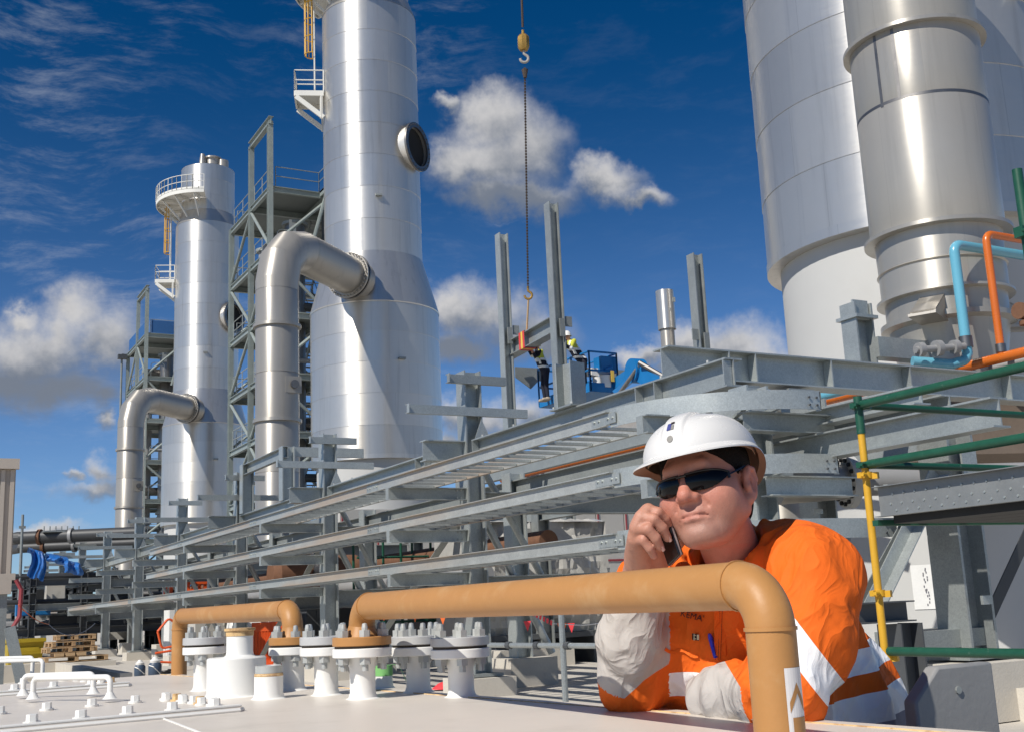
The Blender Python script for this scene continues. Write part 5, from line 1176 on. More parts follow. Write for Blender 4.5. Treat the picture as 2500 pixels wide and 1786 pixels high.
tarp(92, 1345, 41, .5, .9, 2, 'blue tarpaulin hanging under the grey pipes at left'); tarp(138, 1358, 41, .75, .22, 4, 'short blue tarpaulin strip right of the hanging one'); tarp(178, 1372, 43, .6, .4, 5, 'blue sheet half hidden by rack columns')
# bund wall
c = W(135, 1616, 25.7); h = c.z
t = thing('bund_wall', 'low concrete bund wall at the left behind the white deck', 'wall', (c.x, c.y, 0))
m_ = MB(); m_.box((c.x - 6 + .1, c.y + .1, h / 2), (12, .2, h)); part(m_, 'wall_panel', 'concrete_pale', t)
m_ = MB(); m_.box((c.x + .1, c.y - 4.0, h / 2), (.2, 8.0 - .01, h - .004)); part(m_, 'wall_panel', 'concrete_pale', t)
# barrier tape swags
for (pa, pb, sag, lab) in (((45, 1475, 17), (118, 1522, 22), .06, 'red and white tape sagging from the building leg'), ((118, 1522, 22), (232, 1520, 22), .22, 'red and white tape sagging to the rack column')):
    a_, b_ = W(*pa), W(*pb); m_ = MB(); m_.tube([a_.lerp(b_, s / 10) - V((0, 0, sag * 4 * (s / 10) * (1 - s / 10))) for s in range(11)], .008, 5); solo(m_, 'safety_tape', 'flag_orange' if sag < .1 else 'tape_white', lab, 'tape', 'sagging safety tapes')
# water jugs
for px, s, lab in ((341, .85, 'smaller water cooler jug behind the deck edge'), (378, 1.0, 'larger water cooler jug with hose behind the deck edge')):
    p = WZ(px, 1650, 0); t = thing('water_jug', lab, 'cooler jug', p, 'insulated water jugs')
    s *= .95; m_ = MB(); m_.lathe([(0, 0), (.13 * s, 0), (.15 * s, .03), (.15 * s, .26 * s), (.11 * s, .32 * s)], p, 20); part(m_, 'jug', 'bucket_navy', t)
    m_ = MB(); m_.lathe([(.115 * s, .31 * s), (.12 * s, .36 * s), (.07 * s, .40 * s), (.05 * s, .44 * s), (0, .45 * s)], p, 20); part(m_, 'lid', 'bucket_white', t)
    m_ = MB(); m_.tube([p + V((-.15 * s, -.06, .26 * s)), p + V((-.06, -.16 * s, .22 * s)), p + V((.1 * s, -.12 * s, .05))], .012, 6); part(m_, 'strap', 'bucket_white', t)
p = WZ(405, 1650, 0); m_ = MB(); m_.tube([p + V((.1 * math.cos(a), .1 * math.sin(a), .03 + .008 * a)) for a in [k * .5 for k in range(28)]], .022, 6); solo(m_, 'black_hose', 'black', 'coil of black hose right of the water jugs', 'hose')
p = W(430, 1700, 9); 
# white handrail pieces of the slab, small red rag
p = WZ(1080, 1680, .02); m_ = MB(); m_.lathe([(.0, .10), (.06, .08), (.14, .02), (.16, 0)], p, 9); solo(m_, 'red_rag', 'flag_red', 'red rag lying on the slab between the right flanges', 'rag')
# far background buildings
for px0, px1, y0_, d, mt, lab in ((-200, 420, 1470, 140, 'cladding_beige', 'far beige shed at left beyond the modules'), (450, 900, 1455, 130, 'panel_beige', 'far pale shed beyond the rack'), (1000, 1500, 1440, 75, 'panel_beige', 'pale shed beyond the panelled enclosure'), (1480, 1900, 1425, 60, 'cladding_beige', 'beige shed behind the inner column')):
    a_, b_ = W(px0, y0_, d), W(px1, y0_, d); b_.y = a_.y; b_ = V((a_.x + (px1 - px0) / F * d, a_.y, a_.z))
    t = thing('shed', lab, 'building', (a_.x, a_.y, 0)); part(pbox(a_, b_, 0, a_.z, 12), 'wall', mt, t)
    m_ = MB(); m_.box(((a_.x + b_.x) / 2, a_.y - .1, a_.z), (b_.x - a_.x, .5, .3)); part(m_, 'gutter', 'galvanised_dull', t)
    for k in range(4): m_ = MB(); m_.box((a_.x + (b_.x - a_.x) * (.15 + .23 * k), a_.y - .04, 1.6), (2.2, .1, 3.2)); part(m_, 'door', 'dark_or_shaded_steel', t)
# ------------------------------------------------------------------ the white tank lid in the foreground
DZ = .97; TA = R(6.0); TX = V((math.cos(TA), math.sin(TA), 0)); TY = V((-math.sin(TA), math.cos(TA), 0))
DO = WZ(1660, 1731, DZ)                                   # a point on the lid's right edge
tank = thing('tank', 'wide cream painted tank lid filling the bottom of the picture', 'tank', (DO.x, DO.y, 0))
def dk(px, py): return WZ(px, py, DZ)
def loc(p): d = p - DO; return d.dot(TX), d.dot(TY)
def pt(a, b, z=0): return DO + TX * a + TY * b + V((0, 0, z))
far = loc(dk(420, 1643))[1]
def slab(m_, a0, a1, b0, b1, z0, z1): 
    c = [pt(a0, b0), pt(a1, b0), pt(a1, b1), pt(a0, b1)]
    vs = [V((q.x, q.y, DZ + z0)) for q in c] + [V((q.x, q.y, DZ + z1)) for q in c]
    m_.add(vs, [(3,2,1,0), (4,5,6,7), (0,1,5,4), (1,2,6,5), (2,3,7,6), (3,0,4,7)]); return m_
def bev(o, w=.004, n=2):
    md = o.modifiers.new('bevel', 'BEVEL'); md.width = w; md.segments = n; md.limit_method = 'ANGLE'; return o
ro = loc(dk(1250, 1704))[0]
bev(part(slab(MB(), -5, 0, -3.5, far, -.016, 0), 'lid', 'deck_paint', tank), .003)
part(slab(MB(), -4.93, -.07, -3.4, far - .07, -.95, -.016), 'shell', 'deck_paint', tank)
bev(part(slab(MB(), -.028, .012, -3.5, far, -.075, -.018), 'edge_flange', 'deck_paint', tank), .003)
# weld seam on the lid
a_, b_ = dk(390, 1750), dk(520, 1800); m_ = MB(); m_.tube([a_, b_, b_ + (b_ - a_)], .0028, 5); part(m_, 'weld_seam', 'white_paint', tank)
a_, b_ = dk(1420, 1728), dk(1870, 1786); m_ = MB(); m_.tube([pt(-.05, b, .0) for b in np.linspace(-1.3, far, 12)], .0025, 5); part(m_, 'weld_seam', 'rusty_paint', tank)
# bolted hatches: raised plates
def hexbolt(p, r=.0135, h=.016, mat='white_paint', par=None, rust=False):
    m_ = MB(); m_.cyl(p, p + V((0, 0, .005)), r * 1.45, n=14); m_.cyl(p + V((0, 0, .005)), p + V((0, 0, .005 + h)), r, r * .95, 6)
    return part(m_, 'bolt', mat, par)
def hatch(corner, rows, lab):
    """corner: near right corner on the lid; plate runs left and back"""
    a, b = loc(corner); d = rows
    m_ = slab(MB(), a - 3.2, a, b, b + d, 0, .012); h = part(m_, 'hatch_cover', 'deck_paint', tank, lab); bev(h, .003)
    m_ = MB(); m_.tube([pt(a - 3.2, b - .004, .004), pt(a - .01, b - .004, .004), pt(a + .004, b + .01, .004), pt(a + .004, b + d, .004)], .006, 6); part(m_, 'gasket_bead', 'white_paint', h)
    m_ = slab(MB(), a - 3.2, a, b, b + .022, .012, .017); bev(part(m_, 'edge_strip', 'white_paint', h), .002)
    return h, a, b
h1, a1, b1 = hatch(dk(592, 1735), .50, 'near bolted hatch cover with two white grab handles')
for k in range(14): hexbolt(pt(a1 - .05 - .108 * k, b1 + .055, .012), .0135, .016, 'white_paint', h1)
for k in range(9): hexbolt(pt(a1 - .04 - (.012 if k % 3 == 1 else 0), b1 + .10 + .046 * k, .012), .012, .015, 'white_paint' if k % 4 != 2 else 'rusty_paint', h1)
for k in range(12): hexbolt(pt(a1 - .13 - .115 * k, b1 + .45, .012), .0125, .015, 'white_paint', h1)
h2, a2, b2 = hatch(dk(318, 1674), .62, 'far bolted hatch cover')
for k in range(10): hexbolt(pt(a2 - .12 - .13 * k, b2 + .07, .012), .014, .016, 'white_paint', h2)
for k in range(10): hexbolt(pt(a2 - .05 - (.02 if k % 2 else 0), b2 + .07 + .055 * k, .012), .0135, .017, 'rusty_paint' if k % 3 == 0 else 'white_paint', h2)
for k in range(9): hexbolt(pt(a2 - .1 - .15 * k, b2 + .55, .012), .014, .016, 'white_paint', h2)
def handle(pa, pb, lab, h=.062, par=None):
    a, b = V(pa), V(pb); a.z = b.z = DZ + .010; up_ = V((0, 0, 1)); m_ = MB()
    m_.tube(fillet([a, a + up_ * h, b + up_ * h, b], .018, 6), .0085, 12); o = part(m_, 'grab_handle', 'white_paint', par, lab)
    for q in (a, b): part(MB().lathe([(.022, 0), (.017, .004), (.0105, .016), (.0085, .02)], q, 14), 'weld_fillet', 'white_paint', o)
handle(dk(80, 1713), dk(268, 1713), 'front grab handle', .062, h1); handle(dk(56, 1704), dk(227, 1700), 'second grab handle', .062, h1)
ha, hb_ = dk(103, 1660), dk(-130, 1664); handle(ha, hb_, 'third grab handle', .075, h2); ha, hb_ = dk(78, 1658), dk(-150, 1661); handle(ha, hb_, 'rearmost grab handle', .085, h2)
# ------------------------------------------------------------------ nozzles
def nozzle(px, py, D, zf, rn, lab, blind='flange_grey', nb=6, ph=0.0, lid=True):
    c = dk(px, py); nz = part(MB().lathe([(rn * 1.35, 0), (rn * 1.12, .004), (rn * 1.0, .016), (rn, zf * .55), (rn * 1.02, zf * .56), (rn * 1.02, zf * .58), (rn * 1.28, zf - .038), (rn * 1.3, zf - .03)], c, 32), 'nozzle', 'white_paint', tank, lab)
    R_ = D / 2; t_ = .024
    fl_ = part(MB().lathe([(rn, zf - t_ - .006), (R_ - .002, zf - t_ - .006), (R_, zf - t_ - .004), (R_, zf - .008), (R_ - .002, zf - .006), (rn, zf - .006)], c, 40), 'flange', 'white_paint', nz)
    part(MB().cyl(c + V((0, 0, zf - .006)), c + V((0, 0, zf)), R_ - .006, n=36), 'gasket', 'gasket', nz)
    if lid:
        m_ = MB().lathe([(R_ - .006, zf), (R_, zf + .002), (R_, zf + t_ - .002), (R_ - .002, zf + t_), (0, zf + t_)], c, 40); part(m_, 'blind_flange', blind, nz)
    for k in range(nb):
        a = 2 * math.pi * k / nb + ph; q = c + V((math.cos(a), math.sin(a), 0)) * (R_ - .0185)
        m_ = MB(); z0, z1 = zf - t_ - .006, zf + t_
        m_.cyl(q + V((0, 0, z0 - .034)), q + V((0, 0, z1 + .024)), .0085, n=10); m_.lathe([(.0085, z1 + .024), (.0065, z1 + .0345), (0, z1 + .0365)], q, 10)
        m_.cyl(q + V((0, 0, z1)), q + V((0, 0, z1 + .0175)), .0155, n=6); m_.cyl(q + V((0, 0, z0 - .0175)), q + V((0, 0, z0)), .0155, n=6)
        part(m_, 'stud_bolt', 'bolt_steel', nz)
    return c
Rn = lambda py_top, base_py, px: (W(px, py_top, 1).z)
def zat(px, py, c):
    depth = -(M.transposed() @ (c - V((0, 0, CAMZ)))).z; return W(px, py, depth).z - DZ
c1_ = dk(498, 1684); nozzle(498, 1684, .139, zat(498, 1573, c1_), .034, 'white nozzle with grey blind flange left of the stepped cylinder', ph=.2)
c2_ = dk(715, 1683); nozzle(716, 1683, .150, zat(715, 1573, c2_), .034, 'white nozzle carrying the small tan pipe', 'tan_paint', ph=.35)
c3_ = dk(797, 1695); nozzle(797, 1695, .150, zat(797, 1573, c3_), .034, 'white nozzle with grey blind flange between the two tan flanges', 'flange_grey', ph=.1)
c4_ = dk(886, 1704); nozzle(886, 1704, .160, zat(886, 1575, c4_), .0345, 'white nozzle carrying the long tan pipe', 'tan_paint', ph=.28)
c5_ = dk(1022, 1688); nozzle(1022, 1688, .150, zat(1022, 1572, c5_), .034, 'white nozzle with grey blind flange second from right', 'flange_grey', ph=.4)
c6_ = dk(1127, 1699); nozzle(1127, 1699, .156, zat(1127, 1576, c6_), .034, 'rightmost white nozzle with grey blind flange', 'flange_grey', ph=.15)
# low nozzle with green tape
c7_ = dk(938, 1678); part(MB().lathe([(.034, 0), (.028, .005), (.026, .02), (.026, .062), (0, .062)], c7_, 24), 'capped_stub', 'white_paint', tank)
t = thing('green_tape', 'strip of green tape wrapped over a white stub with a loose end', 'tape', c7_ + V((0, 0, .03)))
m_ = MB(); m_.lathe([(.0268, .036), (.0272, .05), (.0275, .066), (.024, .0665), (0, .066)], c7_, 24); part(m_, 'wrap', 'green_tape', t)
e = V((.88, -.47, 0)); P = [[c7_ + e * x + V((0, 0, z)) + V((-.47, -.88, 0)) * w for w in (-.012, .012)] for x, z in ((.0, .067), (.03, .068), (.045, .062), (.056, .045), (.064, .025), (.072, .008))]
m_ = MB(); m_.grid(P); part(m_, 'loose_end', 'green_tape', t)
# stepped white cylinder with rusty cap, small cylinder with steel ring
c = dk(577, 1697); h1_ = zat(577, 1603, c); h2_ = zat(577, 1535, c)
st = part(MB().lathe([(.098, 0), (.090, .004), (.087, .012), (.087, h1_ - .004), (.083, h1_), (.0, h1_)], c, 48), 'stepped_cylinder', 'white_paint', tank)
cu = c + TX * .010
part(MB().lathe([(.05, h1_), (.041, h1_ + .006), (.0395, h1_ + .015), (.0395, h2_ - .006)], cu, 36), 'neck', 'white_paint', st)
part(MB().lathe([(.041, h2_ - .02), (.0415, h2_ - .006), (.046, h2_ - .004), (.046, h2_ + .003), (0, h2_ + .004)], cu, 32), 'rusty_cap', 'rusty_paint', st)
c = dk(656, 1704); h1_ = zat(656, 1643, c); h2_ = zat(656, 1624, c)
sm = part(MB().lathe([(.050, 0), (.044, .004), (.0405, .014), (.0405, h1_ - .003), (.038, h1_)], c, 36), 'small_cylinder', 'white_paint', tank)
part(MB().lathe([(.0400, h1_ - .009), (.0412, h1_ - .005), (.039, h1_ + .001)], c, 36), 'rust_line', 'rusty_paint', sm)
part(MB().lathe([(.036, h1_ - .001), (.0375, h1_), (.0375, h2_), (.034, h2_ + .001), (.03, h2_ - .004), (0, h2_ - .004)], c, 36), 'steel_ring', 'bolt_steel', sm)
# ------------------------------------------------------------------ tan pipes
def weld(m_, p, d, r): m_.ring(Vector(p) - Vector(d) * .0025, Vector(p) + Vector(d) * .0025, r + .0022, r - .002, 28)
def tanpipe(base_c, zf, end, zax, r, rb, lab, zend):
    a = V((base_c.x, base_c.y, DZ + zf)); top = V((a.x, a.y, zax)); e = V((end.x, end.y, zax)); d = (e - top).normalized()
    t = thing('tan_pipe', lab, 'pipe', a, 'tan painted vent pipes')
    pts = fillet([a, top, e, V((e.x, e.y, zend))], rb, 14)
    part(MB().tube(pts, r, 36), 'pipe', 'tan_paint', t)
    for q_, d_ in ((top + d * rb, d), (e - d * rb, d), (e - V((0, 0, rb)), V((0, 0, 1)))): m_ = MB(); weld(m_, q_, d_, r); part(m_, 'weld_bead', 'tan_paint', t)
    m_ = MB(); m_.lathe([(r * 1.35, .0), (r * 1.15, .012), (r, .03)], a, 30); part(m_, 'flange_hub', 'tan_paint', t)
    return t, top, e, d
zf2, zf4 = zat(715, 1573, c2_) + .024, zat(886, 1575, c4_) + .024
e2 = dk(437, 1645)
tanpipe(c2_, zf2, e2, W(620, 1494, (-(M.transposed() @ (c2_.lerp(e2, .38) - V((0, 0, CAMZ)))).z)).z, .0325, .055, 'small tan pipe bending over behind the white nozzles', DZ - .3)
e1 = W(1878, 1500, 1.62)
tp, top1, end1, d1_ = tanpipe(c4_, zf4, V((e1.x, e1.y, 0)), CAMZ + .012, .0355, .062, 'long tan pipe sweeping across in front of the worker', DZ - .05)
# flow arrow sticker
ax_ = end1; toC = V((-ax_.x, -ax_.y, 0)).normalized(); rt = V((-toC.y, toC.x, 0))
def patch(m_, outline, off):
    """outline in (arc mm, height mm) wrapped on the pipe"""
    r = .0355 + off
    n = len(outline); vs = []
    for (u, z) in outline: a = u / .0355; vs.append(V((ax_.x, ax_.y, 0)) + (toC * math.cos(a) + rt * math.sin(a)) * r + V((0, 0, z)))
    return m_.add(vs, [tuple(range(n))])
zs = W(1930, 1626, 1.60).z; u0, u1 = .0135, .050
def strip(m_, u0, u1, z0, z1, off, n=8):
    for k in range(n): a, b = u0 + (u1 - u0) * k / n, u0 + (u1 - u0) * (k + 1) / n; patch(m_, [(a, z0), (b, z0), (b, z1), (a, z1)], off)
m_ = MB(); strip(m_, u0, u1, zs - .22, zs, .0006); stk = part(m_, 'flow_sticker', 'tape_white', tp)
um = (u0 + u1) / 2; m_ = MB(); hw = (u1 - u0) / 2 * .78; n = 6
for sgn in (-1, 1):
    for k in range(n):
        a, b = k / n, (k + 1) / n; ua, ub = um + sgn * hw * a, um + sgn * hw * b
        za, zb_ = zs - .020 - .026 * a, zs - .020 - .026 * b; patch(m_, [(ua, za - .014), (ub, zb_ - .014), (ub, zb_), (ua, za)] if sgn > 0 else [(ub, zb_ - .014), (ua, za - .014), (ua, za), (ub, zb_)], .0011)
strip(m_, u0 + .007, u1 - .002, zs - .215, zs - .066, .0011); part(m_, 'arrow_print', 'tan_paint', stk)
# ------------------------------------------------------------------ the worker in the foreground
def skin_mat():
    m = mk('skin', (0.6, 0.33, 0.24), 0.46, 0, 0.16, 70, bump=0.22, bscale=380, spec=0.45)
    nt = m.node_tree; g = G(nt); bs = nt.nodes['Principled BSDF']
    at = g.n('ShaderNodeVertexColor'); at.layer_name = 'tone'
    old = bs.inputs['Base Color'].links[0].from_node       # multiply node: keep its variation, swap its colour
    nt.links.new(at.outputs[0], old.inputs[6])
    bs.inputs['Subsurface Weight'].default_value = 0.10; bs.inputs['Subsurface Radius'].default_value = (1.0, 0.35, 0.2); bs.inputs['Subsurface Scale'].default_value = 0.006
skin_mat()
CREASE = []
mk('hair', (0.010, 0.007, 0.006), 0.75, 0, 0.4, 60, bump=0.6, bscale=260, spec=0.15)
mk('shirt_orange', (0.80, 0.140, 0.014), 0.75, 0, 0.05, 14, bump=0.0, spec=0.2); CREASE.append('shirt_orange')
mk('sleeve_grey', (0.47, 0.44, 0.41), 0.8, 0, 0.05, 14, bump=0.0, spec=0.2); CREASE.append('sleeve_grey')
mk('reflective', (0.90, 0.90, 0.91), 0.40, 0, 0.04, 30, bump=0.0, spec=0.5); CREASE.append('reflective')
mk('trousers', (0.30, 0.30, 0.36), 0.85, 0, 0.1, 14, bump=0.2, bscale=300)
mk('helmet_white', (0.66, 0.65, 0.63), 0.28, 0, 0.03, 8, dirt=(0.50, 0.47, 0.42), dscale=7, dlo=0.62, dhi=0.82, damt=0.35, spec=0.5)
mk('helmet_inner', (0.42, 0.30, 0.21), 0.7)
mk('lens', (0.004, 0.004, 0.005), 0.05, 0, 0, 4, spec=0.22, rvar=0); mk('frame_black', (0.008, 0.008, 0.009), 0.3)
def creases():
    ax = (M @ V((-.42, -.85, .3))).normalized(); rot = ax.rotation_difference(V((0, 0, 1))).to_euler()
    for nm in CREASE:
        nt = MATS[nm].node_tree; g = G(nt); bs = nt.nodes['Principled BSDF']; tc = g.n('ShaderNodeTexCoord')
        m1 = g.n('ShaderNodeMapping'); g.put(m1.inputs[0], tc.outputs['Object']); m1.inputs['Rotation'].default_value = rot
        w = g.vmath('SCALE', g.vmath('SUBTRACT', g.noise(m1.outputs[0], 7, 2, .5, out='Color'), (.5, .5, .5)), scale=.11)
        m2 = g.n('ShaderNodeMapping'); g.put(m2.inputs[0], g.vmath('ADD', m1.outputs[0], w)); m2.inputs['Scale'].default_value = (1, 1, .22)
        h = None
        for sc_, am in ((11, 1.0), (25, .38), (60, .10)):
            n = g.noise(m2.outputs[0], sc_, 1, .5); r = g.math('SUBTRACT', 1.0, g.math('ABSOLUTE', g.math('MULTIPLY', g.math('SUBTRACT', n, .5), 5.0)), clamp=True)
            r = g.math('MULTIPLY', g.math('POWER', r, 1.6), am); h = r if h is None else g.math('ADD', h, r)
        bn = g.n('ShaderNodeBump'); bn.inputs['Strength'].default_value = .65; bn.inputs['Distance'].default_value = .009; g.put(bn.inputs['Height'], h)
        b2 = g.n('ShaderNodeBump'); b2.inputs['Strength'].default_value = .2; b2.inputs['Distance'].default_value = .002; g.put(b2.inputs['Height'], g.noise(tc.outputs['Object'], 500, 2)); nt.links.new(bn.outputs[0], b2.inputs['Normal'])
        nt.links.new(b2.outputs[0], bs.inputs['Normal'])
creases()
mk('phone_black', (0.006, 0.006, 0.007), 0.18); mk('phone_edge', (0.40, 0.40, 0.42), 0.3, 0.8); mk('phone_copper', (0.42, 0.16, 0.05), 0.35, 0.6)
mk('pen_blue', (0.005, 0.03, 0.55), 0.3); mk('thread_black', (0.02, 0.012, 0.012), 0.8); mk('label_cream', (0.6, 0.6, 0.4), 0.7); mk('nail', (0.68, 0.42, 0.34), 0.35); mk('badge_blue', (0.05, 0.06, 0.22), 0.5); mk('badge_grey', (0.22, 0.21, 0.19), 0.5)
HD = 2.27; HPX, HPY = 1720, 1180
def Cc(px, py, d): return V(((px - 1250) * d / F, (893 - py) * d / F, -d))
O = Cc(HPX, HPY, HD)
def K(px, py, d): return Cc(px, py, d) - O                       # camera-axes metres from the head centre
OW = (M @ O) + V((0, 0, CAMZ))
def to_world(vs): 
    Mn = np.array(M); return (np.asarray(vs) @ Mn.T) + np.array(OW)
# head axes
Uc = U.copy(); Fh = (V((0, 0, 1)) - Uc * Uc.z).normalized()
fwd = Matrix.Rotation(R(-32), 3, Uc) @ Fh
left = Uc.cross(fwd).normalized()
rollm = Matrix.Rotation(R(8.5), 3, fwd); 
left = rollm @ left; hup = rollm @ Uc
pm = Matrix.Rotation(R(-1), 3, left); fwd = pm @ fwd; hup = pm @ hup
HM = Matrix((left, fwd, hup)).transposed()                        # head local -> camera axes
def hl(v): return HM.transposed() @ Vector(v)                     # camera axes -> head local
HMn = np.array(HM)
def head_world(vs): return to_world(np.asarray(vs) @ HMn.T)
neck0 = hl(K(1806, 1400, 2.37)); neckb = hl(K(1818, 1470, 2.43))
rng = np.random.RandomState(4); TAB = rng.rand(32, 32, 32).astype(np.float32)
def vnoise(X, Y, Z):
    xi, yi, zi = np.floor(X).astype(int), np.floor(Y).astype(int), np.floor(Z).astype(int); fx, fy, fz = X - xi, Y - yi, Z - zi
    fx, fy, fz = [t * t * (3 - 2 * t) for t in (fx, fy, fz)]
    r = 0
    for a in (0, 1):
        for b in (0, 1):
            for c in (0, 1):
                r = r + TAB[(xi + a) % 32, (yi + b) % 32, (zi + c) % 32] * (fx if a else 1 - fx) * (fy if b else 1 - fy) * (fz if c else 1 - fz)
    return r
def head_sdf(X, Y, Z):
    P = (X, Y, Z); XA = np.abs(X); PA = (XA, Y, Z)
    d = s_ell(P, (0, -.020, .035), (.080, .102, .092))
    d = smin(d, s_ell(P, (0, .030, -.030), (.075, .066, .084)), .03)                       # face mass
    d = smin(d, s_cone(PA, (.058, -.004, -.062), (.018, .068, -.106), .024, .019), .03)   # jaw line
    d = smin(d, s_ell(PA, (.043, .046, -.040), (.036, .038, .036)), .025)                  # full cheeks
    d = smin(d, s_ell(PA, (.044, .022, -.064), (.026, .038, .028)), .022)                  # jowls
    d = smin(d, s_ell(P, (0, .082, -.104), (.024, .018, .017)), .018)                      # chin
    d = smin(d, s_ell(P, (0, .030, -.108), (.042, .046, .020)), .025)                       # under chin
    d = smin(d, s_cone(P, (-.036, .082, .024), (.036, .082, .024), .012, .012), .016)      # brow
    d = smin(d, s_ell(PA, (.026, .072, -.004), (.018, .012, .013)), .012)                  # closed lids / eye balls
    d = smin(d, s_ell(P, (0, .080, -.070), (.030, .020, .026)), .014)                      # muzzle
    d = smin(d, s_chain(P, [(0, .088, .016), (0, .101, -.012), (0, .113, -.032)], [.0095, .0105, .0145], .006), .010)
    d = smin(d, s_ell(PA, (.0145, .098, -.037), (.0105, .013, .0095)), .007)               # nostril wings
    d = smax(d, -s_ell(PA, (.008, .105, -.0475), (.0045, .006, .004)), .004)
    # lips
    d = smin(d, s_chain(PA, [(0, .0985, -.0655), (.013, .0955, -.066), (.027, .083, -.071)], [.0052, .0052, .002], .004), .004)
    d = smin(d, s_chain(PA, [(0, .0975, -.0765), (.014, .094, -.0765), (.025, .084, -.0735)], [.0064, .0058, .002], .004), .004)
    d = smax(d, -s_chain(PA, [(0, .1035, -.0710), (.014, .0995, -.0712), (.030, .0845, -.0732)], [.0022, .0022, .0018], .001), .003)
    d = smax(d, -s_ell(P, (0, .104, -.089), (.022, .007, .005)), .008)                     # dent under the lip
    d = smax(d, -s_chain(PA, [(.025, .0945, -.042), (.033, .0885, -.055)], [.0012, .0008], .002), .010)
    d = smax(d, -s_cone(P, (0, .1045, -.050), (0, .1035, -.060), .002, .0025), .004)       # philtrum
    # ears
    er = Matrix.Rotation(R(-14), 3, 'X') @ Matrix.Rotation(R(0), 3, 'Z')
    RT = [[er[i][j] for j in range(3)] for i in range(3)]
    ZE = Z + .016; PE = (XA, Y, ZE)
    e = s_ell(PE, (.087, -.012, -.004), (.0105, .020, .034), RT)
    e = smin(e, s_ell(PE, (.085, -.004, -.034), (.008, .010, .011)), .006)
    rim = s_chain(PE, [(.091, .004, .012), (.094, -.006, .027), (.096, -.022, .024), (.095, -.030, .004), (.091, -.020, -.022), (.088, -.006, -.036)], [.0038, .0046, .0048, .0044, .0036, .0034], .003)
    e = smax(e, -s_ell(PE, (.096, -.010, -.002), (.0075, .010, .020)), .004)
    e = smin(e, rim, .004); e = smin(e, s_ell(PE, (.088, .004, -.010), (.006, .005, .007)), .004)
    e = smin(e, s_chain(PE, [(.0925, -.008, .016), (.0925, -.017, .004), (.090, -.013, -.016)], [.003, .003, .0025], .002), .003)
    d = smin(d, e, .006)
    # neck
    n_ = s_chain(P, [(0, -.030, -.050), tuple(neck0), tuple(neckb)], [.058, .060, .074], .02)
    d = smin(d, n_, .022)
    d = d + (vnoise(X * 55, Y * 55, Z * 55) - .5) * .0008
    return d
vh, fh = sdf_mesh(head_sdf, (-.125, -.150, -.33), (.125, .145, .145), .0032)
def tone_head(v):
    x, y, z = v[:, 0], v[:, 1], v[:, 2]; n = len(v); c = np.tile(np.array([.49, .225, .158]), (n, 1))
    def blob(p, r): return np.exp(-(((v - np.array(p)) / np.array(r)) ** 2).sum(1))
    red = np.clip(blob((0, .115, -.03), (.022, .03, .03)) + .8 * blob((.045, .07, -.035), (.03, .05, .03)) + .8 * blob((-.045, .07, -.035), (.03, .05, .03)) + .9 * (z < -.125) * (y < .09) + .8 * blob((.09, -.012, 0), (.02, .03, .045)) + .8 * blob((-.09, -.012, 0), (.02, .03, .045)), 0, 1)
    c = c * (1 - .55 * red[:, None]) + np.array([.53, .165, .115]) * .55 * red[:, None]
    st = np.clip(1.2 * blob((0, .095, -.100), (.05, .05, .022)) + blob((0, .105, -.058), (.028, .03, .009)) + .8 * blob((.055, .03, -.085), (.03, .05, .03)) + .8 * blob((-.055, .03, -.085), (.03, .05, .03)), 0, 1)
    c = c * (1 - .5 * st[:, None]) + np.array([.27, .17, .135]) * .5 * st[:, None]
    lip = np.clip(blob((0, .098, -.071), (.026, .02, .0085)) * 1.3, 0, 1); c = c * (1 - .6 * lip[:, None]) + np.array([.46, .17, .13]) * .6 * lip[:, None]
    return c
tones = [tone_head(vh)]; bodyv = [head_world(vh)]; bodyf = [fh]
# ------------------------------------------------------------------ hands (camera axes)
def hand_sdf_factory(palm, fingers, thumb, wrist):
    def f(X, Y, Z):
        P = (X, Y, Z); d = None
        for a, b, r0, r1 in palm: g_ = s_cone(P, a, b, r0, r1); d = g_ if d is None else smin(d, g_, .014)
        for ch, rs in wrist: d = smin(d, s_chain(P, ch, rs, .02), .022)
        for ch, rs in fingers:
            d = smin(d, s_chain(P, ch, rs, .003), .0024)
        d = smin(d, s_chain(P, thumb[0], thumb[1], .005), .008)
        return d + (vnoise(X * 90, Y * 90, Z * 90) - .5) * .0012
    return f
kn = [K(1583, 1243, 2.215), K(1566, 1262, 2.205), K(1556, 1287, 2.205), K(1553, 1316, 2.215)]         # knuckles index..little
wr = K(1566, 1402, 2.335)
fing = [([kn[0], K(1606, 1250, 2.205), K(1624, 1266, 2.212), K(1637, 1285, 2.222)], [.0118, .0105, .0098, .0085]),
        ([kn[1], K(1596, 1266, 2.190), K(1617, 1287, 2.193), K(1629, 1311, 2.20)], [.0120, .0108, .0100, .0087]),
        ([kn[2], K(1582, 1290, 2.183), K(1601, 1312, 2.183), K(1612, 1334, 2.19)], [.0120, .0106, .0098, .0085]),
        ([kn[3], K(1571, 1316, 2.192), K(1586, 1337, 2.19), K(1596, 1355, 2.197)], [.0110, .0095, .0086, .0075])]
palm = [(wr, kn[0] + K(1583, 1243, 2.215) * 0, .028, .0135), (wr, kn[1], .030, .0150), (wr, kn[2], .030, .0155), (wr, kn[3], .029, .0150), (K(1600, 1372, 2.32), K(1590, 1300, 2.25), .026, .018), (K(1556, 1365, 2.29), K(1560, 1325, 2.235), .024, .018)]
thumb = ([K(1600, 1375, 2.32), K(1634, 1352, 2.32), K(1655, 1322, 2.315), K(1662, 1295, 2.31)], [.020, .0150, .0128, .0105])
wrist = [([wr, K(1560, 1470, 2.38)], [.031, .034])]
f_ = hand_sdf_factory(palm, fing, thumb, wrist)
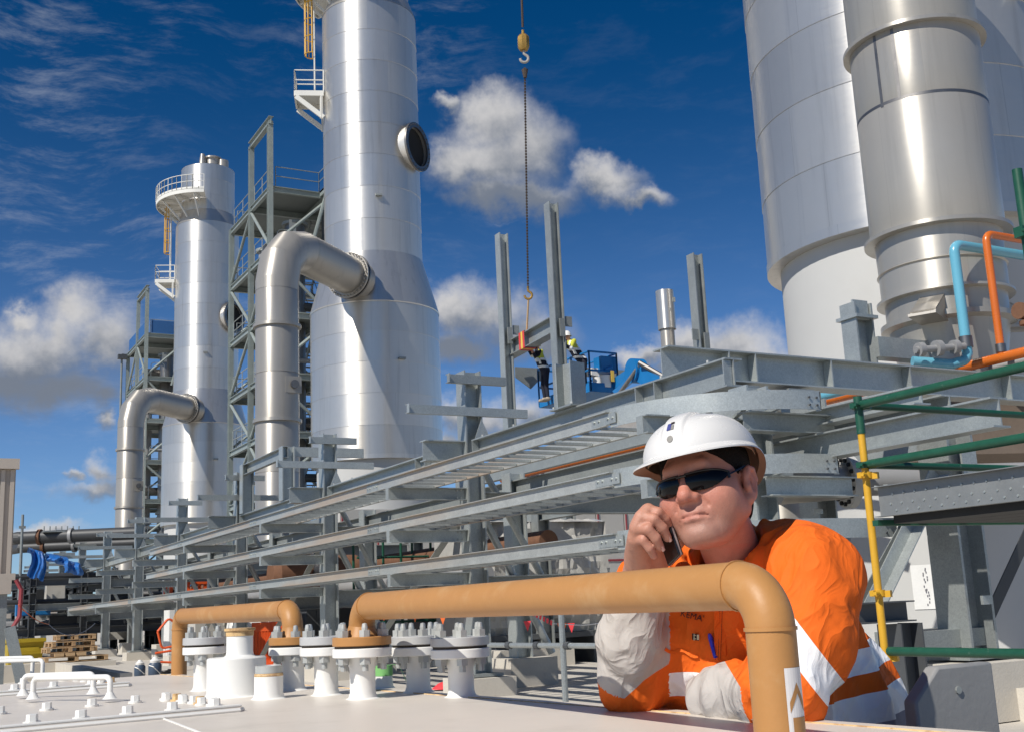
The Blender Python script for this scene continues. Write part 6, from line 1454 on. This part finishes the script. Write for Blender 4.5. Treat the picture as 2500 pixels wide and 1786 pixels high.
pts_ = np.array([list(p) for ch, _ in fing for p in ch] + [list(wr), list(K(1560, 1450, 2.37)), list(thumb[0][-1]), list(K(1530, 1330, 2.26))])
vA, fA = sdf_mesh(f_, pts_.min(0) - .05, pts_.max(0) + .045, .0028)
c = np.tile(np.array([.49, .24, .165]), (len(vA), 1))
for ch, _ in fing:
    for p, a in ((ch[0], .35), (ch[1], .5), (ch[2], .35), (ch[3], .5)): w = np.exp(-(np.linalg.norm(vA - np.array(p), axis=1) / .011) ** 2) * a; c = c * (1 - w[:, None]) + np.array([.50, .20, .145]) * w[:, None]
tones.append(c); bodyv.append(to_world(vA)); bodyf.append(fA)
# left hand: rests on the lid, tucked behind its own sleeve
lw = K(1738, 1700, 2.36)
lkn = [K(1668 + 10 * i, 1672 + 12 * i, 2.50 - .012 * i) for i in range(4)]
lf = [([k_, K(1640 + 10 * i, 1680 + 12 * i, 2.535 - .01 * i), K(1628 + 12 * i, 1692 + 10 * i, 2.545 - .01 * i)], [.011, .010, .0085]) for i, k_ in enumerate(lkn)]
f_ = hand_sdf_factory([(lw, k_, .026, .014) for k_ in lkn], lf, ([lw + V((-.01, .01, -.02)), K(1672, 1655, 2.42), K(1648, 1655, 2.45)], [.018, .013, .010]), [([lw, K(1780, 1690, 2.30)], [.028, .031])])
vB, fB = sdf_mesh(f_, np.array(K(1600, 1760, 2.60)) - .02, np.array(K(1790, 1620, 2.24)) + .02, .004)
tones.append(np.tile(np.array([.60, .32, .24]), (len(vB), 1))); bodyv.append(to_world(vB)); bodyf.append(fB)
# ------------------------------------------------------------------ shirt
SL, SR = K(1986, 1406, 2.23), K(1612, 1440, 2.52)
EL, WL = K(1905, 1705, 2.10), K(1728, 1698, 2.31)
ER, WR_ = K(1548, 1662, 2.44), K(1553, 1452, 2.37)
HP = K(2092, 1870, 2.62); NB = K(1805, 1420, 2.41); CH = K(1850, 1560, 2.47); BL_ = K(1965, 1740, 2.52)
colr = [K(1866, 1276, 2.36), K(1872, 1306, 2.31), K(1848, 1360, 2.265), K(1812, 1405, 2.245), K(1782, 1432, 2.25)]
coll = [K(1835, 1290, 2.45), K(1760, 1320, 2.50), K(1680, 1345, 2.45), K(1650, 1368, 2.39), K(1688, 1410, 2.31), K(1735, 1440, 2.262)]
def along(P, a, b):
    d = np.array(b - a); L = np.linalg.norm(d); d = d / L; t = ((P[0] - a[0]) * d[0] + (P[1] - a[1]) * d[1] + (P[2] - a[2]) * d[2]); return t, L
def folds(P, ax, sc_, seed, str_):
    """ridged noise stretched along the axis ax"""
    a = np.array(Vector(ax).normalized()); t = P[0] * a[0] + P[1] * a[1] + P[2] * a[2]
    q = [P[i] - a[i] * t * (1 - str_) for i in range(3)]
    w = vnoise(q[0] * sc_ * .5 + seed, q[1] * sc_ * .5, q[2] * sc_ * .5 + 3) * 1.3
    n = vnoise(q[0] * sc_ + seed + w, q[1] * sc_ + w, q[2] * sc_ + 7.3)
    return np.clip(1 - np.abs(2 * n - 1) * 1.25, 0, 1) ** 1.35
def shirt_sdf(X, Y, Z):
    P = (X, Y, Z)
    d = s_chain(P, [HP + V((-.05, 0, .05)), BL_, CH, K(1835, 1480, 2.43)], [.150, .145, .150, .110], .08)
    d = smin(d, s_chain(P, [HP + V((.05, 0, -.06)), K(2030, 1720, 2.58), K(1955, 1560, 2.52)], [.14, .135, .125], .08), .07)
    d = smin(d, s_chain(P, [K(1730, 1660, 2.50), K(1730, 1540, 2.46), K(1740, 1450, 2.46)], [.115, .110, .08], .06), .06)
    d = smin(d, s_chain(P, [SR, NB, SL], [.085, .085, .078], .05), .06)
    d = smin(d, s_cone(P, NB, K(1930, 1362, 2.31), .072, .074), .05)
    # sleeves
    aL = s_chain(P, [SL, SL.lerp(EL, .5) + V((.018, .0, .0)), EL], [.078, .073, .060], .04); aL = smin(aL, s_chain(P, [EL, EL.lerp(WL, .55), WL], [.060, .049, .041], .03), .03)
    aR = s_chain(P, [SR, ER], [.085, .062], .03); aR = smin(aR, s_chain(P, [ER, ER.lerp(WR_, .5) + V((-.002, 0, .01)), WR_], [.056, .060, .046], .03), .03)
    d = smin(d, aL, .035); d = smin(d, aR, .022)
    # folds
    d = d + .004 - (.020 * folds(P, EL - SL + V((.05, .05, 0)), 15, 1.7, .20) + .007 * folds(P, EL - SL + V((.12, .02, 0)), 33, 6.2, .25)) * np.clip(1 - aL / .03, 0, 1)
    d = d + .004 - (.017 * folds(P, (WR_ - ER) + V((.14, 0, 0)), 17, 5.1, .25) + .006 * folds(P, V((.8, .5, 0)), 36, 8.8, .3)) * np.clip(1 - aR / .03, 0, 1)
    d = d + .008 - .022 * folds(P, V((.55, -.8, .2)), 11, 9.4, .22) - .007 * folds(P, V((.7, -.7, .1)), 26, 2.2, .30)
    # placket, pockets
    fr = [K(1762, 1470, 2.30), K(1752, 1560, 2.33), K(1742, 1668, 2.37)]
    # collar
    ko = s_chain(P, [tuple(hl_) for hl_ in nk], [.070, .072, .080], .02)
    d = smax(d, -ko, .006)
    k2 = s_chain(P, colr, [.012, .017, .020, .018, .010], .008); k2 = smin(k2, s_chain(P, coll, [.013, .015, .016, .017, .018, .010], .008), .006)
    d = smin(d, smax(k2, -(ko + .002), .003), .006)
    # hollow cuffs
    for a, b, r in ((WR_, K(1560, 1380, 2.335), .038), (WL, WL + (WL - EL).normalized() * .05, .034)): d = smax(d, -s_cone(P, a, b, r * .9, r), .004)
    return d
nk = [HM @ V((0, -.030, -.050)), HM @ neck0, HM @ neckb]
lo = np.array(K(1400, 1800, 2.62)); 
allp = np.array([list(p) for p in (SL, SR, EL, WL, ER, WR_, HP, NB, colr[0], coll[1])])
lo = allp.min(0) - .16; hi = allp.max(0) + .16; lo[1] = K(2100, 1850, 2.5)[1]
hi[1] = K(1850, 1195, 2.35)[1]
vS, fS = sdf_mesh(shirt_sdf, lo, hi, .0060)
def plane(p, q, r):
    n = (q - p).cross(r - p).normalized(); return n, p
def sd(c_, pl): return (c_ - np.array(pl[1])) @ np.array(pl[0])
def relax(vs, fs, it, lam=.5):
    e = np.concatenate([fs[:, [i, (i + 1) % fs.shape[1]]] for i in range(fs.shape[1])]); e = np.concatenate([e, e[:, ::-1]])
    n = np.bincount(e[:, 0], minlength=len(vs))[:, None].clip(1)
    for _ in range(it):
        a = np.stack([np.bincount(e[:, 0], vs[e[:, 1], k], minlength=len(vs)) for k in range(3)], 1) / n; vs = vs * (1 - lam) + a * lam
    return vs
vS = relax(vS, fS, 4)
n1 = plane(K(1650, 1672, 2.40), K(2110, 1612, 2.45), K(1950, 1560, 2.85)); n1 = (n1[0] if n1[0].y > 0 else -n1[0], n1[1])
n2 = plane(K(1932, 1492, 2.20), K(2066, 1662, 2.25), K(1932, 1480, 2.50)); n2 = (n2[0] if n2[0].y > 0 else -n2[0], n2[1])
n3 = plane(K(1780, 1630, 2.22), K(1850, 1742, 2.15), K(1780, 1625, 2.5)); n3 = (n3[0] if n3[0].x < 0 else -n3[0], n3[1])
n4 = plane(K(1495, 1694, 2.40), K(1620, 1600, 2.43), K(1560, 1690, 2.6)); n4 = (n4[0] if n4[0].y > 0 else -n4[0], n4[1])
bm = bmesh.new(); bvs = [bm.verts.new(tuple(v)) for v in vS]
for f__ in fS:
    try: bm.faces.new([bvs[i] for i in f__])
    except ValueError: pass
for pl, offs in ((n1, (.030, -.022, -.062, -.125)), (n2, (0, -.050)), (n3, (0,)), (n4, (-.026,))):
    for o_ in offs: bmesh.ops.bisect_plane(bm, geom=bm.verts[:] + bm.edges[:] + bm.faces[:], plane_co=pl[1] + pl[0] * o_, plane_no=pl[0])
bmesh.ops.triangulate(bm, faces=bm.faces); bm.verts.index_update()
vS = np.array([v.co[:] for v in bm.verts]); fS = np.array([[v.index for v in f__.verts] for f__ in bm.faces]); bm.free()
cS = vS[fS].mean(1)
PC = (cS[:, 0], cS[:, 1], cS[:, 2])
dT = np.minimum(s_chain(PC, [HP, BL_, CH, K(1835, 1480, 2.43)], [.150, .145, .150, .110], .05), np.minimum(s_chain(PC, [HP + V((.05, 0, -.06)), K(2030, 1720, 2.58), K(1955, 1560, 2.52)], [.14, .135, .125], .05), s_chain(PC, [K(1730, 1660, 2.50), K(1730, 1540, 2.46), K(1740, 1450, 2.46)], [.115, .110, .08], .05)))
dLu = s_chain(PC, [SL, EL], [.078, .060]); dLf = s_chain(PC, [EL, EL.lerp(WL, .55), WL], [.060, .049, .041])
dRu = s_chain(PC, [SR, ER], [.085, .062]); dRf = s_chain(PC, [ER, ER.lerp(WR_, .5), WR_], [.060, .067, .048])
seg = np.argmin(np.stack([dT, dLu, dLf, dRu, dRf]), 0)
idx = np.zeros(len(fS), int)
# waist bands: level planes round the trunk
n1 = plane(K(1650, 1672, 2.40), K(2110, 1612, 2.45), K(1950, 1560, 2.85))
n1 = (n1[0] if n1[0].y > 0 else -n1[0], n1[1]); s1 = sd(cS, n1)
tor = seg == 0
idx[tor & (s1 < .030) & (s1 > -.022)] = 2
idx[tor & (s1 < -.062) & (s1 > -.125)] = 2
idx[tor & (s1 <= -.125)] = 3
# sleeve band on the left upper arm
n2 = plane(K(1932, 1492, 2.20), K(2066, 1662, 2.25), K(1932, 1480, 2.50)); n2 = (n2[0] if n2[0].y > 0 else -n2[0], n2[1]); s2 = sd(cS, n2)
la = (seg == 1) & (((cS - np.array(SL)) @ np.array((EL - SL).normalized())) > .10)
idx[la & (s2 < .0) & (s2 > -.050)] = 2
n3 = plane(K(1780, 1630, 2.22), K(1850, 1742, 2.15), K(1780, 1625, 2.5)); n3 = (n3[0] if n3[0].x < 0 else -n3[0], n3[1])
idx[(seg == 2) & (sd(cS, n3) > 0)] = 1
idx[(seg == 4) & (dRf < .035)] = 1
n4 = plane(K(1495, 1694, 2.40), K(1620, 1600, 2.43), K(1560, 1690, 2.6)); n4 = (n4[0] if n4[0].y > 0 else -n4[0], n4[1])
idx[(seg >= 3) & (sd(cS, n4) < -.026)] = 0
idx[(seg == 3)] = 0
# lower body (behind and below the lid)
feet = M.transposed() @ (V(((to_world([HP])[0])[0] + .05, (to_world([HP])[0])[1] + .05, 0)) - V((0, 0, CAMZ))) - O
upc = U; side = fwd.cross(upc).normalized()
kneeL = HP + side * .11 - upc * .42; kneeR = HP - side * .11 - upc * .42
hz_ = to_world([HP])[0][2]
def ground_pt(p): 
    w = V(to_world([p])[0]); return p - upc * (w.z - .09)
fL, fR = ground_pt(kneeL), ground_pt(kneeR)
def trouser_sdf(X, Y, Z):
    P = (X, Y, Z); d = s_chain(P, [HP + upc * .06, HP - upc * .06], [.158, .165], .05)
    for k_, f__ in ((kneeL, fL), (kneeR, fR)): d = smin(d, s_chain(P, [HP + (k_ - HP) * .3, k_, f__ + upc * .06], [.105, .08, .065], .03), .04)
    return d - .006 * folds(P, V((.3, -.9, .1)), 14, 4.4, .4)
al = np.array([list(p) for p in (HP, kneeL, kneeR, fL, fR)])
vT, fT = sdf_mesh(trouser_sdf, al.min(0) - .24, al.max(0) + .24, .014)
boot_v, boot_f = sdf_mesh(lambda X, Y, Z: np.minimum(s_cone((X, Y, Z), fL, fL + fwd * .17 - upc * .03, .06, .045), s_cone((X, Y, Z), fR, fR + fwd * .17 - upc * .03, .06, .045)), np.minimum(np.array(fL), np.array(fR)) - .25, np.maximum(np.array(fL), np.array(fR)) + .25, .014)
# hidden limbs of the body under the clothes
def core_sdf(X, Y, Z):
    P = (X, Y, Z); d = s_chain(P, [HP, CH, NB], [.12, .125, .06], .06); d = smin(d, s_chain(P, [SR, NB, SL], [.05, .06, .05], .04), .05)
    d = smin(d, s_chain(P, [SL, EL, WL, lw], [.05, .042, .03, .026], .02), .03); d = smin(d, s_chain(P, [SR, ER, WR_, wr], [.05, .042, .034, .030], .02), .03)
    for k_, f__ in ((kneeL, fL), (kneeR, fR)): d = smin(d, s_chain(P, [HP + (k_ - HP) * .2, k_, f__], [.09, .06, .04], .03), .04)
    return d
vC, fC = sdf_mesh(core_sdf, np.minimum(lo, al.min(0) - .15), np.maximum(hi, al.max(0) + .15), .018)
tones.append(np.tile(np.array([.58, .31, .23]), (len(vC), 1))); bodyv.append(to_world(vC)); bodyf.append(fC)
off = 0; ff = []
for v_, f__ in zip(bodyv, bodyf): ff.append(f__ + off); off += len(v_)
base = V((OW.x + .2, OW.y + .1, 0))
man = np_obj('person', np.concatenate(bodyv), np.concatenate(ff), ['skin'], base)
man['label'] = 'worker in white hard hat and orange hi-vis shirt, leaning and phoning'; man['category'] = 'person'
ca = man.data.color_attributes.new('tone', 'FLOAT_COLOR', 'POINT'); tt_ = np.concatenate(tones)
ca.data.foreach_set('color', np.concatenate([tt_, np.ones((len(tt_), 1))], 1).astype(np.float32).ravel())
def wear(name, vs, fs, mat, label=None, idx=None, mats=None):
    o = np_obj(name, vs, fs, mats or [mat], base, idx); o.location = (0, 0, 0); o.parent = man
    if label: o['label'] = label
    return o
def npart(mb, name, mat, label=None): return part(mb, name, mat, man, label)
wS = to_world(vS)
def sub(mask, name, mat, label=None):
    v_, f__ = subset(wS, fS, mask); return wear(name, v_, f__, mat, label)
shirt = sub(idx == 0, 'shirt', 'shirt_orange'); sub(idx == 1, 'sleeve_panel', 'sleeve_grey'); sub(idx == 2, 'reflective_band', 'reflective'); sub(idx == 3, 'shirt_hem', 'trousers')
wear('trousers', to_world(vT), fT, 'trousers'); wear('boots', to_world(boot_v), boot_f, 'boot')
# hair
def hair_sdf(X, Y, Z):
    P = (X, Y, Z); d = s_ell(P, (0, -.022, .035), (.0865, .1085, .097)); d = smin(d, s_ell(P, (0, -.075, -.040), (.062, .040, .062)), .03)
    XA = np.abs(X)
    front = np.maximum(Y - .022 - .95 * Z, -.034 - Z)   # hairline runs down the temple into a sideburn
    sidek = np.maximum(Y - .004, -.030 - Z)
    back = np.maximum(Y + .030, -.098 - Z)
    reg = np.minimum(np.minimum(front, sidek), back)
    ear = s_ell((XA, Y, Z), (.088, -.012, -.020), (.025, .024, .037))
    return smax(smax(d, reg, .004), -ear, .004) + (vnoise(X * 160, Y * 60, Z * 60) - .5) * .003
vH, fH = sdf_mesh(hair_sdf, (-.11, -.145, -.12), (.11, .10, .145), .0034)
wear('hair', head_world(vH), fH, 'hair')
# hard hat
def hw(p): return V(to_world([HM @ V(p)])[0])
NT = 300
def rim(th):
    c_, s_ = math.cos(th), math.sin(th)         # th 0 = front
    fr_ = max(0, c_)
    return c_, s_, fr_
def shell_pt(th, k, off=0.0):
    """k 0..1 from rim to crown"""
    c_, s_, fr_ = rim(th); z0 = .046 + .008 * s_ * s_ + .004 * max(0, c_) - (.050 * max(0, -c_) ** 1.5)
    ph = k * math.pi / 2; rr = math.cos(ph) ** .80
    ax, ay = .1115 + off, (.136 if c_ > 0 else .142) + off
    ridge = .0070 * (1 / (1 + (abs(s_ * rr) / .20) ** 16)) * min(1, max(0, (k - .08) / .1)) - .0035 * math.exp(-((abs(s_ * rr) - .225) / .022) ** 2) * min(1, max(0, (k - .06) / .08)) if c_ > -.95 else 0
    h = .088
    return V((ax * s_ * rr, -.010 + ay * c_ * rr, z0 + (.050 + h + off - z0) * math.sin(ph) ** 1.0 + ridge * math.sin(ph)))
P = []
outer = []
for j in range(NT + 1):
    th = 2 * math.pi * j / NT; c_, s_, fr_ = rim(th); b = shell_pt(th, 0)
    ext = .009 + .028 * max(0, c_) ** 1.2; drop = .007 + .006 * max(0, c_) + .003 * max(0, -c_)
    dirv = V((s_ * (1 + .25 * max(0, c_)), c_, 0)).normalized()
    row = [b + dirv * ext + V((0, 0, -drop - .003)), b + dirv * ext + V((0, 0, -drop)), b + dirv * (ext * .55) + V((0, 0, -drop * .42)), b + dirv * .003 + V((0, 0, .002))]
    row += [shell_pt(th, k) for k in (.03, .06, .1, .14, .2, .26, .32, .38, .44, .5, .56, .62, .68, .74, .8, .86, .9, .94, .97, 1.0)]
    inner = [b - dirv * .003 + V((0, 0, -.001)), b + dirv * (ext * .55) + V((0, 0, -drop * .42 - .003))]
    outer.append([hw(q) for q in row])
    P.append([hw(q) for q in [row[0]] + inner[::-1] + [shell_pt(th, k, -.004) for k in (.05, .2, .4, .6, .8, 1.0)]])
o = npart(MB().grid(outer), 'hard_hat', 'helmet_white'); 
part(MB().grid(P), 'liner', 'helmet_inner', o)
m_ = MB(); strap = [shell_pt(R(a), .0, -.008) + V((0, 0, -.006)) for a in range(-120, 121, 12)]
m_.grid([[hw(q + V((0, 0, dz))) for q in strap] for dz in (.0, .020)]); part(m_, 'headband', 'helmet_inner', o)
def decal(th, k, w, h, mat, round_=False):
    m_ = MB(); c0 = shell_pt(R(th), k, .0012); n = 16
    pts = []
    for i in range(n):
        a = 2 * math.pi * i / n
        du, dv = (math.cos(a), math.sin(a)) if round_ else (max(-1, min(1, 1.5 * math.cos(a))), max(-1, min(1, 1.5 * math.sin(a))))
        pts.append(hw(shell_pt(R(th + du * w), k + dv * h, .0014)))
    m_.add([hw(shell_pt(R(th), k, .0016))] + pts, [(0, i + 1, (i + 1) % n + 1) for i in range(n)]); part(m_, 'sticker', mat, o)
decal(-1, .20, 3.4, .045, 'badge_grey', True); decal(-3, .40, 2.6, .060, 'badge_blue'); decal(1, .46, 2.4, .02, 'thread_black'); decal(1.5, .38, 1.6, .04, 'badge_grey')
# sunglasses
def gp(phi, z): 
    a = R(phi); return V((.0815 * math.sin(a), .034 + .078 * math.cos(a) - .012 * (abs(z) / .03) ** 2, z - .007))
gl = None
for s in (1, -1):
    cols = []
    for j in range(17):
        t_ = j / 16; phi = 5 + 66 * t_
        up_ = .0175 - .010 * t_ ** 3 - .003 * (1 - t_) ** 2; lo_ = -.027 * math.sin(math.pi * min(1, .22 + .78 * t_)) ** .8 * (1 - .25 * t_) + .004
        cols.append([hw(gp(s * phi, lo_ + (up_ - lo_) * i / 8)) for i in range(9)])
    m_ = MB().grid(cols)
    if gl is None: gl = part(m_, 'sunglasses', 'lens', man)
    else: part(m_, 'lens', 'lens', gl)
    m_ = MB(); m_.tube([hw(gp(s * (5 + 66 * j / 16), .0175 - .010 * (j / 16) ** 3 - .003 * (1 - j / 16) ** 2)) for j in range(17)], .0022, 8)
    m_.tube([hw(gp(s * 70, z)) for z in (.006, -.004)], .003, 8)
    m_.bar(hw(gp(s * 70, .002)), hw(V((s * .0865, -.004, .014))), .003, .009, HM @ V((0, 0, 1))); part(m_, 'frame', 'frame_black', gl)
m_ = MB(); m_.tube([hw(gp(a, .012)) for a in (-7, -3, 0, 3, 7)], .0028, 8); part(m_, 'bridge', 'frame_black', gl)
# finger nails
for ch, rs in fing[1:3]:
    tip, prev = ch[-1], ch[-2]; ax_n = (tip - prev).normalized(); n_ = (V((.35, .25, 1))); n_ = (n_ - ax_n * n_.dot(ax_n)).normalized(); sd_ = ax_n.cross(n_)
    m_ = MB(); rows = []
    for i in range(4): rows.append([V(to_world([tip + ax_n * (-.004 + .011 * i / 3) + sd_ * (.0058 * math.sin(q)) + n_ * (rs[-1] * .995 * math.cos(q) + .0004)])[0]) for q in (-.7, -.35, 0, .35, .7)])
    npart(m_.grid(rows), 'finger_nail', 'nail')
# phone
ctr = K(1628, 1302, 2.232); lng = (K(1640, 1345, 2.235) - K(1602, 1232, 2.285)).normalized(); nrm = (left * -1 + V((0, 0, 1.0))).normalized(); nrm = (nrm - lng * nrm.dot(lng)).normalized(); wid = lng.cross(nrm)
def pbx(m_, c_, a, b, t_):
    vs = [V(to_world([c_ + lng * (sx * a / 2) + wid * (sy * b / 2) + nrm * (sz * t_ / 2)])[0]) for sz in (-1, 1) for sy in (-1, 1) for sx in (-1, 1)]
    return m_.add(vs, [(0,1,3,2), (4,6,7,5), (0,4,5,1), (2,3,7,6), (0,2,6,4), (1,5,7,3)])
pw = V(to_world([ctr])[0]); t = thing('phone', 'black mobile phone held to the worker\'s cheek', 'phone', pw)
bev(part(pbx(MB(), ctr, .112, .054, .0105), 'case', 'phone_black', t), .002)
part(pbx(MB(), ctr + nrm * .0, .1124, .0545, .0035), 'edge_trim', 'phone_edge', t)
# things on the chest: found by looking along the chest from the front
dg = bpy.context.evaluated_depsgraph_get
from mathutils.bvhtree import BVHTree
bvh = BVHTree.FromPolygons([tuple(v) for v in wS], [tuple(map(int, f__)) for f__ in fS])
def chest(px, py):
    h = bvh.ray_cast(V((0, 0, CAMZ)), ray(px, py).normalized()); return (h[0], h[1]) if h[0] else (W(px, py, 2.35), V((-.3, -.9, 0)))
def onchest(m_, pts, off, w):
    P = []
    q = [chest(*p) for p in pts]
    for i, (a, n_) in enumerate(q):
        d_ = (q[min(i + 1, len(q) - 1)][0] - q[max(i - 1, 0)][0]).normalized(); nn = -ray(*pts[i]).normalized(); s_ = d_.cross(nn).normalized(); P.append([a + s_ * w + nn * .0005, a + s_ * w * .9 + nn * off, a - s_ * w * .9 + nn * off, a - s_ * w + nn * .0005])
    return m_.grid(P)
part(onchest(MB(), [(1758, 1482 + 9 * k) for k in range(14)], .005, .013), 'placket', 'shirt_orange', shirt)
m_ = MB()
for k in range(30):
    for sx in (-6, 0, 6):
        a, n_ = chest(1757 + sx - k * .15, 1490 + k * 4); nn = -ray(1757, 1500).normalized(); m_.bar(a + nn * .0056, a + nn * .0056 + (M @ V((.0005, -.0022, 0))), .0009, .0006)
part(m_, 'stitching', 'thread_black', shirt, kind='stuff')
part(onchest(MB(), [(1624 + 8 * k, 1583 + 1.5 * k + 5 * math.sin(k * .9)) for k in range(11)], .0030, .0035), 'pocket_flap', 'shirt_orange', shirt)
a, n_ = chest(1698, 1553); nn = -ray(1698, 1553).normalized(); m_ = MB(); r_ = M @ V((1, 0, 0)); u_ = M @ V((0, 1, 0)); m_.plate([a + nn * .007 + r_ * x + u_ * y for x, y in ((-.007, -.006), (.007, -.008), (.007, .005), (-.007, .007))], .001); tg = part(m_, 'pocket_label', 'thread_black', shirt)
m_ = MB(); 
for x, y, w_, h_ in ((-.0015, .003, .003, .0009), (-.0015, -.004, .003, .0009), (-.003, -.0005, .0009, .0075), (.005, -.001, .0025, .006)): m_.plate([a + nn * .0085 + r_ * (x + sx * w_) + u_ * (y + sy * h_) for sx, sy in ((-.9, -.9), (.9, -.9), (.9, .9), (-.9, .9))], .0006)
part(m_, 'label_print', 'label_cream', tg)
tx = bpy.data.curves.new('name_embroidery', 'FONT'); tx.body = "KEMA'"; tx.size = .0175; tx.extrude = .0006; tx.align_x = 'CENTER'
to = bpy.data.objects.new('name_embroidery', tx); COL.objects.link(to); bpy.context.view_layer.update()
me = bpy.data.meshes.new_from_object(to.evaluated_get(dg())); bpy.data.objects.remove(to); me.materials.clear(); me.materials.append(MATS['thread_black'])
a, n_ = chest(1690, 1502); nn = -ray(1690, 1502).normalized(); rr = (M @ Matrix.Rotation(R(-14), 3, 'Z') @ V((1, 0, 0))).normalized(); rr = (rr - nn * rr.dot(nn)).normalized(); uu = nn.cross(rr)
xf = Matrix((rr, uu, nn)).transposed().to_4x4(); xf.translation = a + nn * .006 - uu * .006 - base; me.transform(xf)
eo = bpy.data.objects.new('name_embroidery', me); COL.objects.link(eo); eo.parent = shirt
p0, n_ = chest(1732, 1546); p1, _ = chest(1748, 1604); p1 = p0 + (M @ V((.013, -.049, -.004))); nn = -ray(1740, 1580).normalized()
t = thing('pen', 'blue pen clipped in the worker\'s chest pocket', 'pen', p1)
m_ = MB(); m_.tube([p0 + nn * .012, p0.lerp(p1, .15) + nn * .0115, p1 + nn * .008], [.0030, .0048, .0042], 10); part(m_, 'barrel', 'pen_blue', t)
m_ = MB(); m_.bar(p0.lerp(p1, .25) + nn * .0185, p0.lerp(p1, .95) + nn * .0165, .003, .0015); part(m_, 'clip', 'pen_blue', t)
